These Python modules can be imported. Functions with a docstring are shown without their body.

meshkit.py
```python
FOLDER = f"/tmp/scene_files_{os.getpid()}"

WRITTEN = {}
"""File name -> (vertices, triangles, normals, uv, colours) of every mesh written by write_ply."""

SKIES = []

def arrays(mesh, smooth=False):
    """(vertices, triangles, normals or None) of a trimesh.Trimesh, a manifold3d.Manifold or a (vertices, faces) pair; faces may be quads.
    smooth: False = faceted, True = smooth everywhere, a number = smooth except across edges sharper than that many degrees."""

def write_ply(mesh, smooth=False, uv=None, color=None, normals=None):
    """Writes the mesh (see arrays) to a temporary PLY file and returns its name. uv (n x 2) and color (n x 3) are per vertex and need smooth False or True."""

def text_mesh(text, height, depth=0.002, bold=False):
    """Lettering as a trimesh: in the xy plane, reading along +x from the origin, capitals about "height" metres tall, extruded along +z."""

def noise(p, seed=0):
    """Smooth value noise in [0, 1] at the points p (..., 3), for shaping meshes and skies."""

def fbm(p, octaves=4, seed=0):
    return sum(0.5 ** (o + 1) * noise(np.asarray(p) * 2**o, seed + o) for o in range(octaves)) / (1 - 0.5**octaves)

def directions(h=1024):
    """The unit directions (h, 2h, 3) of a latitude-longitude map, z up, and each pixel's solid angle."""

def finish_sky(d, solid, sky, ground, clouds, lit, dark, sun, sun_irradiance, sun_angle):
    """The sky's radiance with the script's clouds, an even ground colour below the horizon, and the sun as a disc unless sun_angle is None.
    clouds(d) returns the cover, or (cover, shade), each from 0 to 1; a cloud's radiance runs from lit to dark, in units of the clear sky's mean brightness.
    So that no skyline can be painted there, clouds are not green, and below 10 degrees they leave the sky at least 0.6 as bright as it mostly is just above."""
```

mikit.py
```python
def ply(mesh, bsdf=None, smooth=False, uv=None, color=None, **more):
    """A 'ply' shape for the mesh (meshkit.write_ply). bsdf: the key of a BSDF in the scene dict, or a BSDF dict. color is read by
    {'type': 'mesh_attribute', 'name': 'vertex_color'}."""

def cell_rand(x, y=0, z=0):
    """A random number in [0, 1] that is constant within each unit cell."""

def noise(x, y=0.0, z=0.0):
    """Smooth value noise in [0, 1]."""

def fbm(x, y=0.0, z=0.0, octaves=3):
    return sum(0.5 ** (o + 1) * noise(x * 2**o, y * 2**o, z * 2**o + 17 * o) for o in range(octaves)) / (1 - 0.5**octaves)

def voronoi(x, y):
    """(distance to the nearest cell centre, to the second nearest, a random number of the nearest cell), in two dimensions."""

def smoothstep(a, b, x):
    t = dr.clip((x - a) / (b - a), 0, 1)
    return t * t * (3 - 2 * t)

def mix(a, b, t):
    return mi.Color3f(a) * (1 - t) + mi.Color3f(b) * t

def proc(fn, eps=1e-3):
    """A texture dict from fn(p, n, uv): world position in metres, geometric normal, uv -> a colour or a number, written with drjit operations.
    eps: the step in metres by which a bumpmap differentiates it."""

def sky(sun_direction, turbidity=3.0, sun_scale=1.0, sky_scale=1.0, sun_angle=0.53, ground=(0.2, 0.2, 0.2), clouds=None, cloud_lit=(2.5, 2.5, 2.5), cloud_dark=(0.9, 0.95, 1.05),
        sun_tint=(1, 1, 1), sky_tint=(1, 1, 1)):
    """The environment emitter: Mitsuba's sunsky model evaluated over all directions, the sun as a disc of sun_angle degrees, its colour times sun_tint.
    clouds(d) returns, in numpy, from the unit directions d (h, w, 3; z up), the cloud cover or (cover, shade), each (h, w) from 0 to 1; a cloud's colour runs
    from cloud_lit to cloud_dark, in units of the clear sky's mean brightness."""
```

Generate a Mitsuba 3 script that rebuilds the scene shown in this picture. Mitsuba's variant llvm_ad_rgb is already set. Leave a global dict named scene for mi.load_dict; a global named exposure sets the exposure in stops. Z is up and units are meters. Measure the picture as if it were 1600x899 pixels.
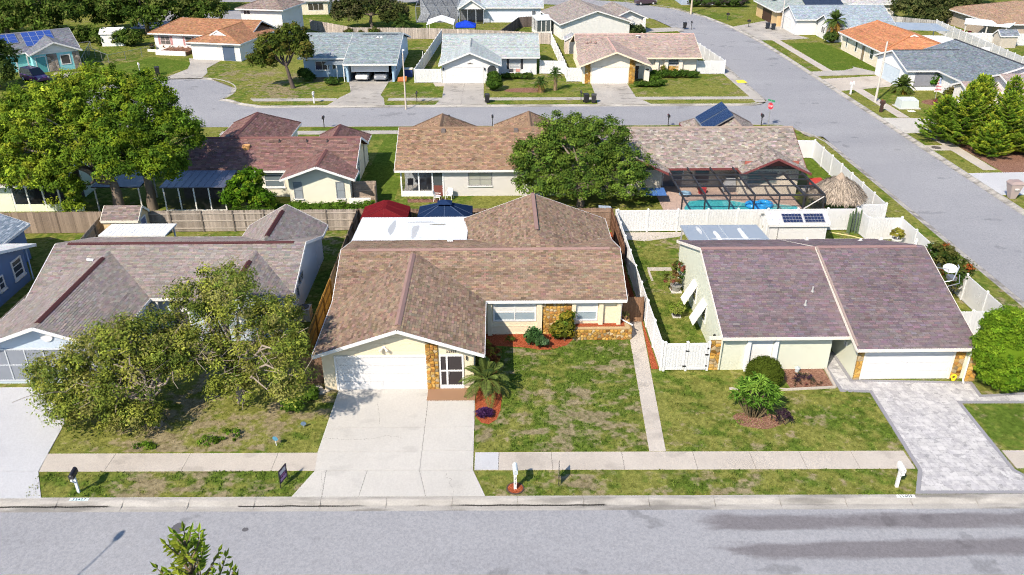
import math, random
import numpy as np, trimesh, shapely, drjit as dr, mitsuba as mi, mikit, meshkit
from shapely.geometry import Polygon, LineString, Point, box as sbox
from shapely.ops import unary_union
from mikit import proc, noise, fbm, smoothstep, mix, cell_rand, voronoi

scene, labels = {}, {}
T = mi.ScalarTransform4f

# ------------------------------------------------------------------ camera, sky, exposure
PITCH, YAW, HEIGHT = math.radians(27.2), math.radians(1.0), 25.5
look = np.array([math.sin(YAW) * math.cos(PITCH), math.cos(YAW) * math.cos(PITCH), -math.sin(PITCH)])
scene['camera'] = {'type': 'perspective', 'fov': 2 * math.degrees(math.atan(800 / 1275)), 'fov_axis': 'x',
                   'to_world': T().look_at(origin=[0, 0, HEIGHT], target=(np.array([0, 0, HEIGHT]) + look * 50).tolist(), up=[0, 0, 1]),
                   'near_clip': 0.5, 'far_clip': 3000.0}
SUN = (-0.63, -0.88, 1.0)
scene["sky"] = mikit.sky(SUN, turbidity=3, sun_tint=(0.92, 0.985, 1.12), sky_scale=1.12)
exposure = 2.5

# ------------------------------------------------------------------ materials
def rgb(*c): return {'type': 'rgb', 'value': list(c)}
VC = {'type': 'mesh_attribute', 'name': 'vertex_color'}
def two(d): return {'type': 'twosided', 'b': d}
scene['matte'] = two({'type': 'diffuse', 'reflectance': VC})
scene['paint'] = two({'type': 'principled', 'base_color': VC, 'roughness': 0.5, 'specular': 0.3})
scene['gloss'] = two({'type': 'principled', 'base_color': VC, 'roughness': 0.12, 'specular': 0.6, 'clearcoat': 0.5})
scene['metal'] = two({'type': 'principled', 'base_color': VC, 'roughness': 0.42, 'metallic': 0.6, 'specular': 0.5})
scene['leaf'] = {'type': 'principledthin', 'base_color': VC, 'roughness': 0.55, 'diff_trans': 0.7, 'spec_trans': 0.0, 'eta': 1.33}
scene['screen'] = {'type': 'mask', 'opacity': 0.42, 'b': two({'type': 'diffuse', 'reflectance': rgb(0.03, 0.03, 0.035)})}
scene['fine_screen'] = {'type': 'mask', 'opacity': 0.15, 'b': two({'type': 'diffuse', 'reflectance': rgb(0.03, 0.03, 0.035)})}
scene['pane'] = {'type': 'thindielectric'}

def f_grass(p, n, uv, dry, bare):
    a = fbm(p.x * 0.16, p.y * 0.16, 3.0, 3)
    b = fbm(p.x * 0.75 + 9.0, p.y * 0.75, 5.0, 4)
    c = fbm(p.x * 6.0, p.y * 6.0, 7.0, 3)
    d = noise(p.x * 26.0, p.y * 26.0, 1.0)
    e = noise(p.x * 3.1, p.y * 3.1, 11.0)
    green = mix((0.054, 0.092, 0.014), (0.090, 0.130, 0.022), c)
    olive = mix((0.116, 0.130, 0.028), (0.172, 0.174, 0.048), c)
    straw = mix((0.165, 0.128, 0.078), (0.235, 0.192, 0.135), c)
    g = mix(green, olive, smoothstep(dry - 0.11, dry + 0.11, 1.0 - (a * 0.38 + b * 0.37 + e * 0.25)))
    g = mix(g, straw, 0.8 * smoothstep(bare - 0.09, bare + 0.08, 0.30 * fbm(p.x * 0.3 + 40.0, p.y * 0.3, 9.0, 2) + 0.52 * fbm(p.x * 1.5, p.y * 2.0 + 30.0, 9.0, 4) + 0.18 * c))
    return g * (0.56 + 0.66 * c + 0.34 * d)
def grass(dry, bare):
    return two({'type': 'diffuse', 'reflectance': proc(lambda p, n, uv: f_grass(p, n, uv, dry, bare))})
scene['grass_ground'] = grass(0.46, 0.66)
scene['grass_patchy'] = grass(0.57, 0.60)
scene['grass_olive'] = grass(0.47, 0.65)
scene['grass_lush'] = grass(0.68, 0.80)
scene['grass_brown'] = grass(0.42, 0.54)

def f_asphalt(p, n, uv):
    s = noise(p.x * 34.0, p.y * 34.0, 2.0) * 0.5 + noise(p.x * 11.0, p.y * 11.0, 4.0) * 0.5
    a = fbm(p.x * 0.12, p.y * 0.3, 1.0, 4)
    base = mix((0.228, 0.234, 0.256), (0.284, 0.290, 0.308), a) * (0.80 + 0.40 * s)
    edge = fbm(p.x * 0.4, p.y * 2.2, 6.0, 4)
    band = smoothstep(0.0, 0.35, 27.62 - p.y + (edge - 0.5) * 0.5) * smoothstep(0.0, 0.35, p.y - 26.42 + (edge - 0.5) * 0.5)
    band2 = smoothstep(0.0, 0.35, 26.05 - p.y + (edge - 0.5) * 0.45) * smoothstep(0.0, 0.4, p.y - 24.75 + (edge - 0.5) * 0.6)
    on = smoothstep(8.6, 10.4, p.x + (edge - 0.5) * 3.5) * smoothstep(29.5, 28.5, p.y)
    dark = dr.clip((band + band2), 0, 1) * on
    base = mix(base, mi.Color3f(0.148, 0.141, 0.152) * (0.82 + 0.36 * s), dark * 0.92)
    oil = smoothstep(0.72, 0.80, fbm(p.x * 0.5 + 5.0, p.y * 0.7, 8.0, 4))
    return base * (1.0 - 0.22 * oil)
scene['asphalt'] = two({'type': 'diffuse', 'reflectance': proc(f_asphalt)})

def f_concrete(p, n, uv, lo, hi, dirt):
    a = fbm(p.x * 0.5, p.y * 0.5, 2.0, 4)
    s = noise(p.x * 24.0, p.y * 24.0, 1.0)
    st = smoothstep(0.58, 0.78, fbm(p.x * 0.9 + 30.0, p.y * 1.3, 5.0, 4))
    return mix(lo, hi, a) * (0.93 + 0.14 * s) * (1.0 - dirt * st)
scene['concrete_pale'] = two({'type': 'diffuse', 'reflectance': proc(lambda p, n, uv: f_concrete(p, n, uv, (0.41, 0.40, 0.375), (0.465, 0.455, 0.43), 0.10))})
scene['concrete_beige'] = two({'type': 'diffuse', 'reflectance': proc(lambda p, n, uv: f_concrete(p, n, uv, (0.36, 0.325, 0.285), (0.46, 0.425, 0.38), 0.16))})
scene['concrete_grey'] = two({'type': 'diffuse', 'reflectance': proc(lambda p, n, uv: f_concrete(p, n, uv, (0.29, 0.275, 0.255), (0.41, 0.39, 0.36), 0.30))})
scene['concrete_blue'] = two({'type': 'diffuse', 'reflectance': proc(lambda p, n, uv: f_concrete(p, n, uv, (0.405, 0.415, 0.435), (0.435, 0.445, 0.465), 0.04))})

def f_mulch(p, n, uv):
    d1, d2, r = voronoi(p.x * 16.0, p.y * 24.0)
    return mix((0.25, 0.055, 0.024), (0.42, 0.125, 0.062), r) * (0.45 + 0.55 * smoothstep(0.02, 0.35, d2 - d1)) 
scene['mulch'] = two({'type': 'diffuse', 'reflectance': proc(f_mulch)})
def f_brown_mulch(p, n, uv):
    d1, d2, r = voronoi(p.x * 14.0, p.y * 20.0)
    return mix((0.16, 0.075, 0.05), (0.33, 0.20, 0.15), r) * (0.5 + 0.5 * smoothstep(0.02, 0.35, d2 - d1))
scene['brown_mulch'] = two({'type': 'diffuse', 'reflectance': proc(f_brown_mulch)})
def f_paver(p, n, uv):
    # pieces of random-sized rectangular stamped stone
    row = dr.floor(p.y / 0.32)
    x = p.x / 0.42 + cell_rand(row, 3.0, 1.0) * 3.0
    fx, fy = x - dr.floor(x), p.y / 0.32 - row
    r = cell_rand(dr.floor(x), row, 2.0)
    j = dr.minimum(smoothstep(0.0, 0.05, dr.minimum(fx, 1.0 - fx)), smoothstep(0.0, 0.06, dr.minimum(fy, 1.0 - fy)))
    v = fbm(p.x * 3.2 + p.y * 1.6, p.y * 1.3, 3.0, 4)
    v = 0.5 * v + 0.5 * fbm(p.x * 7.0, p.y * 6.0, 4.0, 2)
    c = mix((0.36, 0.355, 0.37), (0.47, 0.465, 0.465), smoothstep(0.3, 0.66, v))
    c = mix(c, (0.22, 0.22, 0.23), 0.55 * smoothstep(0.64, 0.74, fbm(p.x * 3.4 - p.y * 1.2, p.y * 4.6, 7.0, 4)))
    return c * (0.88 + 0.18 * r) * (0.80 + 0.20 * j)
scene['paver'] = two({'type': 'diffuse', 'reflectance': proc(f_paver)})
scene['pool_water'] = two({'type': 'principled', 'base_color': rgb(0.05, 0.36, 0.40), 'roughness': 0.06, 'specular': 0.6})

# ------------------------------------------------------------------ entries of the scene
rng = np.random.default_rng(7)
def numbered(key):
    if key not in USED:
        USED.add(key); return key
    k = 1
    while f'{key}_{k:03d}' in USED: k += 1
    USED.add(f'{key}_{k:03d}'); return f'{key}_{k:03d}'
USED = set()

class MB:
    """A mesh under construction: vertices, faces and one colour per vertex; xf places local points in the world."""
    def __init__(self, xf=None):
        self.v, self.f, self.c, self.n, self.xf = [], [], [], 0, xf
    def add(self, v, f, c):
        v = np.asarray(v, float).reshape(-1, 3); f = np.asarray(f, int)
        if f.shape[1] == 4: f = np.vstack([f[:, [0, 1, 2]], f[:, [0, 2, 3]]])
        c = np.asarray(c, float)
        if c.ndim == 1: c = np.tile(c, (len(v), 1))
        self.v.append(v); self.f.append(f + self.n); self.c.append(c); self.n += len(v)
        return self
    def box(self, x0, x1, y0, y1, z0, z1, c):
        x0, x1 = min(x0, x1), max(x0, x1); y0, y1 = min(y0, y1), max(y0, y1)
        v = [(x, y, z) for x in (x0, x1) for y in (y0, y1) for z in (z0, z1)]
        return self.add(v, [[0, 1, 3, 2], [4, 6, 7, 5], [0, 4, 5, 1], [2, 3, 7, 6], [0, 2, 6, 4], [1, 5, 7, 3]], c)
    def hexa(self, b, t, c):
        """bottom quad b (4 points, counter-clockwise from above) and top quad t"""
        v = list(b) + list(t)
        return self.add(v, [[3, 2, 1, 0], [4, 5, 6, 7], [0, 1, 5, 4], [1, 2, 6, 5], [2, 3, 7, 6], [3, 0, 4, 7]], c)
    def beam(self, a, b, w, h, c, up=(0, 0, 1)):
        a, b = np.asarray(a, float), np.asarray(b, float)
        d = (b - a) / max(np.linalg.norm(b - a), 1e-9); u = np.asarray(up, float)
        s = np.cross(d, u)
        if np.linalg.norm(s) < 1e-6: s = np.cross(d, (1, 0, 0))
        s /= np.linalg.norm(s); u = np.cross(s, d)
        q = lambda p: [p - s * w / 2 - u * h / 2, p + s * w / 2 - u * h / 2, p + s * w / 2 + u * h / 2, p - s * w / 2 + u * h / 2]
        return self.add(q(a) + q(b), [[3, 2, 1, 0], [4, 5, 6, 7], [0, 1, 5, 4], [1, 2, 6, 5], [2, 3, 7, 6], [3, 0, 4, 7]], c)
    def prism(self, poly, z0, z1, c, bottom=False):
        if isinstance(poly, (list, tuple, np.ndarray)): poly = Polygon(poly)
        for g in getattr(poly, 'geoms', [poly]):
            if g.area < 1e-6: continue
            m = trimesh.creation.extrude_polygon(g, z1 - z0, engine='earcut')
            self.add(m.vertices + [0, 0, z0], m.faces, c)
        return self
    def tube(self, pts, radii, c, n=7, cap=True):
        pts = np.asarray(pts, float); radii = np.broadcast_to(radii, (len(pts),)).astype(float)
        d = np.gradient(pts, axis=0); d /= np.maximum(np.linalg.norm(d, axis=1, keepdims=True), 1e-9)
        ref = np.array([1, 0, 0.0]) if abs(d[0][2]) > 0.9 else np.array([0, 0, 1.0])
        v = []
        for p, t, r in zip(pts, d, radii):
            a = np.cross(t, ref); a /= max(np.linalg.norm(a), 1e-9); b = np.cross(t, a)
            th = np.arange(n) * 2 * np.pi / n
            v.append(p + r * (np.cos(th)[:, None] * a + np.sin(th)[:, None] * b))
        v = np.vstack(v); i = np.arange(n); f = []
        for k in range(len(pts) - 1):
            f.append(np.stack([k * n + i, k * n + (i + 1) % n, (k + 1) * n + (i + 1) % n, (k + 1) * n + i], 1))
        self.add(v, np.vstack(f), c)
        if cap:
            for k, e in ((0, 0), (len(pts) - 1, -1)):
                w = v[k * n:(k + 1) * n]
                self.add(np.vstack([w, [pts[e]]]), np.stack([i, (i + 1) % n, i * 0 + n], 1), c)
        return self
    def lathe(self, prof, centre, c, n=16):
        prof = np.asarray(prof, float); th = np.arange(n) * 2 * np.pi / n; i = np.arange(n)
        v = np.vstack([np.stack([r * np.cos(th), r * np.sin(th), th * 0 + z], 1) for r, z in prof]) + np.asarray(centre, float)
        f = np.vstack([np.stack([k * n + i, k * n + (i + 1) % n, (k + 1) * n + (i + 1) % n, (k + 1) * n + i], 1) for k in range(len(prof) - 1)])
        return self.add(v, f, c)
    def ball(self, centre, r, c, sub=2, squash=(1, 1, 1), rough=0.0, seed=0):
        m = trimesh.creation.icosphere(subdivisions=sub)
        v = m.vertices * np.asarray(squash) * r
        if rough: v = v * (1 + rough * (meshkit.fbm(m.vertices * 2.3 + seed * 7.7, 3)[:, None] - 0.5) * 2)
        return self.add(v + np.asarray(centre, float), m.faces, c)
    def mesh(self, m, c): return self.add(m.vertices, m.faces, c)
    def get(self):
        v, f, c = np.vstack(self.v), np.vstack(self.f), np.vstack(self.c)
        if self.xf is not None: v = self.xf(v)
        return v, f, c
    def build(self, key, bsdf='paint', smooth=False, exact=False):
        key = key if exact else numbered(key)
        v, f, c = self.get()
        scene[key] = mikit.ply((v, f), bsdf, smooth, color=c)
        USED.add(key)
        return key

def tag(key, label=None, category=None, group=None, kind=None):
    d = labels.setdefault(key, {})
    for k, x in (('label', label), ('category', category), ('group', group), ('kind', kind)):
        if x: d[k] = x
    return key
def thing(name, label, category, group=None):
    return tag(numbered(name), label, category, group)
def stuff(key): return tag(key, kind='stuff')

def placer(origin=(0, 0, 0), deg=0.0):
    a = math.radians(deg); ca, sa = math.cos(a), math.sin(a); o = np.asarray(origin, float)
    if len(o) == 2: o = np.append(o, 0)
    R = np.array([[ca, -sa, 0], [sa, ca, 0], [0, 0, 1]])
    return lambda v: np.asarray(v, float) @ R.T + o

def jit(c, s=0.1, r=None): return np.clip(np.asarray(c) * (1 + s * (r or rng).normal()), 0.003, 0.95)

# ------------------------------------------------------------------ roofs, houses
def shingle_slope(mb, A, B, C, D, col, course=0.145, tab=0.31, var=0.16, fine=True, seed=0, streak=0.12, pattern=None):
    """Overlapping tabs on the plane whose eave runs A-B and whose ridge runs D-C."""
    r = np.random.default_rng(seed)
    A, B, C, D = (np.asarray(q, float) for q in (A, B, C, D))
    u = (B - A) / np.linalg.norm(B - A)
    up = D - A; up = up - u * (up @ u); L = np.linalg.norm(up); s = up / L
    nrm = np.cross(u, s)
    if nrm[2] < 0: nrm = -nrm
    W = (B - A) @ u; dl = (D - A) @ u; dr_ = (C - A) @ u
    n = max(2, int(round(L / course))); hgt = 0.022 if fine else 0.028
    V, F, Cc = [], [], []; k = 0
    for i in range(n):
        t0, t1 = i / n, (i + 1) / n
        l0, r0, l1, r1 = dl * t0, W + (dr_ - W) * t0, dl * t1, W + (dr_ - W) * t1
        off = r.uniform(0, tab) if pattern is None else (i % 2) * tab / 2
        e = np.arange(min(l0, l1) - off, max(r0, r1) + tab, tab)
        a, b = e[:-1], e[1:] - (0.012 if fine else 0.0)
        if fine and pattern is None: 
            a = a + r.uniform(-0.05, 0.05, len(a)); b = np.append(a[1:], b[-1]) - 0.01
        ab, bb, at, bt = np.clip(a, l0, r0), np.clip(b, l0, r0), np.clip(a, l1, r1), np.clip(b, l1, r1)
        ok = (bb - ab > 0.01) | (bt - at > 0.01)
        ab, bb, at, bt = ab[ok], bb[ok], at[ok], bt[ok]; m = len(ab)
        if not m: continue
        P = lambda x, t, h: A + x[:, None] * u + s * (t * L) + nrm * h
        lift = r.uniform(0.7, 1.3, m)[:, None] * hgt
        p0, p1 = A + ab[:, None] * u + s * (t0 * L) + nrm * lift, A + bb[:, None] * u + s * (t0 * L) + nrm * lift
        p2, p3 = P(bt, t1 + 0.02 / n, 0.004), P(at, t1 + 0.02 / n, 0.004)
        q0, q1 = P(ab, t0, 0.0), P(bb, t0, 0.0)
        V.append(np.stack([p0, p1, p2, p3, q0, q1], 1).reshape(-1, 3))
        base = k + np.arange(m) * 6
        F.append(np.concatenate([np.stack([base, base + 1, base + 2, base + 3], 1), np.stack([base + 4, base + 5, base + 1, base], 1)]))
        x = (ab + bb) / 2
        w = np.stack([x * 1.5, np.full(m, t0 * L * 0.22), np.full(m, seed * 3.3)], 1); w2 = np.stack([x * 0.3, np.full(m, t0 * L * 0.45), np.full(m, seed * 5.1)], 1)
        v = 1 + var * np.clip(r.normal(size=m), -2, 2.4) + streak * 1.7 * (meshkit.fbm(w, 3) - 0.5) + streak * 1.6 * (meshkit.fbm(w2, 3) - 0.5) + 0.05 * r.normal()
        cc = np.asarray(col)[None] * np.clip(v, 0.45, 1.8)[:, None]
        cc *= 1 + 0.05 * r.normal(size=(m, 3))
        Cc.append(np.repeat(np.clip(cc, 0.01, 0.9), 6, 0)); k += 6 * m
    mb.add(np.vstack(V), np.vstack(F), np.vstack(Cc))

FACES = {'S': ((1, 0), (0, -1)), 'N': ((-1, 0), (0, 1)), 'W': ((0, -1), (-1, 0)), 'E': ((0, 1), (1, 0))}
class Face:
    """Boxes laid on a wall plane: u along the wall, z up, d outwards."""
    def __init__(self, mb, face, plane):
        self.mb, (self.u, self.n) = mb, FACES[face]
        self.face, self.plane = face, plane
    def pt(self, u, z, d):
        if self.face in 'SN': return (u, self.plane + self.n[1] * d, z)
        return (self.plane + self.n[0] * d, u, z)
    def box(self, u0, u1, z0, z1, d0, d1, c):
        p, q = self.pt(u0, z0, d0), self.pt(u1, z1, d1)
        self.mb.box(p[0], q[0], p[1], q[1], z0, z1, c)

WHITE = (0.60, 0.60, 0.595)
DARKGLASS = (0.035, 0.045, 0.055)
class House:
    def __init__(self, name, label, category='house', deg=0.0, origin=(0, 0), roof=(0.2, 0.15, 0.11), wall=(0.6, 0.57, 0.48), trim=WHITE, tab=0.31, course=0.145, fine=True, var=0.16, cap=None, group=None, streak=0.12, pattern=None):
        self.key = thing(name, label, category, group)
        self.xf = placer(origin, deg)
        self.roofc, self.wallc, self.trim = roof, wall, trim
        self.tab, self.course, self.fine, self.var, self.streak, self.pattern = tab, course, fine, var, streak, pattern
        self.tabs, self.deck, self.fascia, self.caps, self.wall = (MB(self.xf) for _ in range(5))
        self.cap = cap or tuple(x * 0.85 for x in roof)
        self.seed = abs(hash(name)) % 1 + len(USED)
        self.done = False
    def plane(self, A, B, C, D, col=None):
        A, B, C, D = (np.asarray(q, float) for q in (A, B, C, D))
        self.seed += 1
        shingle_slope(self.tabs, A, B, C, D, col or self.roofc, self.course, self.tab, self.var, self.fine, self.seed, self.streak, self.pattern)
        n = np.cross(B - A, D - A); n = n / np.linalg.norm(n); n = n if n[2] > 0 else -n
        d = np.array([0, 0, -0.12]); dk = np.asarray(self.roofc) * 0.45
        top = [A - n * 0.004, B - n * 0.004, C - n * 0.004, D - n * 0.004]
        self.deck.hexa([q + d for q in top], top, dk)
    def edge(self, a, b, h=0.19, t=0.035, out=(0, 0)):
        a, b = np.asarray(a, float), np.asarray(b, float)
        o = np.array([out[0], out[1], 0.0]) * (t / 2 + 0.004)
        z = np.array([0, 0, -h / 2 + 0.015])
        self.fascia.beam(a + o + z, b + o + z, t, h, self.trim)
    def gable(self, x0, x1, y0, y1, axis, ze, zr, ov=0.45, hip=(0, 0), ridge=None, walls=True, wrect=None, ends=(1, 1), wall=None, cap=True, eaves=(1, 1), ze2=None, capspan=None, cut=(0, 0)):
        """A gable (or hipped) block: eave rectangle x0..x1, y0..y1, eave height ze (ze2 on the far side), ridge height zr."""
        ax = axis == 'x'
        if ax: M = lambda u, v, z: (u, v, z)
        else: M = lambda u, v, z: (v, u, z)
        u0, u1, v0, v1 = (x0, x1, y0, y1) if ax else (y0, y1, x0, x1)
        vm = ridge if ridge is not None else (v0 + v1) / 2
        ze2 = ze if ze2 is None else ze2
        a0, a1 = hip
        # slopes
        e0, e1 = u0 + cut[0], u1 - cut[1]                      # a wing's eaves stop in the valley with the main roof
        self.plane(M(e0, v0, ze), M(e1, v0, ze), M(u1 - a1, vm, zr), M(u0 + a0, vm, zr))
        self.plane(M(e1, v1, ze2), M(e0, v1, ze2), M(u0 + a0, vm, zr), M(u1 - a1, vm, zr))
        so = lambda du, dv: (du, dv) if ax else (dv, du)
        if eaves[0]: self.edge(M(e0, v0, ze), M(e1, v0, ze), out=so(0, -1))
        if eaves[1]: self.edge(M(e0, v1, ze2), M(e1, v1, ze2), out=so(0, 1))
        for k, (uu, hh, sg, en) in enumerate(((u0, a0, -1, ends[0]), (u1, a1, 1, ends[1]))):
            if hh:
                self.plane(M(uu, v1 if k == 0 else v0, ze), M(uu, v0 if k == 0 else v1, ze), M(uu - sg * hh, vm, zr), M(uu - sg * hh, vm + (0.001 if k else -0.001), zr))
                if en: self.edge(M(uu, v0, ze), M(uu, v1, ze), out=so(sg, 0))
            elif en:
                self.edge(M(uu, v0, ze), M(uu, vm, zr), out=so(sg, 0)); self.edge(M(uu, v1, ze2), M(uu, vm, zr), out=so(sg, 0))
        if cap:
            c0, c1 = (u0 + a0, u1 - a1) if capspan is None else capspan
            for sgn in (-1, 1):
                vv = v0 if sgn < 0 else v1; zz = ze if sgn < 0 else ze2
                sl = (zr - zz) / abs(vm - vv)
                self.caps.hexa([M(c0, vm, zr + 0.03), M(c1, vm, zr + 0.03), M(c1, vm + sgn * 0.17, zr + 0.028 - sl * 0.17), M(c0, vm + sgn * 0.17, zr + 0.028 - sl * 0.17)],
                               [M(c0, vm, zr + 0.075), M(c1, vm, zr + 0.075), M(c1, vm + sgn * 0.17, zr + 0.05 - sl * 0.17), M(c0, vm + sgn * 0.17, zr + 0.05 - sl * 0.17)], self.cap)
            for hh, uu, sg in ((a0, u0, -1), (a1, u1, 1)):
                if hh:
                    for vv in (v0, v1): self.caps.beam(np.array(M(uu, vv, ze + 0.04)), np.array(M(uu - sg * hh, vm, zr + 0.05)), 0.22, 0.03, self.cap)
        if walls:
            wc = wall or self.wallc
            o = (ov,) * 4 if np.isscalar(ov) else ov            # inset at u0, u1, v0, v1
            p0, p1, q0, q1 = u0 + o[0], u1 - o[1], v0 + o[2], v1 - o[3]
            if wrect: p0, p1, q0, q1 = (wrect if ax else (wrect[2], wrect[3], wrect[0], wrect[1]))
            s0, s1 = (zr - ze) / (vm - v0), (zr - ze2) / (v1 - vm)
            z0, z1, zm = ze + s0 * (q0 - v0) - 0.15, ze2 + s1 * (v1 - q1) - 0.15, zr - 0.15
            if a0 or a1: z0 = z1 = zm = min(z0, z1, ze + 0.05)
            prof = [(q0, 0), (q1, 0), (q1, z1), (vm, zm), (q0, z0)]
            V = [M(p0, v, z) for v, z in prof] + [M(p1, v, z) for v, z in prof]
            F = [[0, 1, 2], [0, 2, 3], [0, 3, 4], [5, 7, 6], [5, 8, 7], [5, 9, 8]]
            F += [[a, a + 5, (a + 1) % 5 + 5] for a in range(5)] + [[a, (a + 1) % 5 + 5, (a + 1) % 5] for a in range(5)]
            self.wall.add(V, F, wc)
    def flat(self, x0, x1, y0, y1, za, zb, col, axis='y', name='flat_roof', bsdf='paint', thick=0.08, seams=0, seamc=None):
        """A low-slope metal sheet, za at the first side, zb at the other."""
        m = MB(self.xf)
        z = (lambda x, y: za + (zb - za) * (y - y0) / (y1 - y0)) if axis == 'y' else (lambda x, y: za + (zb - za) * (x - x0) / (x1 - x0))
        q = [(x0, y0), (x1, y0), (x1, y1), (x0, y1)]
        m.hexa([(x, y, z(x, y) - thick) for x, y in q], [(x, y, z(x, y)) for x, y in q], col)
        for i in range(1, seams + 1):
            if axis == 'y':
                x = x0 + (x1 - x0) * i / (seams + 1); m.beam((x, y0, za + 0.012), (x, y1, zb + 0.012), 0.05, 0.025, seamc or col)
            else:
                y = y0 + (y1 - y0) * i / (seams + 1); m.beam((x0, y, za + 0.012), (x1, y, zb + 0.012), 0.05, 0.025, seamc or col)
        return m.build(self.key + '__' + name, bsdf)
    def box(self, name, x0, x1, y0, y1, z0, z1, col, bsdf='paint'):
        return MB(self.xf).box(x0, x1, y0, y1, z0, z1, col).build(self.key + '__' + name, bsdf)
    def window(self, face, plane, uc, zc, w, h, nv=1, nh=1, frame=WHITE, sill=None, glass=DARKGLASS, fw=0.07, blinds=None, shutters=None, d=0.0):
        k = numbered(self.key + '__window')
        m = MB(self.xf); F = Face(m, face, plane)
        u0, u1, z0, z1 = uc - w / 2, uc + w / 2, zc - h / 2, zc + h / 2
        for a, b in ((u0, u0 + fw), (u1 - fw, u1)): F.box(a, b, z0, z1, d - 0.02, d + 0.055, frame)
        for a, b in ((z0, z0 + fw), (z1 - fw, z1)): F.box(u0 + fw, u1 - fw, a, b, d - 0.02, d + 0.052, frame)
        for i in range(nv): F.box(u0 + w * (i + 1) / (nv + 1) - 0.03, u0 + w * (i + 1) / (nv + 1) + 0.03, z0 + fw, z1 - fw, d - 0.02, d + 0.048, frame)
        for i in range(nh): F.box(u0 + fw, u1 - fw, z0 + h * (i + 1) / (nh + 1) - 0.025, z0 + h * (i + 1) / (nh + 1) + 0.025, d - 0.02, d + 0.044, frame)
        m.build(k + '__frame')
        for i in range(nv + 1):
            m = MB(self.xf); F = Face(m, face, plane)
            a, b = u0 + w * i / (nv + 1) + 0.03, u0 + w * (i + 1) / (nv + 1) - 0.03
            F.box(a, b, z0 + 0.03, z1 - 0.03, d - 0.02, d + 0.012, glass); m.build(k + '__pane', 'gloss')
        if blinds:
            m = MB(self.xf); F = Face(m, face, plane)
            F.box(u0 + fw, u1 - fw, z0 + h * (1 - blinds), z1 - fw, d + 0.012, d + 0.018, (0.55, 0.55, 0.53)); m.build(k + '__blind', 'gloss')
        if sill:
            m = MB(self.xf); F = Face(m, face, plane); F.box(u0 - 0.06, u1 + 0.06, z0 - 0.1, z0, -0.02, d + 0.11, sill); m.build(k + '__sill')
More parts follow.
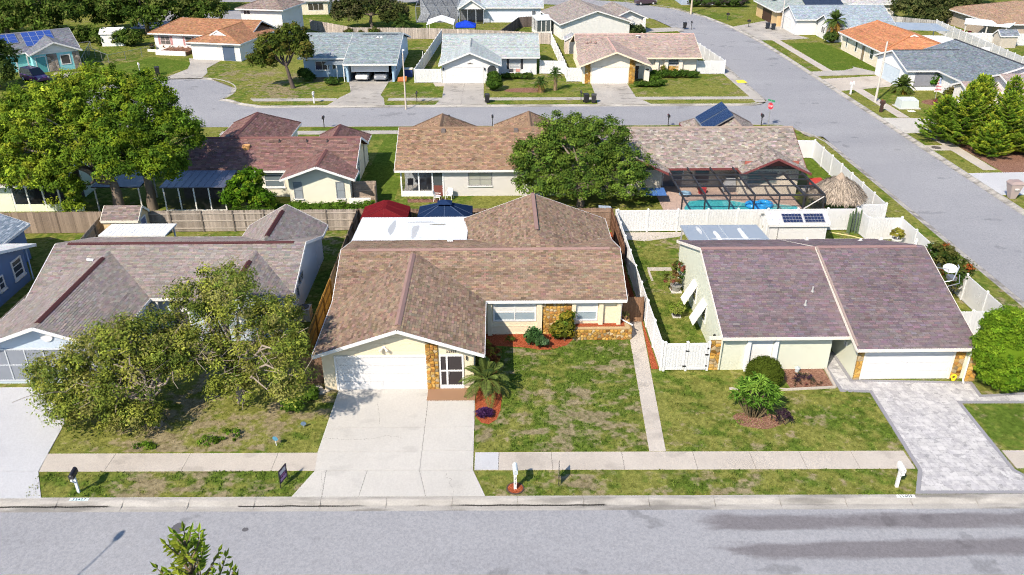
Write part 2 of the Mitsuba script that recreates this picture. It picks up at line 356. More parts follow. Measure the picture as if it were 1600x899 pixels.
        if shutters:
            for s in (-1, 1):
                m = MB(self.xf); F = Face(m, face, plane); a = uc + s * (w / 2 + 0.2)
                F.box(a - 0.17, a + 0.17, z0 - 0.02, z1 + 0.02, -0.02, d + 0.04, shutters)
                for q in np.arange(z0 + 0.06, z1 - 0.05, 0.12): F.box(a - 0.13, a + 0.13, q, q + 0.05, d + 0.04, d + 0.052, np.asarray(shutters) * 0.8)
                m.build(k + '__shutter')
        return k
    def door(self, face, plane, uc, w, h, col, z0=0.02, frame=WHITE, glassy=False):
        k = numbered(self.key + '__door')
        m = MB(self.xf); F = Face(m, face, plane)
        F.box(uc - w / 2 - 0.08, uc - w / 2, z0, z0 + h + 0.08, -0.02, 0.05, frame); F.box(uc + w / 2, uc + w / 2 + 0.08, z0, z0 + h + 0.08, -0.02, 0.05, frame)
        F.box(uc - w / 2, uc + w / 2, z0 + h, z0 + h + 0.08, -0.02, 0.05, frame); m.build(k + '__frame')
        m = MB(self.xf); F = Face(m, face, plane); F.box(uc - w / 2, uc + w / 2, z0, z0 + h, -0.02, 0.02, col)
        m.build(k + '__leaf', 'gloss' if glassy else 'paint')
        m = MB(self.xf); F = Face(m, face, plane); F.box(uc + w / 2 - 0.13, uc + w / 2 - 0.07, z0 + 0.95, z0 + 1.08, 0.02, 0.07, (0.3, 0.25, 0.12)); m.build(k + '__handle', 'metal')
        return k
    def garage(self, face, plane, uc, w, h, col=WHITE, rows=4, cols=8, d=0.0, relief=True, trimw=0.1, trim=None):
        k = numbered(self.key + '__garage_door')
        m = MB(self.xf); F = Face(m, face, plane); tr = trim or self.trim
        F.box(uc - w / 2 - trimw, uc - w / 2, 0.01, h + trimw, -0.02, d + 0.07, tr); F.box(uc + w / 2, uc + w / 2 + trimw, 0.01, h + trimw, -0.02, d + 0.07, tr)
        F.box(uc - w / 2, uc + w / 2, h, h + trimw, -0.02, d + 0.072, tr); m.build(k + '__frame')
        for i in range(rows):
            m = MB(self.xf); F = Face(m, face, plane); z0, z1 = 0.02 + (h - 0.02) * i / rows, 0.02 + (h - 0.02) * (i + 1) / rows - 0.012
            F.box(uc - w / 2 + 0.01, uc + w / 2 - 0.01, z0, z1, d - 0.02, d + 0.02, col)
            if relief:
                for j in range(cols):
                    a, b = uc - w / 2 + w * j / cols + 0.07, uc - w / 2 + w * (j + 1) / cols - 0.07
                    F.box(a, b, z0 + 0.1, z1 - 0.1, d + 0.02, d + 0.032, col)
            m.build(k + '__section')
        return k
    def vent(self, x, y, z, h=0.35, r=0.06, col=(0.55, 0.54, 0.52), hood=False):
        m = MB(self.xf)
        m.tube([(x, y, z - 0.3), (x, y, z + h)], r, col, 8)
        if hood: m.lathe([(r * 2.4, h - 0.06), (r * 2.6, h), (0.01, h + 0.1)], (x, y, z), col, 10)
        else: m.lathe([(r * 2.6, 0.03 - 0.05), (r * 1.05, 0.1)], (x, y, z), np.asarray(col) * 0.7, 8)
        return m.build(self.key + '__roof__vent')
    def box_vent(self, x, y, z, col=(0.12, 0.1, 0.09), s=0.22):
        m = MB(self.xf); m.hexa([(x - s, y - s, z - 0.1), (x + s, y - s, z - 0.1), (x + s, y + s, z - 0.1), (x - s, y + s, z - 0.1)],
                                [(x - s * .8, y - s * .8, z + 0.14), (x + s * .8, y - s * .8, z + 0.14), (x + s * .8, y + s * .8, z + 0.2), (x - s * .8, y + s * .8, z + 0.2)], col)
        return m.build(self.key + '__roof__vent')
    def finish(self):
        if self.wall.v: self.wall.build(self.key + '__wall', 'paint')
        if self.deck.v:
            self.deck.build(self.key + '__roof', 'matte', exact=True)
            stuff(self.tabs.build(self.key + '__roof__shingles', 'matte'))
        if self.fascia.v: self.fascia.build(self.key + '__roof__fascia')
        if self.caps.v: self.caps.build(self.key + '__roof__ridge_cap', 'matte')
        return self

def stone_wall(owner, rect, face, plane, xf=None, size=0.3, depth=0.05, cols=((0.36, 0.195, 0.045), (0.42, 0.27, 0.09), (0.30, 0.15, 0.045), (0.40, 0.24, 0.06), (0.35, 0.27, 0.16)), seed=0, tp=None):
    """Random rubble veneer: each stone a shrunken Voronoi cell, its own height; owner is the part that carries them."""
    from scipy.spatial import Voronoi
    r = np.random.default_rng(seed); u0, u1, z0, z1 = rect
    m = MB(xf); F = Face(m, face, plane); F.box(u0, u1, z0, z1, -0.03, depth * 0.55, (0.25, 0.17, 0.08)); m.build(owner, 'matte')
    w, h = u1 - u0, z1 - z0; nu, nz = max(1, round(w / size)), max(1, round(h / (size * 0.75)))
    P = np.array([(u0 + w * (i + 0.5 + r.uniform(-.38, .38)) / nu, z0 + h * (j + 0.5 + r.uniform(-.38, .38)) / nz) for i in range(nu) for j in range(nz)])
    Q = np.vstack([P, P * [-1, 1] + [2 * u0, 0], P * [-1, 1] + [2 * u1, 0], P * [1, -1] + [0, 2 * z0], P * [1, -1] + [0, 2 * z1]])
    vo = Voronoi(Q); base = owner.split('__')[0] + '__' + '__'.join(owner.split('__')[1:])
    for i in range(len(P)):
        reg = vo.regions[vo.point_region[i]]
        if -1 in reg: continue
        g = Polygon(vo.vertices[reg]).intersection(sbox(u0, z0, u1, z1)).buffer(-0.014)
        if g.is_empty or g.area < 0.004: continue
        g = g.simplify(0.01)
        if g.geom_type != 'Polygon': continue
        t = depth * r.uniform(0.75, 1.25); c = jit(cols[r.integers(len(cols))], 0.22, r)
        pts = np.array(g.exterior.coords)[:-1]
        if Polygon(pts).exterior.is_ccw is False: pts = pts[::-1]
        cen = pts.mean(0); inner = cen + (pts - cen) * 0.86; n = len(pts)
        F = Face(None, face, plane)
        V = [F.pt(a, b, 0.0) for a, b in pts] + [F.pt(a, b, t * 0.75) for a, b in pts] + [F.pt(a, b, t) for a, b in inner] + [F.pt(cen[0], cen[1], t * 1.12)]
        ii = np.arange(n); jj = (ii + 1) % n
        fa = np.concatenate([np.stack([ii, jj, jj + n], 1), np.stack([ii, jj + n, ii + n], 1), np.stack([ii + n, jj + n, jj + 2 * n], 1), np.stack([ii + n, jj + 2 * n, ii + 2 * n], 1), np.stack([ii + 2 * n, jj + 2 * n, ii * 0 + 3 * n], 1)])
        mm = MB(xf); mm.add(V, fa, c); mm.build(base + '__stone', 'matte')
# ------------------------------------------------------------------ plants
def leaf_cards(P, N, size, col, r, aspect=0.5, fold=0.0, tip=None):
    """One diamond-shaped leaf per point: N is the rough normal, size its length (metres)."""
    P, N = np.asarray(P, float), np.asarray(N, float); m = len(P)
    N = N / np.maximum(np.linalg.norm(N, axis=1, keepdims=True), 1e-9)
    d = r.normal(size=(m, 3)) if tip is None else tip + 0.25 * r.normal(size=(m, 3))
    d -= N * (d * N).sum(1, keepdims=True); d /= np.maximum(np.linalg.norm(d, axis=1, keepdims=True), 1e-9)
    s = np.cross(N, d); L = (size * r.uniform(0.65, 1.35, m))[:, None]
    V = np.stack([P - d * L * 0.5, P + s * L * aspect * 0.5 + N * fold * L, P + d * L * 0.5, P - s * L * aspect * 0.5 + N * fold * L], 1).reshape(-1, 3)
    b = np.arange(m)[:, None] * 4
    F = np.concatenate([b + [0, 1, 2], b + [0, 2, 3]])
    return V, F, np.repeat(np.clip(col, 0.004, 0.9), 4, 0)

def clumpy(blobs, nclump, per, crad, r, shell=0.55, low=-0.6):
    """Leaf positions, outward directions and clump numbers for a crown made of ellipsoid blobs (x, y, z, rx, ry, rz)."""
    B = np.asarray(blobs, float); w = (B[:, 3] * B[:, 4] * B[:, 5]) ** 0.67; w /= w.sum()
    which = r.choice(len(B), nclump, p=w)
    d = r.normal(size=(nclump * 3, 3)); d /= np.linalg.norm(d, axis=1, keepdims=True); d = d[d[:, 2] > low][:nclump]; which = which[:len(d)]; nclump = len(d)
    C = B[which, :3] + d * B[which, 3:] * (shell + (1 - shell) * r.random(nclump) ** 0.6)[:, None]
    rad = crad * r.uniform(0.6, 1.35, nclump)
    cid = np.repeat(np.arange(nclump), per)
    e = r.normal(size=(len(cid), 3)); e /= np.linalg.norm(e, axis=1, keepdims=True)
    q = e * (r.random(len(cid)) ** 0.5 * rad[cid])[:, None] * [1, 1, 0.72]
    return C[cid] + q, 0.8 * e + 0.5 * d[cid] + [0, 0, 0.55] + 0.5 * r.normal(size=e.shape), cid, C, d

def crown(key, blobs, nclump, per, crad, size, cols, seed, shell=0.5, aspect=0.55, low=-0.6, jitter=0.2, drop=None, colweights=None):
    r = np.random.default_rng(seed)
    P, N, cid, C, d = clumpy(blobs, nclump, per, crad, r, shell, low)
    cols = np.asarray(cols, float)
    pick = r.choice(len(cols), len(C), p=colweights)
    cc = cols[pick] * (1 + jitter * r.normal(size=(len(C), 1)))
    col = cc[cid] * (1 + 0.18 * r.normal(size=(len(cid), 1)))
    if drop is not None:
        ok = drop(P); P, N, col = P[ok], N[ok], col[ok]
    V, F, K = leaf_cards(P, N, size, col, r, aspect, 0.12)
    scene[key] = mikit.ply((V, F), 'leaf', False, color=K); USED.add(key)
    return C

def wobble(a, b, n, amp, r):
    t = np.linspace(0, 1, n)[:, None]; p = np.asarray(a) * (1 - t) + np.asarray(b) * t
    o = r.normal(size=(n, 3)) * amp; o[0] = o[-1] = 0
    return p + o
BARK = (0.17, 0.14, 0.115)
def tree(name, label, base, fork, blobs, nclump, per, crad, size, cols, seed=0, trunk=0.28, bark=BARK, limbs=9, category='tree', group=None, twigs=0, lean=(0, 0), z0=0.0, **kw):
    r = np.random.default_rng(seed + 50)
    k = thing(name, label, category, group)
    C = crown(k + '__crown', blobs, nclump, per, crad, size, cols, seed, **kw)
    m = MB(); b = np.array([base[0], base[1], z0 - 0.1]); f = np.array([base[0] + lean[0], base[1] + lean[1], fork])
    m.tube(wobble(b, f, 5, trunk * 0.25, r), np.linspace(trunk * 1.25, trunk * 0.75, 5), bark, 9)
    m.build(k + '__trunk', 'matte', smooth=True)
    sel = C[r.choice(len(C), min(limbs, len(C)), replace=False)]
    m = MB()
    for q in sel:
        mid = f + (q - f) * 0.5 + [0, 0, 0.12 * np.linalg.norm(q - f)]
        p = np.vstack([wobble(f, mid, 4, 0.12, r), wobble(mid, q, 4, 0.12, r)[1:]])
        m.tube(p, np.linspace(trunk * 0.55, trunk * 0.08, len(p)), np.asarray(bark) * r.uniform(0.9, 1.25), 6)
        for _ in range(twigs):
            i = r.integers(2, len(p)); e = p[i] + r.normal(size=3) * [0.9, 0.9, 0.5] + [0, 0, 0.2]
            m.tube(wobble(p[i], e, 4, 0.06, r), np.linspace(trunk * 0.12, 0.012, 4), np.asarray(bark) * 1.3, 4)
    m.build(k + '__limbs', 'matte', smooth=True)
    return k

def shrub(name, label, blobs, nclump, per, crad, size, cols, seed=0, category='shrub', group=None, core=0.72, stems=True, **kw):
    k = thing(name, label, category, group)
    C = crown(k + '__foliage', blobs, nclump, per, crad, size, cols, seed, **{**dict(shell=0.75, low=-0.35), **kw})
    r = np.random.default_rng(seed + 9)
    m = MB()
    for x, y, z, rx, ry, rz in blobs:
        for _ in range(3):
            a = r.uniform(0, 6.28)
            m.tube([(x + 0.1 * math.cos(a), y + 0.1 * math.sin(a), -0.05), (x + rx * 0.5 * math.cos(a), y + ry * 0.5 * math.sin(a), z + rz * 0.3)], [0.035, 0.012], (0.12, 0.09, 0.06), 5)
    if stems: m.build(k + '__stems', 'matte')
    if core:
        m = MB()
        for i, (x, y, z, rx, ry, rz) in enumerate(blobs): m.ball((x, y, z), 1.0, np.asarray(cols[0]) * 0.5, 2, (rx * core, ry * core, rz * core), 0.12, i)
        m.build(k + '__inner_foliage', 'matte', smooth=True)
    return k

def fronds(m, centre, n, length, r, col, elev=(75, -20), droop=0.5, leaflets=16, lw=0.05, ll=0.45, az0=0.0):
    """Feather fronds leaving the centre: (leaf vertices are added to m)."""
    for i in range(n):
        az = az0 + i * 2.39996 + r.uniform(-0.2, 0.2)
        el = math.radians(elev[0] + (elev[1] - elev[0]) * (i + 0.5) / n + r.uniform(-6, 6)); L = length * r.uniform(0.85, 1.1)
        h = np.array([math.cos(az), math.sin(az), 0])
        t = np.linspace(0, 1, 9)[:, None]
        p = np.asarray(centre) + h * (L * math.cos(el) * t * (1 - 0.12 * t)) + np.array([0, 0, 1]) * (L * (math.sin(el) * t - droop * (0.55 + 0.45 * math.cos(el)) * t ** 2.2))
        c = jit(col, 0.16, r)
        m.tube(p, np.linspace(0.03, 0.008, 9) * (length / 1.6), np.asarray(c) * 1.15, 4, cap=False)
        side = np.array([-h[1], h[0], 0])
        q = np.repeat(np.linspace(0.18, 1.0, leaflets), 2); sg = np.tile([1, -1], leaflets)
        pos = np.stack([np.interp(q, t[:, 0], p[:, k]) for k in range(3)], 1)
        tan = np.gradient(p, axis=0); tan = np.stack([np.interp(q, t[:, 0], tan[:, k]) for k in range(3)], 1); tan /= np.linalg.norm(tan, axis=1, keepdims=True)
        ln = (ll * np.sin(np.clip(q, 0, 1) * 2.6 + 0.35) * r.uniform(0.85, 1.15, len(q)))[:, None]
        dirn = side * sg[:, None] * 0.85 + tan * 0.55 + np.array([0, 0, 0.18]); dirn /= np.linalg.norm(dirn, axis=1, keepdims=True)
        tip = pos + dirn * ln + np.array([0, 0, -0.22]) * ln
        mid = pos + dirn * ln * 0.5
        w = tan * lw * 0.5 * (length / 1.6)
        V = np.stack([pos, mid + w, tip, mid - w], 1).reshape(-1, 3); b = np.arange(len(q))[:, None] * 4
        cc = np.clip(np.asarray(c) * r.uniform(0.75, 1.25, (len(q), 1)), 0.004, 0.9)
        m.add(V, np.concatenate([b + [0, 1, 2], b + [0, 2, 3]]), np.repeat(cc, 4, 0))

def palm(name, label, base, height, n=22, length=1.7, col=(0.06, 0.12, 0.03), trunk=0.16, seed=0, elev=(80, -25), dead=0, trunkcol=(0.22, 0.16, 0.10), droop=0.5, leaflets=18, ll=0.45, lw=0.06, group=None, category='palm', deadcol=(0.36, 0.19, 0.05), boots=True):
    r = np.random.default_rng(seed); k = thing(name, label, category, group)
    x, y = base; top = np.array([x, y, height])
    m = MB(); p = wobble((x, y, -0.1), top, 6, trunk * 0.08, r)
    m.tube(p, np.linspace(trunk * 1.1, trunk * 0.9, 6), trunkcol, 9)
    if boots:
        for i in range(int(height / 0.12)):
            a = i * 2.4; z = 0.1 + i * 0.12
            e = np.array([x + math.cos(a) * trunk * 1.02, y + math.sin(a) * trunk * 1.02, z]); o = np.array([math.cos(a), math.sin(a), 1.3]) * trunk * 0.55
            m.beam(e, e + o, trunk * 0.5, trunk * 0.22, jit(trunkcol, 0.25, r), up=(math.cos(a), math.sin(a), 0.2))
    m.build(k + '__trunk', 'matte')
    m = MB(); fronds(m, top, n, length, r, col, elev, droop, leaflets, lw, ll); m.build(k + '__fronds', 'leaf')
    if dead:
        m = MB(); fronds(m, top - [0, 0, 0.1], dead, length * 0.8, r, deadcol, (-15, -55), 0.4, leaflets, lw, ll); m.build(k + '__dead_fronds', 'leaf')
    return k

def rosettes(name, label, spots, leafn, length, width, cols, seed=0, category='plant', group=None, arch=0.35, stem=True, updir=0.8, under=None):
    """A plant of strap-leaved rosettes on stems; spots = (x, y, z)."""
    r = np.random.default_rng(seed); k = thing(name, label, category, group)
    m, st = MB(), MB()
    cen = np.mean(np.asarray(spots, float)[:, :2], 0)
    for x, y, z in spots:
        c0 = np.asarray(cols[r.integers(len(cols))])
        if stem: st.tube([(cen[0] + (x - cen[0]) * 0.35, cen[1] + (y - cen[1]) * 0.35, -0.05), (x, y, z)], [0.03, 0.02], (0.15, 0.12, 0.07), 5)
        az = r.uniform(0, 6.28, leafn) + np.arange(leafn) * 2.4; el = np.radians(r.uniform(8, 75, leafn)); L = length * r.uniform(0.7, 1.2, leafn)
        h = np.stack([np.cos(az), np.sin(az), az * 0], 1); u = np.array([0, 0, 1.0])
        p0 = np.tile([x, y, z], (leafn, 1)).astype(float)
        p1 = p0 + h * (L * np.cos(el) * 0.5)[:, None] + u * (L * np.sin(el) * 0.55)[:, None]
        p2 = p0 + h * (L * np.cos(el) * 0.98)[:, None] + u * (L * (np.sin(el) * 0.85 - arch))[:, None]
        s = np.stack([-h[:, 1], h[:, 0], az * 0], 1) * width / 2
        V = np.stack([p0, p1 + s, p2, p1 - s, p1 - u * width * 0.22], 1).reshape(-1, 3); b = np.arange(leafn)[:, None] * 5
        F = np.concatenate([b + [0, 1, 4], b + [1, 2, 4], b + [0, 4, 3], b + [4, 2, 3]])
        cc = c0 * r.uniform(0.7, 1.35, (leafn, 1))
        m.add(V, F, np.repeat(np.clip(cc, 0.004, 0.9), 5, 0))
    m.build(k + '__leaves', 'leaf')
    if stem: st.build(k + '__stems', 'matte')
    return k

def conifer(name, label, base, height, whorls, nb, reach, col, seed=0, z_low=0.6, group=None, twig=0.3, tn=9, tcol=(0.16, 0.12, 0.085), trunk=0.14, up=18, category='tree', pw=0.92, tw=0.07, tip=0.16):
    """A Norfolk-pine-like tree: whorls of level branches, each with herringbone twigs."""
    r = np.random.default_rng(seed); k = thing(name, label, category, group); x, y = base
    m = MB(); m.tube(wobble((x, y, -0.1), (x, y, height), 7, 0.02, r), np.linspace(trunk, 0.018, 7), tcol, 8); m.build(k + '__trunk', 'matte')
    m, st = MB(), MB()
    for i in range(whorls):
        f = i / max(whorls - 1, 1); z = z_low + (height - 0.12 - z_low) * f ** pw
        R = reach * (1 - f) ** 0.8 * r.uniform(0.88, 1.1) + tip
        n = nb if f < 0.85 else max(4, nb - 2)
        for j in range(n):
            az = j * 2 * math.pi / n + i * 0.7 + r.uniform(-0.2, 0.2); el = math.radians(up + 30 * f * f + r.uniform(-7, 7)); L = R * r.uniform(0.8, 1.1)
            h = np.array([math.cos(az), math.sin(az), 0]); t = np.linspace(0, 1, 6)[:, None]
            p = np.array([x, y, z]) + h * (L * math.cos(el) * t) + np.array([0, 0, 1]) * (L * (math.sin(el) * t - 0.16 * t * (1 - t) * 2))
            st.tube(p, np.linspace(0.022, 0.008, 6) * (0.6 + R * 0.4), tcol, 4, cap=False)
            nt = max(4, int(tn * (0.35 + 0.65 * R / reach))); q = np.repeat(np.linspace(0.14, 1.0, nt), 2); sg = np.tile([1, -1], nt)
            pos = np.stack([np.interp(q, t[:, 0], p[:, c]) for c in range(3)], 1)
            side = np.array([-h[1], h[0], 0])
            dirn = side * sg[:, None] * 0.8 + h * 0.62 + np.array([0, 0, 0.22]) + r.normal(size=(len(q), 3)) * 0.12
            dirn /= np.linalg.norm(dirn, axis=1, keepdims=True)
            ln = (twig * (0.55 + 0.45 * np.sin(q * 3.0)) * r.uniform(0.75, 1.2, len(q)) * (0.55 + 0.45 * R / reach))[:, None]
            c0 = np.asarray(col[r.integers(len(col))]) * r.uniform(0.8, 1.2)
            tips = pos + dirn * ln
            pos = np.vstack([pos, p[-1][None]]); tips = np.vstack([tips, (p[-1] + (p[-1] - p[-2]) / np.linalg.norm(p[-1] - p[-2]) * twig * 0.6)[None]])
            for a_, (o1, o2) in enumerate((((0, 0, 1.0), None), (None, (0, 0, 1.0)))):
                dd = tips - pos; dd /= np.linalg.norm(dd, axis=1, keepdims=True)
                w1 = np.cross(dd, [0, 0, 1.0]); w1 /= np.maximum(np.linalg.norm(w1, axis=1, keepdims=True), 1e-6); w2 = np.cross(dd, w1)
                w = (w1 if a_ == 0 else w2) * tw * 0.5
                mid = pos + (tips - pos) * 0.45
                V = np.stack([pos, mid + w, tips, mid - w], 1).reshape(-1, 3); b = np.arange(len(pos))[:, None] * 4
                cc = np.clip(c0 * r.uniform(0.75, 1.3, (len(pos), 1)), 0.004, 0.9)
                m.add(V, np.concatenate([b + [0, 1, 2], b + [0, 2, 3]]), np.repeat(cc, 4, 0))
    m.build(k + '__needles', 'leaf'); st.build(k + '__branches', 'matte')
    return k

# ------------------------------------------------------------------ fences
VINYL = (0.55, 0.56, 0.575)
def along(pts, step):
    """Points dividing each leg of the polyline evenly, about step apart."""
    out = [np.asarray(pts[0], float)]
    for a, b in zip(pts[:-1], pts[1:]):
        a, b = np.asarray(a, float), np.asarray(b, float); n = max(1, int(round(np.linalg.norm(b - a) / step)))
        out += [a + (b - a) * (i + 1) / n for i in range(n)]
    return out
def white_fence(label, pts, h=1.83, step=2.44, z=0.0, group=None, lattice=False, name='white_fence', cap=True, col=VINYL):
    k = thing(name, label, 'fence', group); P = along(pts, step)
    for i, p in enumerate(P):
        m = MB(); m.box(p[0] - .064, p[0] + .064, p[1] - .064, p[1] + .064, z - .05, z + h + .05, col)
        if cap: m.hexa([(p[0] + a * .085, p[1] + b * .085, z + h + .05) for a, b in ((-1, -1), (1, -1), (1, 1), (-1, 1))], [(p[0] + a * .02, p[1] + b * .02, z + h + .14) for a, b in ((-1, -1), (1, -1), (1, 1), (-1, 1))], col)
        m.build(k + '__post')
    for a, b in zip(P[:-1], P[1:]):
        d = (b - a) / np.linalg.norm(b - a); L = np.linalg.norm(b - a); m = MB(placer(a, math.degrees(math.atan2(d[1], d[0]))))
        m.box(.05, L - .05, -.025, .025, z + .06, z + .2, col); m.box(.05, L - .05, -.025, .025, z + h - .14, z + h, col)
        n = max(1, int(round((L - .1) / 0.2))); w = (L - .1) / n
        for j in range(n): m.box(.05 + j * w + .004, .05 + (j + 1) * w - .004, -.012, .012, z + .2, z + h - .14, np.asarray(col) * rng.uniform(.975, 1.0))
        m.build(k + '__panel')
    return k
def wood_fence(label, pts, col=(0.24, 0.20, 0.165), h=1.8, step=2.44, side=1, z=0.0, group=None, board=0.14, var=0.16, rails=True, name='wood_fence', railcol=None, lean=0.0, seed=0):
    r = np.random.default_rng(seed + 3); k = thing(name, label, 'fence', group); P = along(pts, step); rc = railcol or np.asarray(col) * 1.25
    for p in P:
        m = MB(); m.box(p[0] - .05, p[0] + .05, p[1] - .05, p[1] + .05, z - .05, z + h - .02, np.asarray(col) * .6); m.build(k + '__post', 'matte')
    for a, b in zip(P[:-1], P[1:]):
        d = (b - a) / np.linalg.norm(b - a); L = np.linalg.norm(b - a); X = placer(a, math.degrees(math.atan2(d[1], d[0])))
        m = MB(X); n = max(1, int(L / board)); w = L / n; tone = r.uniform(.88, 1.12)
        for j in range(n):
            x0, x1 = j * w + .004, (j + 1) * w - .004; hh = h + r.normal() * .012; y = -side * .05
            c = jit(np.asarray(col) * tone, var, r); v = [(x0, hh - .05), (x0 + .03, hh), (x1 - .03, hh), (x1, hh - .05)]
            top = [(x, y, z + q) for x, q in v]; top2 = [(x, y + side * .02, z + q) for x, q in v]
            V = [(x0, y, z + .03), (x1, y, z + .03)] + [top[3], top[2], top[1], top[0]] + [(x0, y + side * .02, z + .03), (x1, y + side * .02, z + .03)] + [top2[3], top2[2], top2[1], top2[0]]
            F = [[0, 1, 2], [0, 2, 3], [0, 3, 4], [0, 4, 5], [6, 8, 7], [6, 9, 8], [6, 10, 9], [6, 11, 10], [2, 8, 9], [2, 9, 3], [3, 9, 10], [3, 10, 4], [4, 10, 11], [4, 11, 5], [1, 7, 8], [1, 8, 2], [0, 5, 11], [0, 11, 6]]
            m.add(V, F, c)
        stuff(m.build(k + '__panel', 'matte'))
        if rails:
            for q in (.3, h * .52, h - .28):
                m = MB(X); m.box(0.03, L - .03, -side * .028, side * .012, z + q - .045, z + q + .045, jit(rc, .08, r)); m.build(k + '__rail', 'matte')
    return k

# ------------------------------------------------------------------ street things
def arch_box(m, L, w, h, c, z, n=8):
    """A mailbox body along local y: flat floor, rounded top."""
    th = np.linspace(0, math.pi, n); prof = [(-w / 2, 0)] + [(-w / 2 * math.cos(t), h * .5 + h * .5 * math.sin(t)) for t in th] + [(w / 2, 0)]
    q = len(prof); V = [(x, -L / 2, z + y) for x, y in prof] + [(x, L / 2, z + y) for x, y in prof]
    F = [[i, (i + 1) % q, (i + 1) % q + q] for i in range(q)] + [[i, (i + 1) % q + q, i + q] for i in range(q)]
    F += [[0, i, i + 1] for i in range(1, q - 1)] + [[q, q + i + 1, q + i] for i in range(1, q - 1)]
    m.add(V, F, c)
def mailbox(label, x, y, deg=0, post=(0.7, 0.7, 0.7), body=(0.02, 0.02, 0.022), h=1.05, flag=True, pw=0.1, arm=True, name='mailbox', group=None, z=0.0, number=None, numcol=(0.02, 0.02, 0.02)):
    k = thing(name, label, 'mailbox', group); X = placer((x, y, z), deg)
    m = MB(X); m.box(-pw / 2, pw / 2, -pw / 2, pw / 2, -.1, h, post)
    if arm: m.box(-pw / 2 + .01, pw / 2 - .01, -.34, .3, h - .09, h - .005, post); m.beam((0, .02, h - .45), (0, -.28, h - .1), .06, .06, post)
    m.build(k + '__post')
    m = MB(X); arch_box(m, .55, .22, .28, body, h); m.build(k + '__box', 'paint', smooth=False)
    m = MB(X); m.box(-.105, .105, -.293, -.277, h + .015, h + .2, np.asarray(body) * .8 + .02); m.box(-.02, .02, -.31, -.29, h + .19, h + .23, (0.3, 0.3, 0.3)); m.build(k + '__door')
    if flag:
        m = MB(X); m.box(.112, .122, -.05, -.02, h + .1, h + .33, (.35, .02, .02)); m.box(.112, .122, -.05, .08, h + .26, h + .33, (.35, .02, .02)); m.build(k + '__flag')
    if number:
        for i, ch in enumerate(number):
            t = meshkit.text_mesh(ch, 0.085, 0.004, True); v = t.vertices - [t.bounds[:, 0].mean(), 0, 0]
            mm = MB(X); mm.add(np.stack([v[:, 0], -pw / 2 - 0.001 - v[:, 2], v[:, 1] + h - .22 - i * .13], 1), t.faces, numcol); mm.build(k + '__digit')
    return k
def wheelie_bin(label, x, y, deg=0, col=(0.02, 0.02, 0.022), group='wheeled bins by the kerbs', s=1.0):
    k = thing('wheeled_bin', label, 'bin', group); X = placer((x, y, 0), deg)
    q = lambda a, b, z: [(-a * s, -b * s, z * s), (a * s, -b * s, z * s), (a * s, b * s, z * s), (-a * s, b * s, z * s)]
    m = MB(X); m.hexa(q(.22, .24, .06), q(.3, .34, .98), col); m.build(k + '__body')
    m = MB(X); m.hexa(q(.33, .38, .99), q(.27, .32, 1.08), col); m.box(-.25 * s, .25 * s, .36 * s, .42 * s, .93 * s, .97 * s, col); m.build(k + '__lid')
    for sx in (-1, 1):
        m = MB(X); m.tube([(sx * .24 * s, .27 * s, .12 * s), (sx * .3 * s, .27 * s, .12 * s)], .12 * s, (.015, .015, .015), 10); m.build(k + '__wheel')
    return k
def street_lamp(label, x, y, h, armdir, arm=1.8, col=(0.42, 0.40, 0.37), wood=False, r=0.09, group=None, headcol=(0.45, 0.45, 0.45)):
    k = thing('street_lamp', label, 'street lamp', group); a = math.radians(armdir); d = np.array([math.cos(a), math.sin(a), 0])
    m = MB(); m.tube([(x, y, -.2), (x, y, h * .5), (x, y, h)], [r * 1.25, r, r * .8], col, 10); m.build(k + '__pole', 'matte', smooth=True)
    if arm:
        b = np.array([x, y, h - .25]); p = [b, b + d * arm * .35 + [0, 0, .35], b + d * arm * .75 + [0, 0, .5], b + d * arm + [0, 0, .5]]
        m = MB(); m.tube(p, [.035, .03, .028, .028], headcol, 6); m.build(k + '__arm')
        e = p[-1]; m = MB(placer(e, armdir)); m.lathe([(.02, .08), (.1, .06), (.14, 0), (.1, -.05), (.02, -.07)], (0, 0, 0), headcol, 10)
        m.v[-1] = m.v[-1] * [2.6, 1.15, 1] + [.25, 0, 0]; m.build(k + '__lamp_head')
    return k
def slabs(owner, poly, bsdf, top=0.03, nx=None, ny=None, name='slab', gap=0.012, under=True, cuts=None):
    """A paved area cut into slabs (parts) by the given lines; a dark bed shows in the joints."""
    poly = (Polygon(poly) if isinstance(poly, (list, tuple)) else poly).buffer(0)
    pieces = [poly]
    for line in cuts or ():
        cut = LineString(line).buffer(gap / 2, cap_style=2); out = []
        for g in pieces:
            d = g.difference(cut); out += list(getattr(d, 'geoms', [d]))
        pieces = [g for g in out if g.area > .01]
    m = MB(); m.prism(poly.buffer(-0.004), 0.0, top - 0.016, (0.10, 0.09, 0.08)); m.build(owner + '__bed', 'matte')
    for g in pieces:
        m = MB(); m.prism(g.buffer(-0.003), 0.001, top, (0.5, 0.5, 0.5)); m.build(owner + '__' + name, bsdf)
def sheet(key, poly, z, bsdf, thick=0.003, c=(.2, .2, .2), label=None):
    m = MB(); m.prism(poly, z - thick, z, c)
    k = m.build(key, bsdf); return k
def struct(k): return tag(k, kind='structure')
def blob_poly(cx, cy, rx, ry, seed=0, n=40, rough=0.12):
    r = np.random.default_rng(seed); th = np.linspace(0, 2 * np.pi, n, endpoint=False)
    f = 1 + rough * sum(r.normal() * np.cos(k * th + r.uniform(0, 6.28)) / k for k in range(1, 6))
    return Polygon(np.stack([cx + rx * f * np.cos(th), cy + ry * f * np.sin(th)], 1))
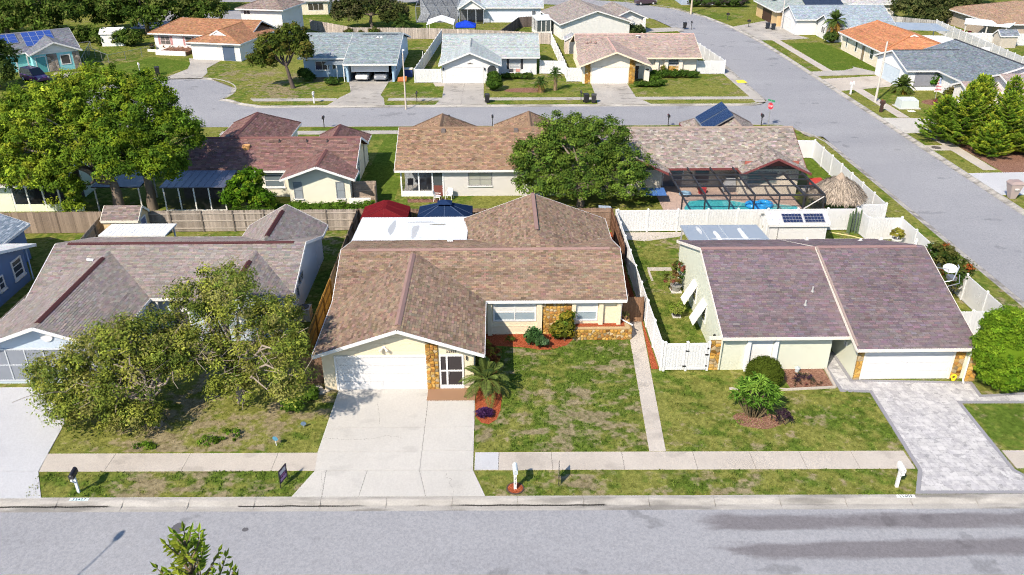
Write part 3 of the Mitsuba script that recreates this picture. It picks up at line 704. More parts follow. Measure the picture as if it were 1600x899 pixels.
# ------------------------------------------------------------------ ground, streets, kerbs
ZR = -0.12                                                     # road surface; the lots lie at 0
STREET = placer((0, 28.0, 0), -0.68)                            # local x along the near street, y away from it
def S(x, y): return tuple(STREET([x, y, 0])[:2])
near = Polygon([S(-150, -7.7), S(60, -7.7), S(60, 0.35), S(-150, 0.35)])
side_line = [(38.4, -20), (38.4, 126), (38.2, 138), (37.2, 150), (35.0, 162), (31.0, 172), (24.0, 180), (12, 185.5), (-10, 188.5), (-60, 190)]
side = LineString(side_line).buffer(5.05, cap_style=2, join_style=1)
side = side.difference(sbox(33.0, -25, 34.85, 84.8))
cross = sbox(-43, 89.55, 36, 97.45)
bulb = Point(-43.2, 104.2).buffer(9.0, 24)
fillet = unary_union([Polygon([(33.3, y0), (33.3, y0 + s * 3.2), (30.1, y0)]).difference(Point(30.1, y0 + s * 3.2).buffer(3.2)) for y0, s in ((97.45, 1), (89.55, -1))])
neck = Polygon([(-43, 89.5), (-30, 89.5), (-27.5, 97.5), (-30.5, 98.4), (-33.6, 101.2), (-43, 104)])
back_lane = Polygon([(-66, 152), (-44, 150), (-38, 160), (-40, 172), (-70, 176)])
roads = unary_union([near, side, cross, bulb, neck, fillet, back_lane])
land_box = sbox(-420, -120, 420, 700)
m = MB(); m.prism(roads.intersection(land_box), ZR - 0.03, ZR, (.25, .25, .25)); struct(m.build('road', 'asphalt'))
near_cut = Polygon([S(-150, -7.7), S(60, -7.7), S(60, .66), S(-150, .66)])
m = MB(); m.prism(land_box.difference(unary_union([near_cut, unary_union([side, cross, bulb, neck, fillet]).buffer(.49), back_lane])), -0.3, 0.0, (.1, .15, .03)); struct(m.build('lawn', 'grass_ground'))
m = MB(); m.box(-2500, 2500, -600, 2800, -0.5, -0.36, (.1, .15, .03)); struct(m.build('ground', 'grass_ground'))

def f_kerb(p, n, uv):
    a = fbm(p.x * 0.9, p.y * 5.0, 2.0, 4)
    s = noise(p.x * 22.0, p.y * 22.0, 1.0)
    c = mix((0.26, 0.248, 0.228), (0.40, 0.385, 0.36), a) * (0.92 + 0.16 * s)
    yy = p.y - 28.0 + 0.0119 * p.x                              # wet silt lies in the gutter of the near street
    wet = smoothstep(0.60, 0.64, noise(p.x * 0.21 + 3.0, 1.0, 5.0) * 0.7 + 0.3 * noise(p.x * 0.8, 2.0, 8.0)) * smoothstep(0.06, 0.02, dr.abs(yy - 0.31 + 0.03 * noise(p.x * 2.0, 3.0, 1.0)))
    grime = smoothstep(0.50, 0.72, fbm(p.x * 0.35 + 7.0, p.y * 2.0, 9.0, 4)) * 0.38
    return c * (1.0 - grime) * (1.0 - 0.85 * wet)
scene['kerb_concrete'] = two({'type': 'diffuse', 'reflectance': proc(f_kerb)})
tag('kerb', kind='structure')
KERB = [(-.02, ZR - .03), (-.02, ZR + .006), (.30, ZR + .012), (.42, -.05), (.52, -.005), (.60, .018), (.78, .022), (.78, -.2)]
def kerb_run(line, width=1.0, length=3.05, gap=.012, left=True):
    """Kerb-and-gutter sections along a line whose left (or right) side is the lot."""
    ls = LineString(line); n = max(1, int(round(ls.length / length)))
    for i in range(n):
        a, b = ls.length * i / n + gap / 2, ls.length * (i + 1) / n - gap / 2
        k = 2 if ls.length / n < 4 else 3
        st = []
        for q in np.linspace(a, b, k + 1):
            p0, p1 = np.array(ls.interpolate(max(q - .2, 0)).coords[0]), np.array(ls.interpolate(min(q + .2, ls.length)).coords[0])
            d = (p1 - p0) / np.linalg.norm(p1 - p0); o = np.array([-d[1], d[0]]) * (1 if left else -1); c = np.array(ls.interpolate(q).coords[0])
            st.append([(*(c + o * u * width), z) for u, z in KERB])
        V = np.vstack(st); w = len(KERB); F = []
        for s in range(k):
            F += [[s * w + j, (s + 1) * w + j, (s + 1) * w + j + 1, s * w + j + 1] for j in range(w - 1)]
        E_ = [[0, j, j + 1] for j in range(1, w - 1)] + [[k * w, k * w + j + 1, k * w + j] for j in range(1, w - 1)]
        F = np.vstack([np.array([[f[0], f[1], f[2]] for f in F] + [[f[0], f[2], f[3]] for f in F]), np.array(E_)])
        m = MB(); m.add(V, F, (.4, .4, .38)); m.build('kerb__section', 'kerb_concrete')
kerb_run([S(-29, 0), S(30.5, 0)])
kerb_run([(34.8, 35), (34.8, 82.5), (34.3, 85.0), (33.2, 87.3), (32.0, 88.7), (30.8, 89.4), (29.6, 89.5), (-28, 89.5)], left=True, width=.8, length=4)
kerb_run([(-29.2, 97.5), (30.2, 97.5), (31.8, 97.95), (32.9, 99.2), (33.3, 101), (33.3, 126), (33.1, 138), (32.2, 149.5)], left=True, width=.8, length=4)
kerb_run([(43.5, 36), (43.5, 126), (43.3, 138.5), (42.2, 151), (39.8, 164), (35.2, 175.5), (27.2, 184.4)], left=False, width=.8, length=4)
th = np.radians(np.linspace(-28, 200, 28))
kerb_run([(-28.8, 97.6), (-31.6, 98.9), (-33.8, 101.0)] + [(-43.2 + 9.0 * math.cos(t), 104.2 + 9.0 * math.sin(t)) for t in th[1:]], left=False, width=.8, length=4)

# house numbers painted on the kerb (white plate, dark digits)
def kerb_number(x, text, back, ink):
    sec = numbered('kerb__number_plate'); X = lambda v: STREET(np.asarray(v, float))
    m = MB(X); m.hexa([(x - .42, .56, .02), (x + .42, .56, .02), (x + .42, .74, .026), (x - .42, .74, .026)], [(x - .42, .56, .024), (x + .42, .56, .024), (x + .42, .74, .029), (x - .42, .74, .029)], back); m.build(sec, 'paint', exact=True)
    t = meshkit.text_mesh(text, .14, .002, True); v = t.vertices; w = v[:, 0].max() - v[:, 0].min()
    mm = MB(X); mm.add(np.stack([v[:, 0] - v[:, 0].min() - w / 2 + x, v[:, 1] + .585, v[:, 2] + .031], 1), t.faces, ink); mm.build(sec + '__lettering', 'paint', exact=True)
kerb_number(-19.15, '11417', (.50, .62, .66), (.05, .08, .10))
kerb_number(18.45, '11409', (.70, .72, .72), (.04, .06, .06))

# manhole-like patches on the near street
for x, y, rx, ry in ((-14.1, 27.15, .30, .34), (-11.15, 27.0, .14, .12)):
    struct(sheet('road_patch', blob_poly(x, y, rx, ry, 3, 20, .05), ZR + .004, 'matte', c=(.10, .10, .11)))
struct(sheet('road_patch', Polygon([(28.5, 97.0), (33, 93), (42, 92), (43, 96.5), (36, 97.4)]).buffer(.4), ZR + .004, 'asphalt'))

# ------------------------------------------------------------------ paved areas of the front row
tag('sidewalk', kind='structure')
jx = [-18.88, -15.23, -10.96]; J = lambda xs: [[S(x, 2.4), S(x + .02, 4.1)] for x in xs]
slabs('sidewalk', [S(-21.95, 2.58), S(-8.86, 2.58), S(-8.93, 3.91), S(-22.2, 3.91)], 'concrete_beige', cuts=J(jx))
jx = [-.14, 2.43, 5.87, 9.36, 12.14, 14.59, 17.12]
slabs('sidewalk', [S(-1.3, 2.58), S(19.75, 2.58), S(19.75, 3.91), S(-1.3, 3.91)], 'concrete_beige', cuts=J(jx), top=.028)
slabs('sidewalk', [S(24.6, 2.58), S(34, 2.58), S(34, 3.91), S(24.6, 3.91)], 'concrete_beige', cuts=J([27.5, 30.5]))
m = MB(); m.prism([S(-1.28, 2.6), S(-.15, 2.6), S(-.15, 3.89), S(-1.28, 3.89)], .01, .033, (.4, .4, .4)); m.build('sidewalk__slab', 'concrete_blue')

drive = thing('driveway', 'wide pale concrete driveway in front of the tan-roofed cream house', 'driveway'); tag(drive, kind='structure')
pts = [(-8.95, 37.5), (-8.84, 37.5), (-3.95, 37.5), (-3.95, 36.32), (-1.36, 36.30), (-1.32, 32.0), (-1.32, 30.58), (-.75, 28.8), (-9.5, 28.9), (-8.82, 30.68), (-8.95, 32.1)]
slabs(drive, [(-8.86, 37.5), (-3.95, 37.5), (-3.95, 36.32), (-1.36, 36.30), (-1.32, 30.58), (-.72, 28.78), (-9.55, 28.88), (-8.84, 30.68), (-8.98, 32.1)], 'concrete_pale', top=.032,
      cuts=[[(-3.9, 40), (-3.86, 30.6)], [(-3.86, 30.6), (-3.25, 28)], [(-12, 32.13), (2, 32.0)], [(-12, 30.68), (2, 30.56)], [(-6.35, 30.65), (-6.55, 28)], [(-8.3, 30.7), (-8.1, 28)], [(-12, 34.0), (2, 33.95)]])
ld = thing('driveway', 'smooth pale blue-grey driveway at the left edge beside the leaning black mailbox', 'driveway'); tag(ld, kind='structure')
slabs(ld, [(-31, 38.0), (-24.9, 38.0), (-22.5, 34.8), (-22.15, 32.2), (-21.95, 30.85), (-20.9, 28.98), (-31, 29.1)], 'concrete_blue', top=.034, cuts=[[(-32, 30.95), (-20, 30.85)]])
rd = thing('driveway', 'grey stamped-stone driveway with dark border bands leading to the purple-roofed house', 'driveway'); tag(rd, kind='structure')
outer = Polygon([(18.62, 39.4), (19.45, 40.9), (19.75, 40.9), (19.72, 37.97), (26.3, 37.62), (26.17, 36.35), (29.5, 36.6), (29.5, 35.55), (24.7, 35.6), (24.5, 30.2), (25.6, 28.5), (18.98, 28.6), (19.86, 30.25), (20.2, 36.7), (18.62, 36.8)])
inner = outer.buffer(-.2, join_style=2)
m = MB(); m.prism(inner, 0, .03, (.5, .5, .5)); m.build(rd + '__paving', 'paver')
m = MB(); m.prism(outer.difference(inner.buffer(.006)), 0, .036, (.235, .235, .255)); m.build(rd + '__border', 'matte')
walk = thing('walkway', 'narrow concrete walkway along the white fence beside the cream house', 'walkway'); tag(walk, kind='structure')
slabs(walk, [(8.22, 44.7), (8.95, 44.7), (8.12, 31.86), (7.3, 31.86), (7.9, 42.4), (8.06, 43.0)], 'concrete_beige', top=.03, cuts=[[(6, y), (10, y)] for y in (43.2, 41.3, 39.4, 37.5, 35.6, 33.7)])
m = MB(); m.box(-3.95, -1.36, 36.33, 37.48, 0, .05, (.27, .165, .105)); pf = m.build('porch_floor', 'matte'); struct(pf)

# lawns laid over the ground sheet
def lawn(poly, mat, z=.004): struct(sheet('lawn', poly, z, mat))
lawn([(-1.3, 32.0), (7.28, 31.9), (8.0, 44.4), (-1.0, 44.4), (-1.3, 37)], 'grass_patchy')
lawn([S(-1.2, .78), S(19.0, .78), S(19.8, 2.56), S(-1.28, 2.56)], 'grass_patchy', .004)
lawn([S(9.3, .78), S(19.05, .78), S(19.8, 2.56), S(9.3, 2.56)], 'grass_olive', .009)
lawn([(8.14, 31.85), (20.0, 31.75), (20.1, 36.6), (18.5, 36.8), (18.5, 39.2), (9.3, 39.2), (8.7, 39.2)], 'grass_olive')
lawn([(9.2, 39.2), (12.5, 39.2), (12.6, 50), (32.5, 50), (32.5, 59), (9.2, 59)], 'grass_olive')
lawn([(26.3, 36), (26.3, 50), (33, 50), (33, 28.6), (25.7, 28.6), (24.6, 30.3), (24.9, 35.4), (29.6, 35.5)], 'grass_olive', .006)
lawn([S(-21.9, .78), S(-9.6, .78), S(-8.9, 2.56), S(-21.95, 2.56)], 'grass_patchy', .004)
lawn([(-22.1, 32.3), (-9.0, 32.2), (-8.9, 37.6), (-11.2, 44), (-25, 44), (-24.9, 38.1), (-22.6, 34.9)], 'grass_brown')
lawn([(-31.5, 53), (-29.5, 49), (-29.5, 59.2), (-33, 59.2)], 'grass_lush', .004)
lawn([(-13.5, 84), (-9, 84), (-9, 88.7), (-30, 88.7), (-30, 84)], 'grass_lush', .004)
lawn([(-12.5, 66), (-9.0, 66), (-9.0, 87), (-12.0, 87)], 'grass_lush', .006)
lawn([(-6, 116), (9.5, 110), (-7.5, 109.5), (-7.2, 101.8), (-1.7, 101.8), (9.2, 101.8), (12.0, 101.8), (12.0, 109)], 'grass_ground', .006)
lawn([(26.6, 68), (30.7, 60), (30.7, 76.5), (26.6, 76.5)], 'grass_lush', .006)
lawn([(47.0, 115.5), (54.0, 116.0), (54.5, 128), (53, 137), (47.6, 136)], 'grass_lush', .006)
lawn([(-58, 118), (-46.2, 115.0), (-44.0, 122.5), (-52, 127)], 'grass_lush', .006)
lawn([(-39, 112.5), (-33.2, 106), (-29, 99), (-21, 101.8), (-22, 115), (-38, 118)], 'grass_brown', .006)
lawn([(-29, 163), (-27, 168), (-34, 170), (-37, 165)], 'grass_lush', .006)
lawn([(-11, 147), (-11, 158), (-17, 160), (-18, 148)], 'grass_lush', .006)
lawn([(-14, 110.5), (-11.2, 110.5), (-9.3, 139), (-14, 139)], 'grass_olive', .006)

# paving of the other rows
def paving(name, label, poly, mat, cuts=None, top=.03):
    k = thing(name, label, name.replace('_', ' ')); tag(k, kind='structure'); slabs(k, poly, mat, top=top, cuts=cuts); return k
slabs('sidewalk', [(-30, 100.2), (-20, 100.2), (-20, 101.5), (-30.8, 101.5)], 'concrete_grey')
slabs('sidewalk', [(-13.6, 100.2), (-7.0, 100.2), (-7.0, 101.5), (-13.6, 101.5)], 'concrete_grey', cuts=[[(-10.3, 99), (-10.3, 103)]])
slabs('sidewalk', [(-1.7, 100.2), (12.2, 100.2), (12.2, 101.5), (-1.7, 101.5)], 'concrete_grey', cuts=[[(x, 99), (x, 103)] for x in (1.8, 5.2, 8.7)])
slabs('sidewalk', [(17.3, 100.2), (31.6, 100.2), (31.6, 101.5), (17.3, 101.5)], 'concrete_grey', cuts=[[(x, 99), (x, 103)] for x in (20.8, 24.2, 27.8)])
slabs('sidewalk', [(31.6, 98.6), (32.9, 98.9), (32.4, 135), (31.2, 135)], 'concrete_grey', cuts=[[(30, y), (34, y)] for y in range(102, 134, 4)])
slabs('sidewalk', [(-30, 86.0), (29.2, 86.0), (29.2, 87.3), (-30, 87.3)], 'concrete_grey', cuts=[[(x, 85), (x, 89)] for x in range(-27, 29, 4)])
slabs('sidewalk', [(28.2, 77.6), (31.2, 77.6), (31.2, 88), (29.0, 88)], 'concrete_pale', cuts=[[(27, 81), (33, 81)], [(27, 84.5), (33, 84.5)]])
slabs('sidewalk', [(46.0, 36), (47.3, 36), (47.3, 66.0), (46.0, 66.0)], 'concrete_beige', cuts=[[(45, y), (49, y)] for y in range(40, 66, 4)])
slabs('sidewalk', [(46.0, 73.2), (47.3, 73.2), (47.3, 85.2), (46.0, 85.2)], 'concrete_beige', cuts=[[(45, 77), (49, 77)], [(45, 81), (49, 81)]])
slabs('sidewalk', [(46.0, 91.5), (47.3, 91.5), (47.3, 105.5), (46.0, 105.5)], 'concrete_beige', cuts=[[(45, y), (49, y)] for y in (95, 98.5, 102)])
slabs('sidewalk', [(46.0, 115.5), (47.3, 115.5), (47.0, 145), (45.7, 145)], 'concrete_beige', cuts=[[(45, y), (49, y)] for y in range(119, 144, 4)])
paving('driveway', 'stained concrete driveway of the pale blue house with the open garage', [(-19.9, 110.2), (-14.6, 110.2), (-14.8, 103), (-14.2, 101.4), (-13.7, 98.2), (-20.6, 98.2), (-19.7, 102.0), (-18.8, 104.5)], 'concrete_grey', [[(-21, 101.6), (-13, 101.6)], [(-21, 105.8), (-13, 105.8)]])
paving('driveway', 'concrete driveway of the white house with the pale teal roof', [(-7.1, 109.4), (-1.85, 109.4), (-1.75, 101.4), (-1.3, 98.2), (-7.6, 98.2), (-6.95, 101.4)], 'concrete_grey', [[(-8, 101.5), (0, 101.5)], [(-4.4, 111), (-4.5, 97)], [(-8, 105.5), (0, 105.5)]])
paving('driveway', 'mottled grey driveway of the beige house with orange stone piers', [(12.4, 108.9), (17.2, 108.9), (17.3, 101.4), (18.6, 98.2), (12.1, 98.2), (12.3, 101.4)], 'concrete_grey', [[(11, 101.5), (19, 101.5)], [(11, 105.2), (19, 105.2)]])
paving('driveway', 'curving driveway from the turning circle to the white house with the orange roof', [(-45.6, 112.6), (-40.4, 112.9), (-40.6, 116), (-41.6, 119), (-41.2, 124), (-46.5, 126), (-45.0, 122), (-44.2, 118.5)], 'concrete_grey', [[(-47, 119.5), (-38, 119.5)]])
paving('driveway', 'white stamped driveway at the right edge beside the stone planter post', [(44.1, 66.6), (44.1, 72.3), (62, 73.0), (62, 66.0)], 'paver' if False else 'concrete_blue', [[(46, 60), (46, 80)], [(50, 60), (50, 80)]])
paving('driveway', 'broad pale driveway beside the row of pine trees', [(44.0, 85.3), (44.0, 91.4), (48.4, 91.2), (50.6, 89.6), (51.8, 87.4), (49, 85.6)], 'concrete_pale', [[(46, 80), (46, 95)], [(48.4, 80), (48.4, 95)]])
paving('driveway', 'driveway of the house with the dark grey roof and open white garage', [(44.1, 104.2), (44.1, 110.8), (52.6, 112.6), (52.8, 106.8), (47, 105.0)], 'concrete_beige', [[(46, 100), (46, 115)], [(49.3, 100), (49.3, 115)]])
paving('driveway', 'driveway and paved front court of the house with the bright orange roof', [(44.1, 112.6), (44.1, 115.3), (49, 116), (51, 117.5), (54.2, 130), (52.8, 130), (50.4, 120), (54, 113.6)], 'concrete_grey', [[(47, 110), (47, 120)]])
paving('driveway', 'driveway at the bend in front of the grey-roofed house with a white garage', [(43.9, 139), (43.3, 147), (42.6, 152), (50.6, 158.5), (51.5, 152), (51.0, 145), (52.5, 140.5), (47.3, 139)], 'concrete_grey', [[(40, 147), (56, 147)], [(47, 130), (48, 165)]])
paving('driveway', 'driveway by the parked car at the top of the bend', [(32.4, 151.5), (25.4, 150.2), (22.0, 149.5), (21.8, 145.0), (26, 146.2), (33.0, 148.2)], 'concrete_grey', [[(27, 140), (27, 155)]])
paving('driveway', 'pale concrete pad in front of the turquoise house', [(-61.0, 113.0), (-57.0, 113.8), (-57.6, 117.0), (-62, 116.5)], 'concrete_beige')
paving('driveway', 'driveway beside the maroon roofed house', [(-26.8, 84), (-23.4, 84), (-22.6, 88.7), (-28, 88.7)], 'concrete_grey')
pad = paving('patio', 'concrete patio pad by the corner of the pale teal roofed house', [(-8.2, 107.6), (-7.0, 107.6), (-7.0, 109.5), (-8.6, 109.5)], 'concrete_beige')
struct(sheet('mat', [(32.0, 108.6), (33.3, 108.8), (33.2, 110.4), (32.1, 110.2)], .045, 'paint', .008, (.72, .55, .02)))

# mulch and planting beds
def bed(poly, mat='mulch', z=.012): return struct(sheet('mulch_bed', poly, z, mat, .01))
bed([(-1.1, 43.4), (-.9, 42.0), (-.1, 41.95), (1.5, 41.75), (2.4, 41.45), (3.2, 41.5), (4.0, 41.95), (4.45, 42.6), (4.4, 43.4)])
bed([(-1.34, 36.3), (-1.3, 34.9), (-1.0, 34.35), (-.6, 34.2), (-.2, 34.6), (0, 35.4), (.1, 36.6), (-.2, 39.5), (-.7, 42.1), (-1.15, 42.1), (-1.2, 37.5)], z=.014)
bed([(8.97, 59.0), (9.08, 39.25), (8.66, 39.25), (8.98, 44.7), (8.3, 44.9), (8.0, 58.8)], z=.012)
rm = thing('mulch_ring', 'round red mulch ring at the foot of the white numbered mailbox', 'mulch ring')
m = MB(); m.prism(Point(.66, 29.27).buffer(.36, 16), .002, .03, (.3, .06, .03)); m.build(rm + '__mulch', 'mulch')
m = MB(); m.prism(Point(.66, 29.27).buffer(.41, 16).difference(Point(.66, 29.27).buffer(.355, 16)), .0, .05, (.08, .06, .05)); m.build(rm + '__edging', 'matte')
bed(blob_poly(13.3, 34.3, 1.2, .75, 4), 'brown_mulch')
bed([(15.9, 39.2), (18.5, 39.2), (18.42, 37.3), (16.0, 37.1)], 'brown_mulch')
ed = thing('bed_edging', 'low concrete edging around the bed in front of the pale green house', 'edging')
for a, b in (((12.6, 37.15), (15.8, 37.02)), ((15.8, 37.02), (18.48, 37.2)), ((18.48, 37.2), (18.62, 39.2))):
    m = MB(); m.beam((*a, .04), (*b, .04), .14, .1, (.36, .33, .30)); m.build(ed + '__length', 'concrete_beige')
bed([(47.6, 70.5), (55, 73.5), (58, 86), (48.6, 84.6), (47.4, 80)], 'brown_mulch')
bed(blob_poly(54.9, 97.8, 2.6, 1.6, 8), 'brown_mulch')
bed([(-7.9, 66.5), (-4.5, 66.5), (-4.6, 65.7), (-7.8, 65.7)], 'brown_mulch')
bed(blob_poly(3.6, 105.4, 2.6, 1.3, 5), 'brown_mulch')
bed([(-26.4, 33.9), (-24.5, 33.8), (-24.5, 36.0), (-26, 36)], 'brown_mulch', .006) if False else None

# short grass standing on the near lawns (uncountable: one object per lawn)
def turf(name, label, poly, density, dry, bare, size=.075, seed=0):
    r = np.random.default_rng(seed); g = (Polygon(poly) if isinstance(poly, list) else poly)  .buffer(.025); x0, y0, x1, y1 = g.bounds
    n = int((x1 - x0) * (y1 - y0) * density); P = np.column_stack([r.uniform(x0, x1, n), r.uniform(y0, y1, n)]); P = P[shapely.contains_xy(g, P[:, 0], P[:, 1])]
    c = np.array(f_grass(mi.Point3f(*[mi.Float(q.astype(np.float32)) for q in (P[:, 0], P[:, 1], P[:, 0] * 0)]), None, None, dry, bare)).T.reshape(-1, 3)
    green = np.clip((c[:, 1] / np.maximum(c[:, 0], 1e-3) - .75) * 1.6, .25, 1)
    keep = r.random(len(P)) < .25 + .75 * green; P, c, green = P[keep], c[keep], green[keep]; m = len(P)
    h = size * (.45 + .75 * green) * r.uniform(.6, 1.4, m)
    tip = np.column_stack([r.normal(size=m) * .35, r.normal(size=m) * .35, np.ones(m)]); tip /= np.linalg.norm(tip, axis=1, keepdims=True)
    N = np.column_stack([r.normal(size=m), r.normal(size=m), r.normal(size=m) * .15])
    V, F, C = leaf_cards(np.column_stack([P, h * .45]), N, 1.0, np.clip(c * 1.55 * np.array([1.05, 1.0, 1.1]) * (1 + .2 * r.normal(size=(m, 1))), .004, .8), np.random.default_rng(seed + 1), .75, 0, tip * 6)
    q = V.reshape(-1, 4, 3); cen = np.column_stack([P, h * .45])[:, None]; V = (cen + (q - cen) * h[:, None, None]).reshape(-1, 3)
    mm = MB(); mm.add(V, F, C); k = mm.build(name, 'leaf'); tag(k, label, 'grass', kind='stuff')
turf('grass', 'patchy green and tan grass of the middle front lawn', [(-1.3, 32.0), (7.25, 31.9), (7.9, 42.3), (4.4, 42.3), (2.5, 41.3), (0.1, 41.8), (.1, 35), (-.3, 34.2), (-1.3, 34.0)], 110, .57, .60, seed=1)
turf('grass', 'olive green grass of the right front lawn', [(8.2, 31.9), (19.9, 31.8), (20.1, 36.6), (18.5, 36.9), (15.9, 36.9), (12.5, 37.1), (12.4, 39.0), (9.25, 39.0)], 110, .47, .65, seed=2)
turf('grass', 'shaded grass of the left front lawn under the olive trees', [(-22.0, 32.4), (-9.1, 32.3), (-9.0, 37.4), (-10.5, 38), (-24.5, 38), (-22.5, 34.9)], 90, .42, .54, seed=3)
turf('grass', 'grass of the verge between the kerb and the sidewalk', unary_union([Polygon([S(-21.8, .8), S(-9.7, .8), S(-9.0, 2.54), S(-21.85, 2.54)]), Polygon([S(-.65, .8), S(18.95, .8), S(19.7, 2.54), S(-1.2, 2.54)])]).difference(Point(.66, 29.27).buffer(.42)), 120, .53, .60, seed=4)
turf('grass', 'grass of the side yard behind the white gate', [(9.4, 39.4), (12.3, 39.4), (12.4, 50), (12.4, 58.5), (9.6, 57)], 70, .43, .64, seed=5)

# hairline cracks in the middle driveway
def crack(owner, pts, w=.014, z=.0335, seed=0):
    r = np.random.default_rng(seed); P = np.vstack([wobble((*a, 0), (*b, 0), 9, .05, r)[:-1] for a, b in zip(pts[:-1], pts[1:])] + [[(*pts[-1], 0)]])
    q = LineString(P[:, :2]).buffer(w / 2, cap_style=2); m = MB(); m.prism(q, z - .002, z, (.20, .19, .17)); m.build(owner + '__crack', 'matte')
crack(drive, [(-8.9, 33.15), (-7.2, 33.0), (-5.6, 33.3), (-4.9, 33.05)], seed=1); crack(drive, [(-6.5, 36.2), (-6.2, 34.2)], .010, seed=2); crack(drive, [(-2.6, 30.5), (-2.2, 29.0)], .010, seed=3); crack(drive, [(-8.5, 30.6), (-8.2, 29.0)], .012, seed=4)
# ------------------------------------------------------------------ front row: the cream house
def gwall(H, axis, u0, u1, q0, q1, v0, v1, vm, ze, zr, ze2=None, col=None, drop=.15):
    ze2 = ze if ze2 is None else ze2
    M = (lambda u, v, z: (u, v, z)) if axis == 'x' else (lambda u, v, z: (v, u, z))
    zt = lambda v: (ze + (zr - ze) * (v - v0) / (vm - v0) if v <= vm else ze2 + (zr - ze2) * (v1 - v) / (v1 - vm)) - drop
    prof = [(q0, 0), (q1, 0), (q1, zt(q1))] + ([(vm, zt(vm))] if q0 < vm < q1 else []) + [(q0, zt(q0))]
    n = len(prof); V = [M(u0, v, z) for v, z in prof] + [M(u1, v, z) for v, z in prof]
    F = [[0, i, i + 1] for i in range(1, n - 1)] + [[n, n + i + 1, n + i] for i in range(1, n - 1)]
    F += [[a, a + n, (a + 1) % n + n] for a in range(n)] + [[a, (a + 1) % n + n, (a + 1) % n] for a in range(n)]
    H.wall.add(V, F, col or H.wallc)

CREAM = (.60, .53, .39)
H = House('cream_house', 'cream house with tan-brown shingle roof and front garage gable, middle of the front row', roof=(.220, .158, .117), wall=CREAM, var=.17, cap=(.25, .165, .15), streak=.20, pattern=1, tab=.30, course=.15)
H.gable(-9.95, 7.65, 43.0, 51.0, 'x', 2.5, 4.1, walls=False, capspan=(-8.9, 7.0), ze2=2.95)
gwall(H, 'x', -9.6, 7.35, 43.35, 50.6, 43.0, 51.0, 47.0, 2.5, 4.1, 2.95)
H.gable(-9.95, -.82, 36.95, 47.0, 'y', 2.5, 4.05, walls=False, ends=(1, 0), capspan=(37.5, 46.4), cut=(0, 3.95))
gwall(H, 'y', 37.48, 46.5, -9.6, -1.42, -9.95, -.82, -5.385, 2.5, 4.05)
ap = (2.46, 48.2, 4.56)
H.plane((-2.8, 55.6, 2.55), (-2.8, 43.4, 2.55), ap, (2.46, 55.6, 4.56)); H.plane((7.8, 43.4, 2.55), (7.8, 55.6, 2.55), (2.46, 55.6, 4.56), ap)
H.plane((1.15, 46.96, 4.1), (3.77, 46.96, 4.1), ap, ap)
H.caps.beam((2.46, 48.9, 4.63), (2.46, 55.5, 4.63), .26, .05, H.cap)
H.edge((7.8, 51, 2.55), (7.8, 55.6, 2.55), out=(1, 0)); H.edge((-2.8, 55.6, 2.55), (2.46, 55.6, 4.56), out=(0, 1)); H.edge((7.8, 55.6, 2.55), (2.46, 55.6, 4.56), out=(0, 1))
gwall(H, 'y', 50.0, 55.2, -2.4, 7.4, -2.8, 7.8, 2.46, 2.55, 4.56)
H.garage('S', 37.48, -6.43, 4.80, 2.1, col=(.54, .54, .545), d=-.0)
k = H.key
stone_wall(k + '__stone_pillar', (-4.0, -3.32, .0, 3.2), 'S', 37.48, size=.22, depth=.10, seed=3)
sd = numbered(k + '__screen_door')                                   # white screened entry: a side light and a door
m = MB(); F = Face(m, 'S', 37.48)
for a, b in ((-3.28, -3.2), (-2.92, -2.82), (-2.06, -1.96)): F.box(a, b, .06, 2.2, -.02, .06, WHITE)
for a, b in ((-3.2, -2.92), (-2.82, -2.06)):
    for z0, z1 in ((.06, .28), (1.16, 1.24), (2.12, 2.2)): F.box(a, b, z0, z1, -.02, .055, WHITE)
m.build(sd + '__frame')
for a, b in ((-3.2, -2.92), (-2.82, -2.06)):
    for z0, z1 in ((.28, 1.16), (1.24, 2.12)):
        m = MB(); F = Face(m, 'S', 37.48); F.box(a, b, z0, z1, -.02, .012, (.035, .03, .032)); m.build(sd + '__screen')
m = MB(); F = Face(m, 'S', 37.48); F.box(-2.79, -2.75, 1.0, 1.2, .055, .09, (.3, .3, .3)); m.build(sd + '__handle', 'metal')
m = MB(); F = Face(m, 'S', 37.48)                                    # lap lines of the gable siding
for z in (2.52, 2.9, 3.28): F.box(-9.3 + max(0, (z - 2.3)) * 2.6, -4.05, z, z + .015, 0, .012, np.array(CREAM) * .93)
m.build(k + '__siding_lap')
fl = numbered(k + '__floodlight'); m = MB(); F = Face(m, 'S', 37.48); F.box(-6.28, -6.12, 2.62, 2.78, 0, .05, WHITE)
for s in (-1, 1): m.tube([(-6.2 + s * .06, 37.42, 2.68), (-6.2 + s * .22, 37.22, 2.58)], [.045, .085], (.62, .58, .5), 8)
m.build(fl)
t = meshkit.text_mesh('11413', .13, .02, True); v = t.vertices
m = MB(); m.add(np.stack([v[:, 0] - 2.9, 37.47 - v[:, 2], v[:, 1] + 2.34], 1), t.faces, (.05, .04, .035)); m.build(k + '__house_number')
wl = MB(); F = Face(wl, 'S', 37.48); F.box(-1.84, -1.76, 1.9, 2.12, 0, .1, (.05, .045, .04)); wl.build(k + '__wall_lamp')
BL = (.23, .29, .33)
H.window('S', 43.35, .92, 1.55, 2.62, 1.25, 1, 1, sill=None, glass=BL, fw=.1, blinds=.5)
H.window('S', 43.35, 5.30, 1.55, 1.32, 1.25, 0, 1, glass=BL, fw=.1, blinds=.5)
for a, b in ((-.72, -.45), (2.26, 2.58), (4.38, 4.62), (6.02, 6.28), (7.12, 7.36)):
    m = MB(); F = Face(m, 'S', 43.35); F.box(a, b, 0, 2.42, 0, .2, CREAM); m.build(k + '__pier')
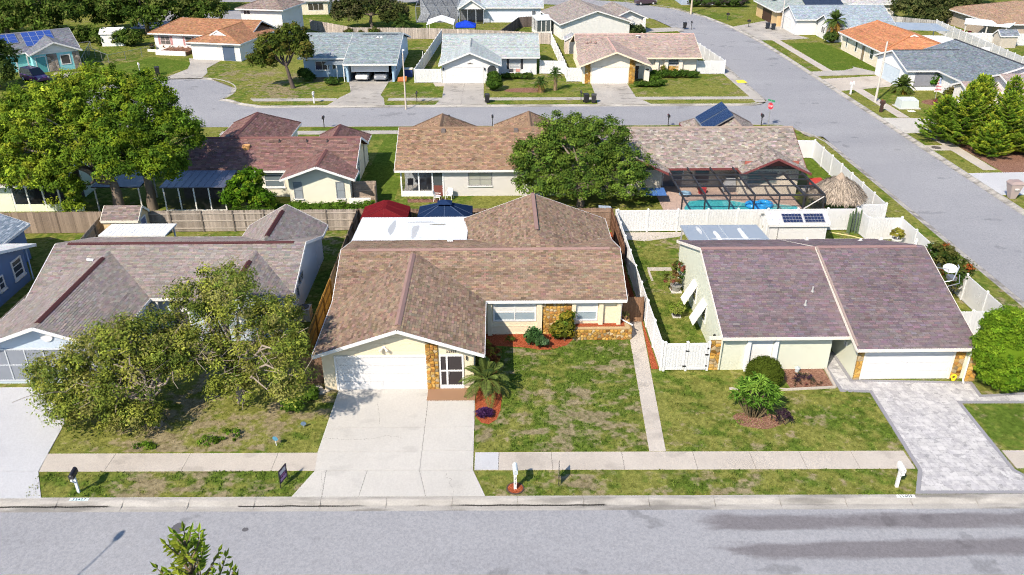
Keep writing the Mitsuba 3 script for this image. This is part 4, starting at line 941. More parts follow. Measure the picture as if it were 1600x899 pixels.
m = MB(); F = Face(m, 'S', 43.35); F.box(-.45, 2.26, .55, .62, 0, .03, CREAM); F.box(-.45, 2.26, .0, .08, 0, .04, CREAM); m.build(k + '__wall_band')
stone_wall(k + '__stone_panel', (2.6, 4.37, 0, 2.4), 'S', 43.35, size=.22, depth=.08, seed=5)
for x, y, z in ((-8.55, 44.6, 2.98), (-6.75, 45.6, 3.6), (6.6, 48.4, 3.55)): H.vent(x, y, z, .22, .05, (.25, .2, .17))
m = MB(); m.box(-3.5, -3.1, 50.25, 50.6, 2.9, 3.2, (.6, .6, .6)); m.build(k + '__roof__vent_box')
H.flat(-10.05, -2.2, 50.75, 56.0, 2.95, 2.62, (.52, .55, .575), name='lanai_roof')
for i, (x, y, rx, ry, c) in enumerate(((-4.35, 54.3, .55, .16, (.24, .24, .22)), (-7.6, 53.6, .22, 1.5, (.36, .385, .41)), (-5.9, 53.0, .25, 1.3, (.38, .40, .42)), (-5.6, 54.9, .9, .14, (.38, .40, .41)))):
    m = MB(); P = np.array(blob_poly(x, y, rx, ry, i, 28, .3).exterior.coords)[:-1]; n = len(P)
    V = np.column_stack([P, 2.95 - .33 * (P[:, 1] - 50.75) / 5.25 + .004]); m.add(V, [[0, a, a + 1] for a in range(1, n - 1)], c); m.build(k + '__lanai_roof__stain', 'matte')
m = MB()
for x in np.linspace(-9.9, -2.4, 6): m.box(x - .04, x + .04, 55.8, 55.9, 0, 2.45, WHITE)
for y in (52.6, 54.2): m.box(-9.98, -9.9, y - .04, y + .04, 0, 2.5, WHITE)
m.box(-9.9, -2.4, 55.82, 55.88, .9, .98, WHITE); m.build(k + '__lanai_frame')
m = MB(); m.add([(-9.9, 55.85, 0), (-2.4, 55.85, 0), (-2.4, 55.85, 2.42), (-9.9, 55.85, 2.42)], [[0, 1, 2, 3]], (.03, .03, .03)); m.add([(-9.94, 51, 0), (-9.94, 55.85, 0), (-9.94, 55.85, 2.4), (-9.94, 51, 2.4)], [[0, 1, 2, 3]], (.03, .03, .03)); m.build(k + '__lanai_screen', 'screen')
H.finish()

# stone planter before the right-hand windows
pk = thing('stone_planter', 'raised rubble stone planter filled with red mulch under the small front window', 'planter')
stone_wall(pk + '__front_wall', (4.42, 8.0, 0, .72), 'S', 42.62, size=.22, depth=.11, seed=11)
stone_wall(pk + '__side_wall', (42.6, 44.4, 0, .72), 'E', 7.93, size=.27, depth=.1, seed=12)
m = MB(); m.box(4.42, 7.9, 42.66, 43.1, 0, .70, (.40, .30, .17)); m.box(7.6, 7.9, 43.1, 44.4, 0, .70, (.40, .30, .17)); m.build(pk + '__core', 'matte')
m = MB(); m.box(4.45, 7.62, 42.95, 43.34, .4, .715, (.3, .06, .03)); m.box(7.37, 7.65, 43.34, 44.3, .4, .716, (.3, .06, .03)); m.build(pk + '__mulch', 'mulch')
pp = thing('downspout_pipe', 'white drain pipe lying across the end of the stone planter', 'pipe')
m = MB(); m.tube([(7.42, 43.5, 2.3), (7.42, 43.5, .95), (7.6, 43.4, .86), (8.1, 42.9, .80)], .045, WHITE, 8); m.build(pp + '__tube', 'paint', smooth=True)
pt = thing('flower_pot', 'small terracotta pot with a plant on the corner of the stone planter', 'pot')
m = MB(); m.lathe([(.01, .72), (.09, .72), (.13, .94), (.15, .94), (.15, .99), (.11, .99), (.01, .95)], (7.72, 43.75, 0), (.42, .22, .12), 12); m.build(pt + '__pot')
m = MB(); m.mesh(trimesh.creation.icosphere(1, .001), (.1, .1, .1)); 
r = np.random.default_rng(4); P = r.normal(size=(60, 3)) * [.12, .12, .08] + [7.72, 43.75, 1.12]
V, F, C = leaf_cards(P, r.normal(size=(60, 3)) + [0, 0, .6], .12, np.tile([.10, .12, .03], (60, 1)), r); m = MB(); m.add(V, F, C); m.build(pt + '__leaves', 'leaf')

# ------------------------------------------------------------------ the grey-blue house on the left
BLUE = (.40, .47, .56)
H = House('grey_blue_house', 'pale blue-grey house with a weathered grey-brown shingle roof behind the olive trees', roof=(.232, .203, .190), wall=BLUE, cap=(.075, .034, .036), var=.11, streak=.12)
H.gable(-28.4, -12.45, 43.7, 52.9, 'x', 2.5, 4.1, walls=False, capspan=(-27.6, -13.2))
gwall(H, 'x', -28.0, -12.85, 44.2, 52.4, 43.7, 52.9, 48.3, 2.5, 4.1)
H.gable(-28.5, -21.0, 37.9, 47.6, 'y', 2.5, 3.86, walls=False, ends=(1, 0), capspan=(38.4, 46.6), cut=(0, 3.85))
gwall(H, 'y', 38.42, 47, -28.1, -21.4, -28.5, -21.0, -24.75, 2.5, 3.86)
H.gable(-18.65, -12.3, 42.3, 47.6, 'y', 2.5, 3.86, walls=False, ends=(1, 0), capspan=(42.7, 46.0), cut=(0, 3.85))
gwall(H, 'y', 42.8, 47, -18.2, -12.86, -18.65, -12.3, -15.4, 2.5, 3.86)
H.gable(-18.0, -12.4, 48.4, 54.9, 'y', 2.5, 4.12, walls=False, ends=(0, 1), capspan=(49.3, 53.7), cut=(4.4, 0))
gwall(H, 'y', 52, 54.5, -17.6, -12.87, -18.0, -12.4, -15.2, 2.5, 4.12)
k = H.key
H.window('S', 38.42, -24.9, 1.22, 6.1, 2.1, 5, 1, frame=(.42, .45, .49), glass=(.17, .19, .225), fw=.09)
m = MB(); m.tube([(-24.45, 38.42, 3.05), (-24.45, 38.34, 3.05)], .33, (.58, .58, .585), 18); m.v[-1] = m.v[-1]; m.build(k + '__gable_vent')
for y in (47.75, 47.05): H.window('E', -12.85, y, 1.95, .52, .58, 0, 0, frame=(.25, .3, .36), fw=.04)
H.window('E', -12.85, 46.35, 1.5, .42, .75, 0, 0, frame=(.25, .3, .36), fw=.04)
H.door('S', 44.2, -19.6, .95, 2.05, (.05, .05, .06)); H.window('S', 42.8, -15.5, 1.4, 1.8, 1.2, 1, 1, glass=BL)
for x in (-20.7, -18.9): H.box('porch_post', x - .06, x + .06, 43.75, 43.87, 0, 2.4, WHITE)
for x, y, z in ((-27.2, 45.9, 3.15), (-24.6, 46.0, 3.3), (-26.0, 45.2, 2.95)): H.vent(x, y, z, .2, .06, (.30, .28, .27))
m = MB(); m.tube([(-25.75, 46.6, 3.75), (-25.35, 46.6, 3.7)], .09, (.6, .6, .6), 8); m.build(k + '__roof__vent_pipe')
H.finish()
ac = thing('air_conditioner', 'beige air conditioning unit on the ground beside the blue-grey house', 'air conditioner')
m = MB(); m.box(-12.75, -11.95, 45.1, 45.9, 0, .85, (.42, .39, .34)); m.build(ac + '__cabinet'); m = MB(); m.tube([(-12.35, 45.5, .85), (-12.35, 45.5, .9)], .33, (.06, .06, .06), 14); m.build(ac + '__fan_grille')

# shed and carport behind it
H = House('garden_shed', 'small tan shed with a brown shingle roof and blue side door behind the grey-blue house', 'shed', roof=(.20, .165, .15), wall=(.55, .42, .24), trim=(.62, .58, .5), fine=False, tab=.3, course=.15)
H.gable(-29.9, -27.1, 57.3, 59.5, 'x', 1.95, 2.75, ov=.1, cap=False)
H.door('E', -27.2, 58.3, .85, 1.75, (.10, .13, .22)); H.box('wall_batten', -28.72, -28.66, 57.37, 57.4, 0, 1.9, (.30, .22, .12)); H.finish()
cp = thing('carport', 'flat white metal carport roof on posts behind the grey-blue house', 'carport')
m = MB(); m.hexa([(-28.2, 53.2, 2.42), (-23.5, 53.2, 2.42), (-23.5, 55.5, 2.34), (-28.2, 55.5, 2.34)], [(-28.2, 53.2, 2.52), (-23.5, 53.2, 2.52), (-23.5, 55.5, 2.44), (-28.2, 55.5, 2.44)], (.56, .57, .57))
for x in np.arange(-27.9, -23.6, .31): m.beam((x, 53.2, 2.53), (x, 55.5, 2.45), .04, .02, (.66, .67, .67))
m.build(cp + '__roof')
for x, y in ((-28.0, 55.3), (-23.7, 55.3), (-23.7, 53.4)):
    m = MB(); m.box(x - .05, x + .05, y - .05, y + .05, 0, 2.36, WHITE); m.build(cp + '__post')

# the blue house at the left edge
H = House('deep_blue_house', 'deep blue stucco house with white windows and a pale roof at the left edge', roof=(.48, .50, .51), wall=(.10, .17, .33), fine=False, var=.06, streak=.05)
H.gable(-48, -31.9, 41.0, 51.9, 'x', 2.5, 4.2, ov=(.4, .7, .5, .5), cap=False)
H.gable(-41, -34.0, 49.5, 55.3, 'y', 2.6, 4.0, ov=.35, ends=(0, 1), cap=False)
H.tabs.v[-1] = H.tabs.v[-1]
for i in range(-2, 0):
    c = H.tabs.c[i]; q = np.repeat(np.random.default_rng(i + 9).random(len(c) // 6) ** 1.5, 6)[:, None]; H.tabs.c[i] = np.array([.16, .21, .27]) * (1 - q) + np.array([.42, .47, .52]) * q
H.window('E', -32.6, 50.3, 1.45, 1.25, 1.35, 0, 2, sill=WHITE, glass=(.03, .04, .07), fw=.12); H.window('E', -32.6, 48.2, 1.35, .7, .95, 0, 1, sill=WHITE, glass=(.03, .04, .07), fw=.1)
m = MB(); m.tube([(-32.2, 51.75, 2.45), (-32.5, 51.6, 2.2), (-32.5, 51.5, 0)], .05, (.30, .40, .58), 7); m.build(H.key + '__downspout')
H.finish()

# ------------------------------------------------------------------ the purple-roofed house on the right
SAGE = (.52, .54, .45)
H = House('sage_house', 'pale sage house with purple-brown roof, stone piers and white garage, right of the front row', roof=(.158, .126, .138), wall=SAGE, cap=(.22, .145, .145), trim=(.62, .58, .52), var=.11, streak=.22, tab=.33, course=.15)
H.gable(12.35, 19.52, 38.65, 51.6, 'x', 2.4, 4.8, ridge=45.35, walls=False, ends=(1, 1), ze2=2.55)
gwall(H, 'x', 12.5, 18.7, 39.1, 51.2, 38.65, 51.6, 45.35, 2.4, 4.8, 2.55); gwall(H, 'x', 18.7, 19.5, 41.3, 51.2, 38.65, 51.6, 45.35, 2.4, 4.8, 2.55)
H.gable(19.40, 26.12, 37.5, 51.6, 'x', 2.28, 4.86, ridge=45.3, walls=False, ze2=2.55, capspan=(19.5, 25.6))
gwall(H, 'x', 19.75, 26.0, 38.02, 51.2, 37.5, 51.6, 45.3, 2.28, 4.86, 2.55)
H.caps.beam((19.42, 37.6, 2.42), (19.42, 45.2, 4.92), .12, .05, (.28, .22, .20))
k = H.key
H.garage('S', 38.02, 22.64, 4.88, 2.12, col=(.54, .54, .545), relief=True)
stone_wall(k + '__stone_pier', (19.75, 20.1, 0, 2.3), 'S', 38.02, size=.24, depth=.09, seed=21)
stone_wall(k + '__stone_pier_001', (25.18, 25.75, 0, 2.3), 'S', 38.02, size=.26, depth=.09, seed=22)
stone_wall(k + '__stone_pier_002', (25.9, 26.45, 0, 2.0), 'S', 37.75, size=.26, depth=.09, seed=23)
m = MB(); m.box(25.95, 26.4, 37.75, 38.5, 0, 2.0, SAGE); m.build(k + '__wing_wall')
m = MB(); m.tube([(25.84, 37.6, 2.2), (25.84, 37.72, 1.95), (25.84, 37.72, .1), (25.75, 37.45, .03)], .05, WHITE, 7); m.build(k + '__downspout')
stone_wall(k + '__stone_pier_003', (11.85, 12.48, 0, 1.95), 'S', 39.15, size=.26, depth=.09, seed=24)
m = MB(); m.box(11.86, 12.5, 39.15, 39.7, 0, 1.9, SAGE); m.build(k + '__wing_wall')
H.door('S', 41.3, 19.2, .85, 2.05, (.10, .10, .11))
H.window('W', 19.75, 39.6, 1.4, .3, .3, 0, 0)
bs = numbered(k + '__storm_panel'); m = MB(); F = Face(m, 'S', 39.1); F.box(14.05, 15.35, .25, 2.32, 0, .05, WHITE)
for x in (13.85, 15.4): F.box(x, x + .2, .05, 2.3, .0, .26, (.64, .66, .68))
m.build(bs)
for y0, y1 in ((42.9, 43.9), (45.5, 46.5)):
    s = numbered(k + '__bahama_shutter'); m = MB()
    m.hexa([(11.72, y0, .78), (11.72, y1, .78), (12.44, y1, 2.16), (12.44, y0, 2.16)][::1], [(11.77, y0, .76), (11.77, y1, .76), (12.49, y1, 2.14), (12.49, y0, 2.14)], WHITE)
    for q in np.linspace(.06, .94, 11): m.beam((11.71 + .72 * q, y0 + .06, .79 + 1.38 * q), (11.71 + .72 * q, y1 - .06, .79 + 1.38 * q), .05, .02, WHITE)
    m.build(s + '__louvre_panel')
    H.window('W', 12.5, (y0 + y1) / 2, 1.45, y1 - y0 - .1, 1.3, 0, 1)
m = MB(); m.tube([(12.5, 40.55, 1.2), (12.44, 40.55, 1.2)], .3, (.06, .06, .06), 16); m.build(k + '__round_vent')  # dark disc paints a shadow on the side wall, no vent here
m = MB(); m.tube([(12.38, 38.62, 2.3), (12.44, 38.95, 2.1), (12.44, 39.02, .1)], .05, SAGE, 7); m.build(k + '__downspout')
for x, y in ((18.25, 41.9), (17.55, 40.9)): H.vent(x, y, 2.4 + 2.4 * (y - 38.65) / 6.7, .30, .05, (.34, .34, .34))
for x, y in ((24.3, 49.8), (25.9, 50.2), (21.0, 50.6)): H.vent(x, y, 4.8 - 2.25 * (y - 45.3) / 6.3, .2, .08, (.66, .66, .66))
H.flat(13.15, 18.75, 51.1, 54.6, 2.66, 2.42, (.44, .47, .49), name='patio_roof', bsdf='metal', seams=3, seamc=(.6, .62, .63), thick=.1)
m = MB()
for i, (x, y, rx, ry) in enumerate(((15.3, 52.2, .2, .9), (17.2, 52.6, .22, 1.0), (16.6, 51.6, 1.5, .12), (14.3, 53.4, .15, .8))):
    P = np.array(blob_poly(x, y, rx, ry, i + 20, 24, .3).exterior.coords)[:-1]; V = np.column_stack([P, 2.66 - .24 * (P[:, 1] - 51.1) / 3.5 + .005]); m.add(V, [[0, a, a + 1] for a in range(1, len(P) - 1)], (.62, .64, .65) if i < 2 else (.5, .52, .53))
m.build(k + '__patio_roof__wear', 'matte')
for x in (13.3, 16.0, 18.6): H.box('patio_post', x - .05, x + .05, 54.35, 54.45, 0, 2.4, (.3, .3, .3))
H.finish()
yb = thing('yellow_hose', 'bright yellow coiled hose leaning on the stone pier by the garage', 'hose')
m = MB(); a = np.linspace(0, 6.28 * 3, 46); m.tube(np.stack([25.25 + (.13 + .03 * np.sin(a * 3)) * np.cos(a), 37.72 - .02 * a / 6 + a * 0, .28 + .16 * np.sin(a) + .04 * np.cos(a * 1.3)], 1), .035, (.75, .58, .02), 6); m.build(yb + '__coil', 'paint', smooth=True)
dk = thing('satellite_dish', 'white satellite dish on a mast over the right eave of the purple roof', 'satellite dish')
m = MB(); m.tube([(26.0, 43.6, 3.9), (26.25, 43.6, 4.2), (26.9, 43.5, 4.15)], .03, (.35, .36, .38), 6); m.tube([(26.9, 43.5, 4.15), (26.6, 42.7, 3.8)], .02, (.25, .25, .27), 6); m.box(26.52, 26.66, 42.6, 42.75, 3.76, 3.88, (.1, .1, .1)); m.build(dk + '__mount', 'metal')
m = MB(); m.lathe([(.01, 0), (.25, .03), (.40, .11), (.41, .13), (.25, .06), (.01, .03)], (0, 0, 0), (.50, .51, .53), 20)
nrm = np.array([-.15, -.30, .92]); nrm /= np.linalg.norm(nrm); a1 = np.cross(nrm, [0, 0, 1]); a1 /= np.linalg.norm(a1); a2 = np.cross(nrm, a1)
m.v[-1] = m.v[-1] @ np.stack([a1, a2, nrm]) + [27.0, 43.5, 4.1]; m.build(dk + '__reflector', 'paint', smooth=True)
an = thing('antenna', 'grey loop antenna and bracket behind the satellite dish at the eave', 'antenna')
m = MB(); m.tube([(26.05, 42.6, 3.7), (26.6, 42.3, 4.0), (27.2, 43.0, 4.5), (27.3, 43.3, 4.5)], .035, (.6, .61, .63), 6); m.tube([(26.1, 42.2, 3.6), (26.9, 42.1, 3.9), (27.1, 42.6, 4.2)], .03, (.3, .3, .33), 6); m.box(26.5, 26.9, 42.4, 42.9, 3.9, 4.1, (.2, .2, .22)); m.build(an + '__bracket', 'metal')

# white metal shed with solar panels, behind it
H = House('white_shed', 'white metal shed with two blue solar panels on its roof behind the purple-roofed house', 'shed', roof=(.56, .56, .57), wall=(.56, .56, .57), fine=False, var=.01, streak=.01)
H.gable(20.15, 24.75, 55.9, 58.5, 'x', 1.85, 2.42, ov=(.15, .15, .12, .12), cap=False)
for x in (22.0, 23.65):
    s = numbered(H.key + '__solar_panel'); y0, y1, z0, z1 = 56.02, 56.85, 1.95, 2.32
    m = MB(); m.hexa([(x - .76, y0, z0), (x + .76, y0, z0), (x + .76, y1, z1), (x - .76, y1, z1)], [(x - .76, y0 - .02, z0 + .04), (x + .76, y0 - .02, z0 + .04), (x + .76, y1 - .02, z1 + .04), (x - .76, y1 - .02, z1 + .04)], (.5, .5, .52)); m.build(s + '__frame', 'metal')
    m = MB()
    for i in range(6):
        for j in range(3):
            f = lambda u, w: (x - .72 + 1.44 * u, y0 - .02 + (y1 - y0) * w, z0 + .046 + (z1 - z0) * w)
            m.add([f((i + .04) / 6, (j + .06) / 3 * .96 + .02), f((i + .96) / 6, (j + .06) / 3 * .96 + .02), f((i + .96) / 6, (j + .94) / 3 * .96 + .02), f((i + .04) / 6, (j + .94) / 3 * .96 + .02)], [[0, 1, 2, 3]], jit((.014, .022, .065), .15))
    m.build(s + '__cells', 'gloss')
H.door('W', 20.3, 57.2, .8, 1.75, (.58, .58, .585)); m = MB(); m.box(20.9, 20.94, 55.98, 56.02, 0, 1.95, (.2, .2, .2)); m.build(H.key + '__cable'); H.finish()

# ------------------------------------------------------------------ canopies of the middle back yard
g = thing('gazebo', 'navy blue fabric gazebo canopy behind the white lanai roof', 'gazebo')
def canopy(k, cx, cy, hx, hy, ze, zr, col, ribc, top=None):
    m = MB(); c = np.asarray(col); n = 6
    E_ = [(cx - hx, cy - hy), (cx + hx, cy - hy), (cx + hx, cy + hy), (cx - hx, cy + hy)]; tx, ty = (hx * .22, hy * .22) if top is None else top
    Tp = [(cx - tx, cy - ty), (cx + tx, cy - ty), (cx + tx, cy + ty), (cx - tx, cy + ty)]
    for i in range(4):
        j = (i + 1) % 4; m.add([(*E_[i], ze), (*E_[j], ze), (*Tp[j], zr), (*Tp[i], zr)], [[0, 1, 2, 3]], c); m.add([(*E_[i], ze), (*E_[j], ze), (*E_[j], ze - .22), (*E_[i], ze - .22)], [[0, 1, 2, 3]], c * .9)
    m.add([(*q, zr) for q in Tp], [[0, 1, 2, 3]], c); m.build(k + '__canopy', 'matte')
    m = MB()
    for i in range(4):
        m.beam((*E_[i], ze + .015), (*Tp[i], zr + .015), .05, .03, ribc); j = (i + 1) % 4
        mid = ((np.array(E_[i]) + E_[j]) / 2, (np.array(Tp[i]) + Tp[j]) / 2); m.beam((*mid[0], ze + .012), (*mid[1], zr + .012), .035, .02, ribc)
    m.build(k + '__seams', 'matte')
    for i in range(4):
        m = MB(); m.box(E_[i][0] * .97 + cx * .03 - .05, E_[i][0] * .97 + cx * .03 + .05, E_[i][1] - .05, E_[i][1] + .05, 0, ze, (.06, .055, .05)); m.build(k + '__post')
canopy(g, -4.05, 57.4, 2.05, 1.6, 2.25, 3.05, (.011, .024, .062), (.06, .09, .16))
m = MB(); m.add([(-4.6, 56.95, 3.2), (-3.5, 56.95, 3.2), (-3.5, 57.85, 3.2), (-4.6, 57.85, 3.2), (-4.05, 57.4, 3.45)], [[0, 1, 4], [1, 2, 4], [2, 3, 4], [3, 0, 4]], (.014, .03, .08)); m.build(g + '__top_tier', 'matte')
rc = thing('red_canopy', 'dark red hipped canopy roof behind the white lanai roof', 'canopy')
canopy(rc, -8.55, 57.6, 1.75, 1.25, 2.3, 3.0, (.12, .012, .016), (.15, .022, .026), (.12, .9))

# ------------------------------------------------------------------ fences of the front row
GREY, BROWN, GOLD = (.27, .235, .205), (.155, .085, .055), (.44, .255, .075)
wood_fence('weathered grey board fence with dark posts at the back of the grey-blue house lot', [(-30.5, 59.6), (-11.1, 59.7)], GREY, side=-1, seed=1, railcol=(.36, .32, .28))
wood_fence('leaning brown-grey board fence behind the deep blue house, under the large tree', [(-60, 59.4), (-30.7, 59.6)], (.24, .19, .15), side=1, rails=False, seed=2)
wood_fence('grey board fence between the deep blue house and the grey-brown roofed house', [(-29.4, 38.8), (-29.6, 50), (-30.6, 59.5)], GREY, side=-1, seed=3)
wood_fence('golden new board fence along the left side of the cream house', [(-11.0, 38.2), (-11.0, 47.6)], GOLD, side=-1, seed=4, var=.10, railcol=(.25, .15, .06))
wood_fence('aged brown board fence running back from the golden fence', [(-11.0, 47.7), (-11.05, 59.6)], (.27, .21, .16), side=-1, seed=5)
wood_fence('short dark brown fence panel left of the cream garage', [(-10.95, 38.15), (-9.65, 38.15)], (.16, .105, .075), side=1, seed=6, rails=False)
wood_fence('brown wooden gate panel between the cream house and the white fence', [(7.45, 44.75), (8.98, 44.75)], (.20, .12, .075), side=1, seed=7, rails=False, name='wood_gate')
wood_fence('dark red-brown board fence at the back right corner of the cream house lot', [(8.85, 52.5), (8.85, 59.4)], BROWN, side=1, seed=8)
wood_fence('brown board fence behind the navy gazebo and the red canopy', [(-11.0, 59.75), (8.85, 59.6)], (.20, .14, .105), side=-1, seed=9)
white_fence('long white vinyl fence between the cream house and the purple-roofed house', [(9.15, 39.15), (9.15, 58.95)])
white_fence('white vinyl fence along the back of the purple-roofed house lot', [(9.3, 59.05), (28.1, 59.05)])
white_fence('white vinyl fence along the side street beside the purple-roofed house', [(28.15, 58.8), (28.25, 57.15), (30.72, 57.15), (30.6, 42.4), (26.3, 42.4)])
dg = thing('double_gate', 'white vinyl double gate with black latches beside the orange stone pier', 'gate')
for x in (9.3, 10.55, 11.78):
    m = MB(); m.box(x - .06, x + .06, 39.0, 39.12, 0, 1.9, VINYL); m.hexa([(x - .08, 38.98, 1.9), (x + .08, 38.98, 1.9), (x + .08, 39.14, 1.9), (x - .08, 39.14, 1.9)], [(x - .01, 39.05, 1.98), (x + .01, 39.05, 1.98), (x + .01, 39.07, 1.98), (x - .01, 39.07, 1.98)], VINYL); m.build(dg + '__post')
for a, b in ((9.38, 10.47), (10.63, 11.70)):
    m = MB(); m.box(a, b, 39.03, 39.09, .08, .24, VINYL); m.box(a, b, 39.03, 39.09, 1.66, 1.82, VINYL); m.box(a, a + .1, 39.03, 39.09, .24, 1.66, VINYL); m.box(b - .1, b, 39.03, 39.09, .24, 1.66, VINYL)
    for x in np.arange(a + .1, b - .12, .16): m.box(x + .004, min(x + .156, b - .1), 39.045, 39.07, .24, 1.66, np.array(VINYL) * rng.uniform(.975, 1))
    m.build(dg + '__leaf')
for x, z in ((10.55, 1.35), (10.45, .35), (11.68, 1.1)):
    m = MB(); m.box(x - .1, x + .1, 38.97, 39.02, z - .035, z + .035, (.02, .02, .02)); m.build(dg + '__latch')
for z in (.35, 1.5):
    m = MB(); m.box(11.66, 11.76, 38.98, 39.02, z - .04, z + .04, (.02, .02, .02)); m.build(dg + '__hinge')
# ------------------------------------------------------------------ trees, plants and small things of the front row
OLIVE = [(.22, .26, .045), (.16, .205, .038), (.27, .29, .055), (.11, .155, .03), (.22, .22, .065)]
PALEBARK = (.23, .195, .16)
tree('olive_tree', 'sprawling olive-green tree at the left beside the smooth driveway', (-17.6, 34.4), 1.7,
     [(-20.4, 36.2, 3.4, 2.2, 1.7, 1.3), (-18.3, 36.2, 4.3, 2.1, 1.8, 1.4), (-22.6, 35.6, 2.5, 1.7, 1.3, 1.0), (-21.6, 34.2, 1.7, 1.7, 1.0, .9), (-18.8, 34.6, 2.5, 1.9, 1.4, 1.1), (-20.8, 34.7, 1.9, 1.9, 1.1, .9), (-16.9, 35.6, 3.4, 1.5, 1.4, 1.1), (-20.8, 33.9, 1.2, 1.8, .8, .8), (-18.2, 33.7, 1.1, 1.7, .8, .7)],
     470, 72, .55, .155, OLIVE, seed=1, trunk=.2, bark=PALEBARK, limbs=24, twigs=3, shell=.35, jitter=.24, low=-.8)
tree('olive_tree', 'thin olive-green tree with pale bare twigs nearest the cream garage', (-13.9, 36.4), 1.8,
     [(-14.0, 38.0, 5.0, 2.0, 1.8, 1.4), (-12.0, 38.4, 4.2, 1.4, 1.5, 1.3), (-16.2, 38.6, 5.0, 1.7, 1.6, 1.3), (-14.8, 39.6, 5.8, 1.6, 1.3, 1.0), (-13.0, 36.2, 3.0, 1.8, 1.4, 1.2), (-15.7, 36.6, 3.4, 1.6, 1.5, 1.3), (-11.9, 36.9, 3.0, 1.1, 1.2, 1.0), (-13.6, 35.0, 1.9, 1.5, .9, .8), (-10.5, 33.7, 2.8, .9, .8, .8), (-10.5, 35.2, 4.0, .9, .9, .8), (-11.2, 36.6, 5.0, .9, .9, .8), (-10.2, 34.6, 4.6, .8, .8, .7), (-10.0, 33.3, 3.6, .8, .7, .7)],
     480, 70, .50, .15, OLIVE, seed=2, trunk=.18, bark=PALEBARK, limbs=30, twigs=4, shell=.35, jitter=.24, low=-.8)
shrub('shrub', 'sunlit low shrub under the thin olive tree near the driveway', [(-10.9, 35.6, .35, .7, .5, .4), (-10.2, 36.6, .3, .6, .5, .35)], 30, 40, .2, .13, [(.08, .15, .02), (.12, .20, .03)], 3, stems=False)
shrub('shrub', 'low green weeds in the open lawn under the olive trees', [(-13.6, 33.4, .12, .7, .4, .22), (-14.6, 33.0, .1, .5, .3, .2), (-17.6, 32.6, .08, .5, .25, .15)], 36, 36, .16, .11, [(.075, .16, .015), (.11, .19, .02)], 4, core=0, stems=False)
st = thing('stone', 'pale rocks at the corner of the cream garage by the driveway', 'rocks')
m = MB()
for i, (x, y, s) in enumerate(((-10.0, 37.5, .25), (-9.75, 37.2, .2), (-10.3, 37.2, .22), (-9.5, 37.35, .14))): m.ball((x, y, s * .35), s, (.42, .38, .32), 2, (1.2, .9, .7), .18, i)
m.build(st + '__rocks', 'matte', smooth=True)

GREEN = [(.055, .10, .018), (.075, .13, .02), (.045, .08, .015)]
palm('sago_palm', 'green feather-leaved palm in red mulch beside the cream porch', (-.75, 36.85), 1.0, 26, 1.7, (.14, .19, .05), .16, 5, elev=(80, -12), droop=.45, leaflets=22, ll=.40, lw=.055)
rosettes('purple_plant', 'dark purple ground plant in the red mulch below the feather palm', [(-.8 + .42 * math.cos(a) * q, 34.95 + .34 * math.sin(a) * q, .12 + .2 * (1 - q)) for a, q in [(i * 2.4, math.sqrt((i + .5) / 34)) for i in range(34)]], 16, .26, .055, [(.075, .03, .10), (.05, .02, .075), (.10, .05, .13)], 6, arch=.2, stem=False)
shrub('croton', 'yellow and red leaved shrub in the shade beside the cream garage wing', [(-.55, 39.7, .75, .5, .55, .75), (-.65, 40.6, .6, .45, .5, .6)], 40, 40, .2, .17, [(.26, .20, .03), (.19, .06, .03), (.10, .12, .02), (.28, .14, .03)], 7)
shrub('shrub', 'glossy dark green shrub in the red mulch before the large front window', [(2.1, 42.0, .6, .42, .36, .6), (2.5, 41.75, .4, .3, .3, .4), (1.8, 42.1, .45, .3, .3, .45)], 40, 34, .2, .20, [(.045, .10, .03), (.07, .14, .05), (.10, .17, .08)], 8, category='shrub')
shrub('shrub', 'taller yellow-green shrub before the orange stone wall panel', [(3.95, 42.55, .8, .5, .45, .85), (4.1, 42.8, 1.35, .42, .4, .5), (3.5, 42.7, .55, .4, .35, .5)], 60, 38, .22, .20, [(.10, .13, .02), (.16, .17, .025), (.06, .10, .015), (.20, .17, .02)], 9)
rosettes('shrub', 'tiny green plant at the left of the red mulch bed', [(.65 + .2 * math.cos(i), 42.4 + .15 * math.sin(i * 2), .18) for i in range(7)], 12, .28, .05, GREEN, 10, stem=False)
rosettes('ti_plant', 'large strap-leaved bright green shrub in the middle of the right lawn', [(13.25 + 1.12 * math.cos(a) * q, 34.75 + .80 * math.sin(a) * q, .7 + 1.6 * math.sqrt(max(0, 1 - q * q)) * (0.6 + .4 * random.Random(i).random())) for i, (a, q) in enumerate([(j * 2.4, math.sqrt((j + .5) / 46)) for j in range(46)])], 22, .60, .10, [(.15, .28, .04), (.10, .21, .03), (.20, .33, .05), (.07, .15, .02)], 11, arch=.28)
rosettes('purple_plant', 'dark purple strap-leaved plant at the right foot of the large bright green shrub', [(14.5 + .3 * math.cos(i), 34.0 + .25 * math.sin(i * 1.7), .4 + .1 * (i % 3)) for i in range(8)], 16, .42, .07, [(.03, .022, .03), (.05, .03, .045)], 12, arch=.4)
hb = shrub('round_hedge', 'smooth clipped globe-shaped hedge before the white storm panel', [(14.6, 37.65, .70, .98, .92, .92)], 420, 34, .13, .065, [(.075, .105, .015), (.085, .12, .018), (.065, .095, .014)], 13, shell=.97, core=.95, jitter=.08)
rosettes('purple_plant', 'low dark purple plant in the brown bed by the paved entry walk', [(16.85 + .45 * math.cos(i * 1.9), 37.9 + .3 * math.sin(i * 2.3), .2) for i in range(12)], 14, .34, .05, [(.055, .03, .06), (.04, .025, .045), (.06, .07, .04)], 14, stem=False)
rosettes('bed_plant', 'small red-leaved plants at the front of the brown bed by the paved entry walk', [(16.3 + .3 * i, 37.4 + .1 * (i % 2), .1) for i in range(6)], 10, .22, .05, [(.16, .06, .05), (.12, .08, .05)], 15, stem=False)
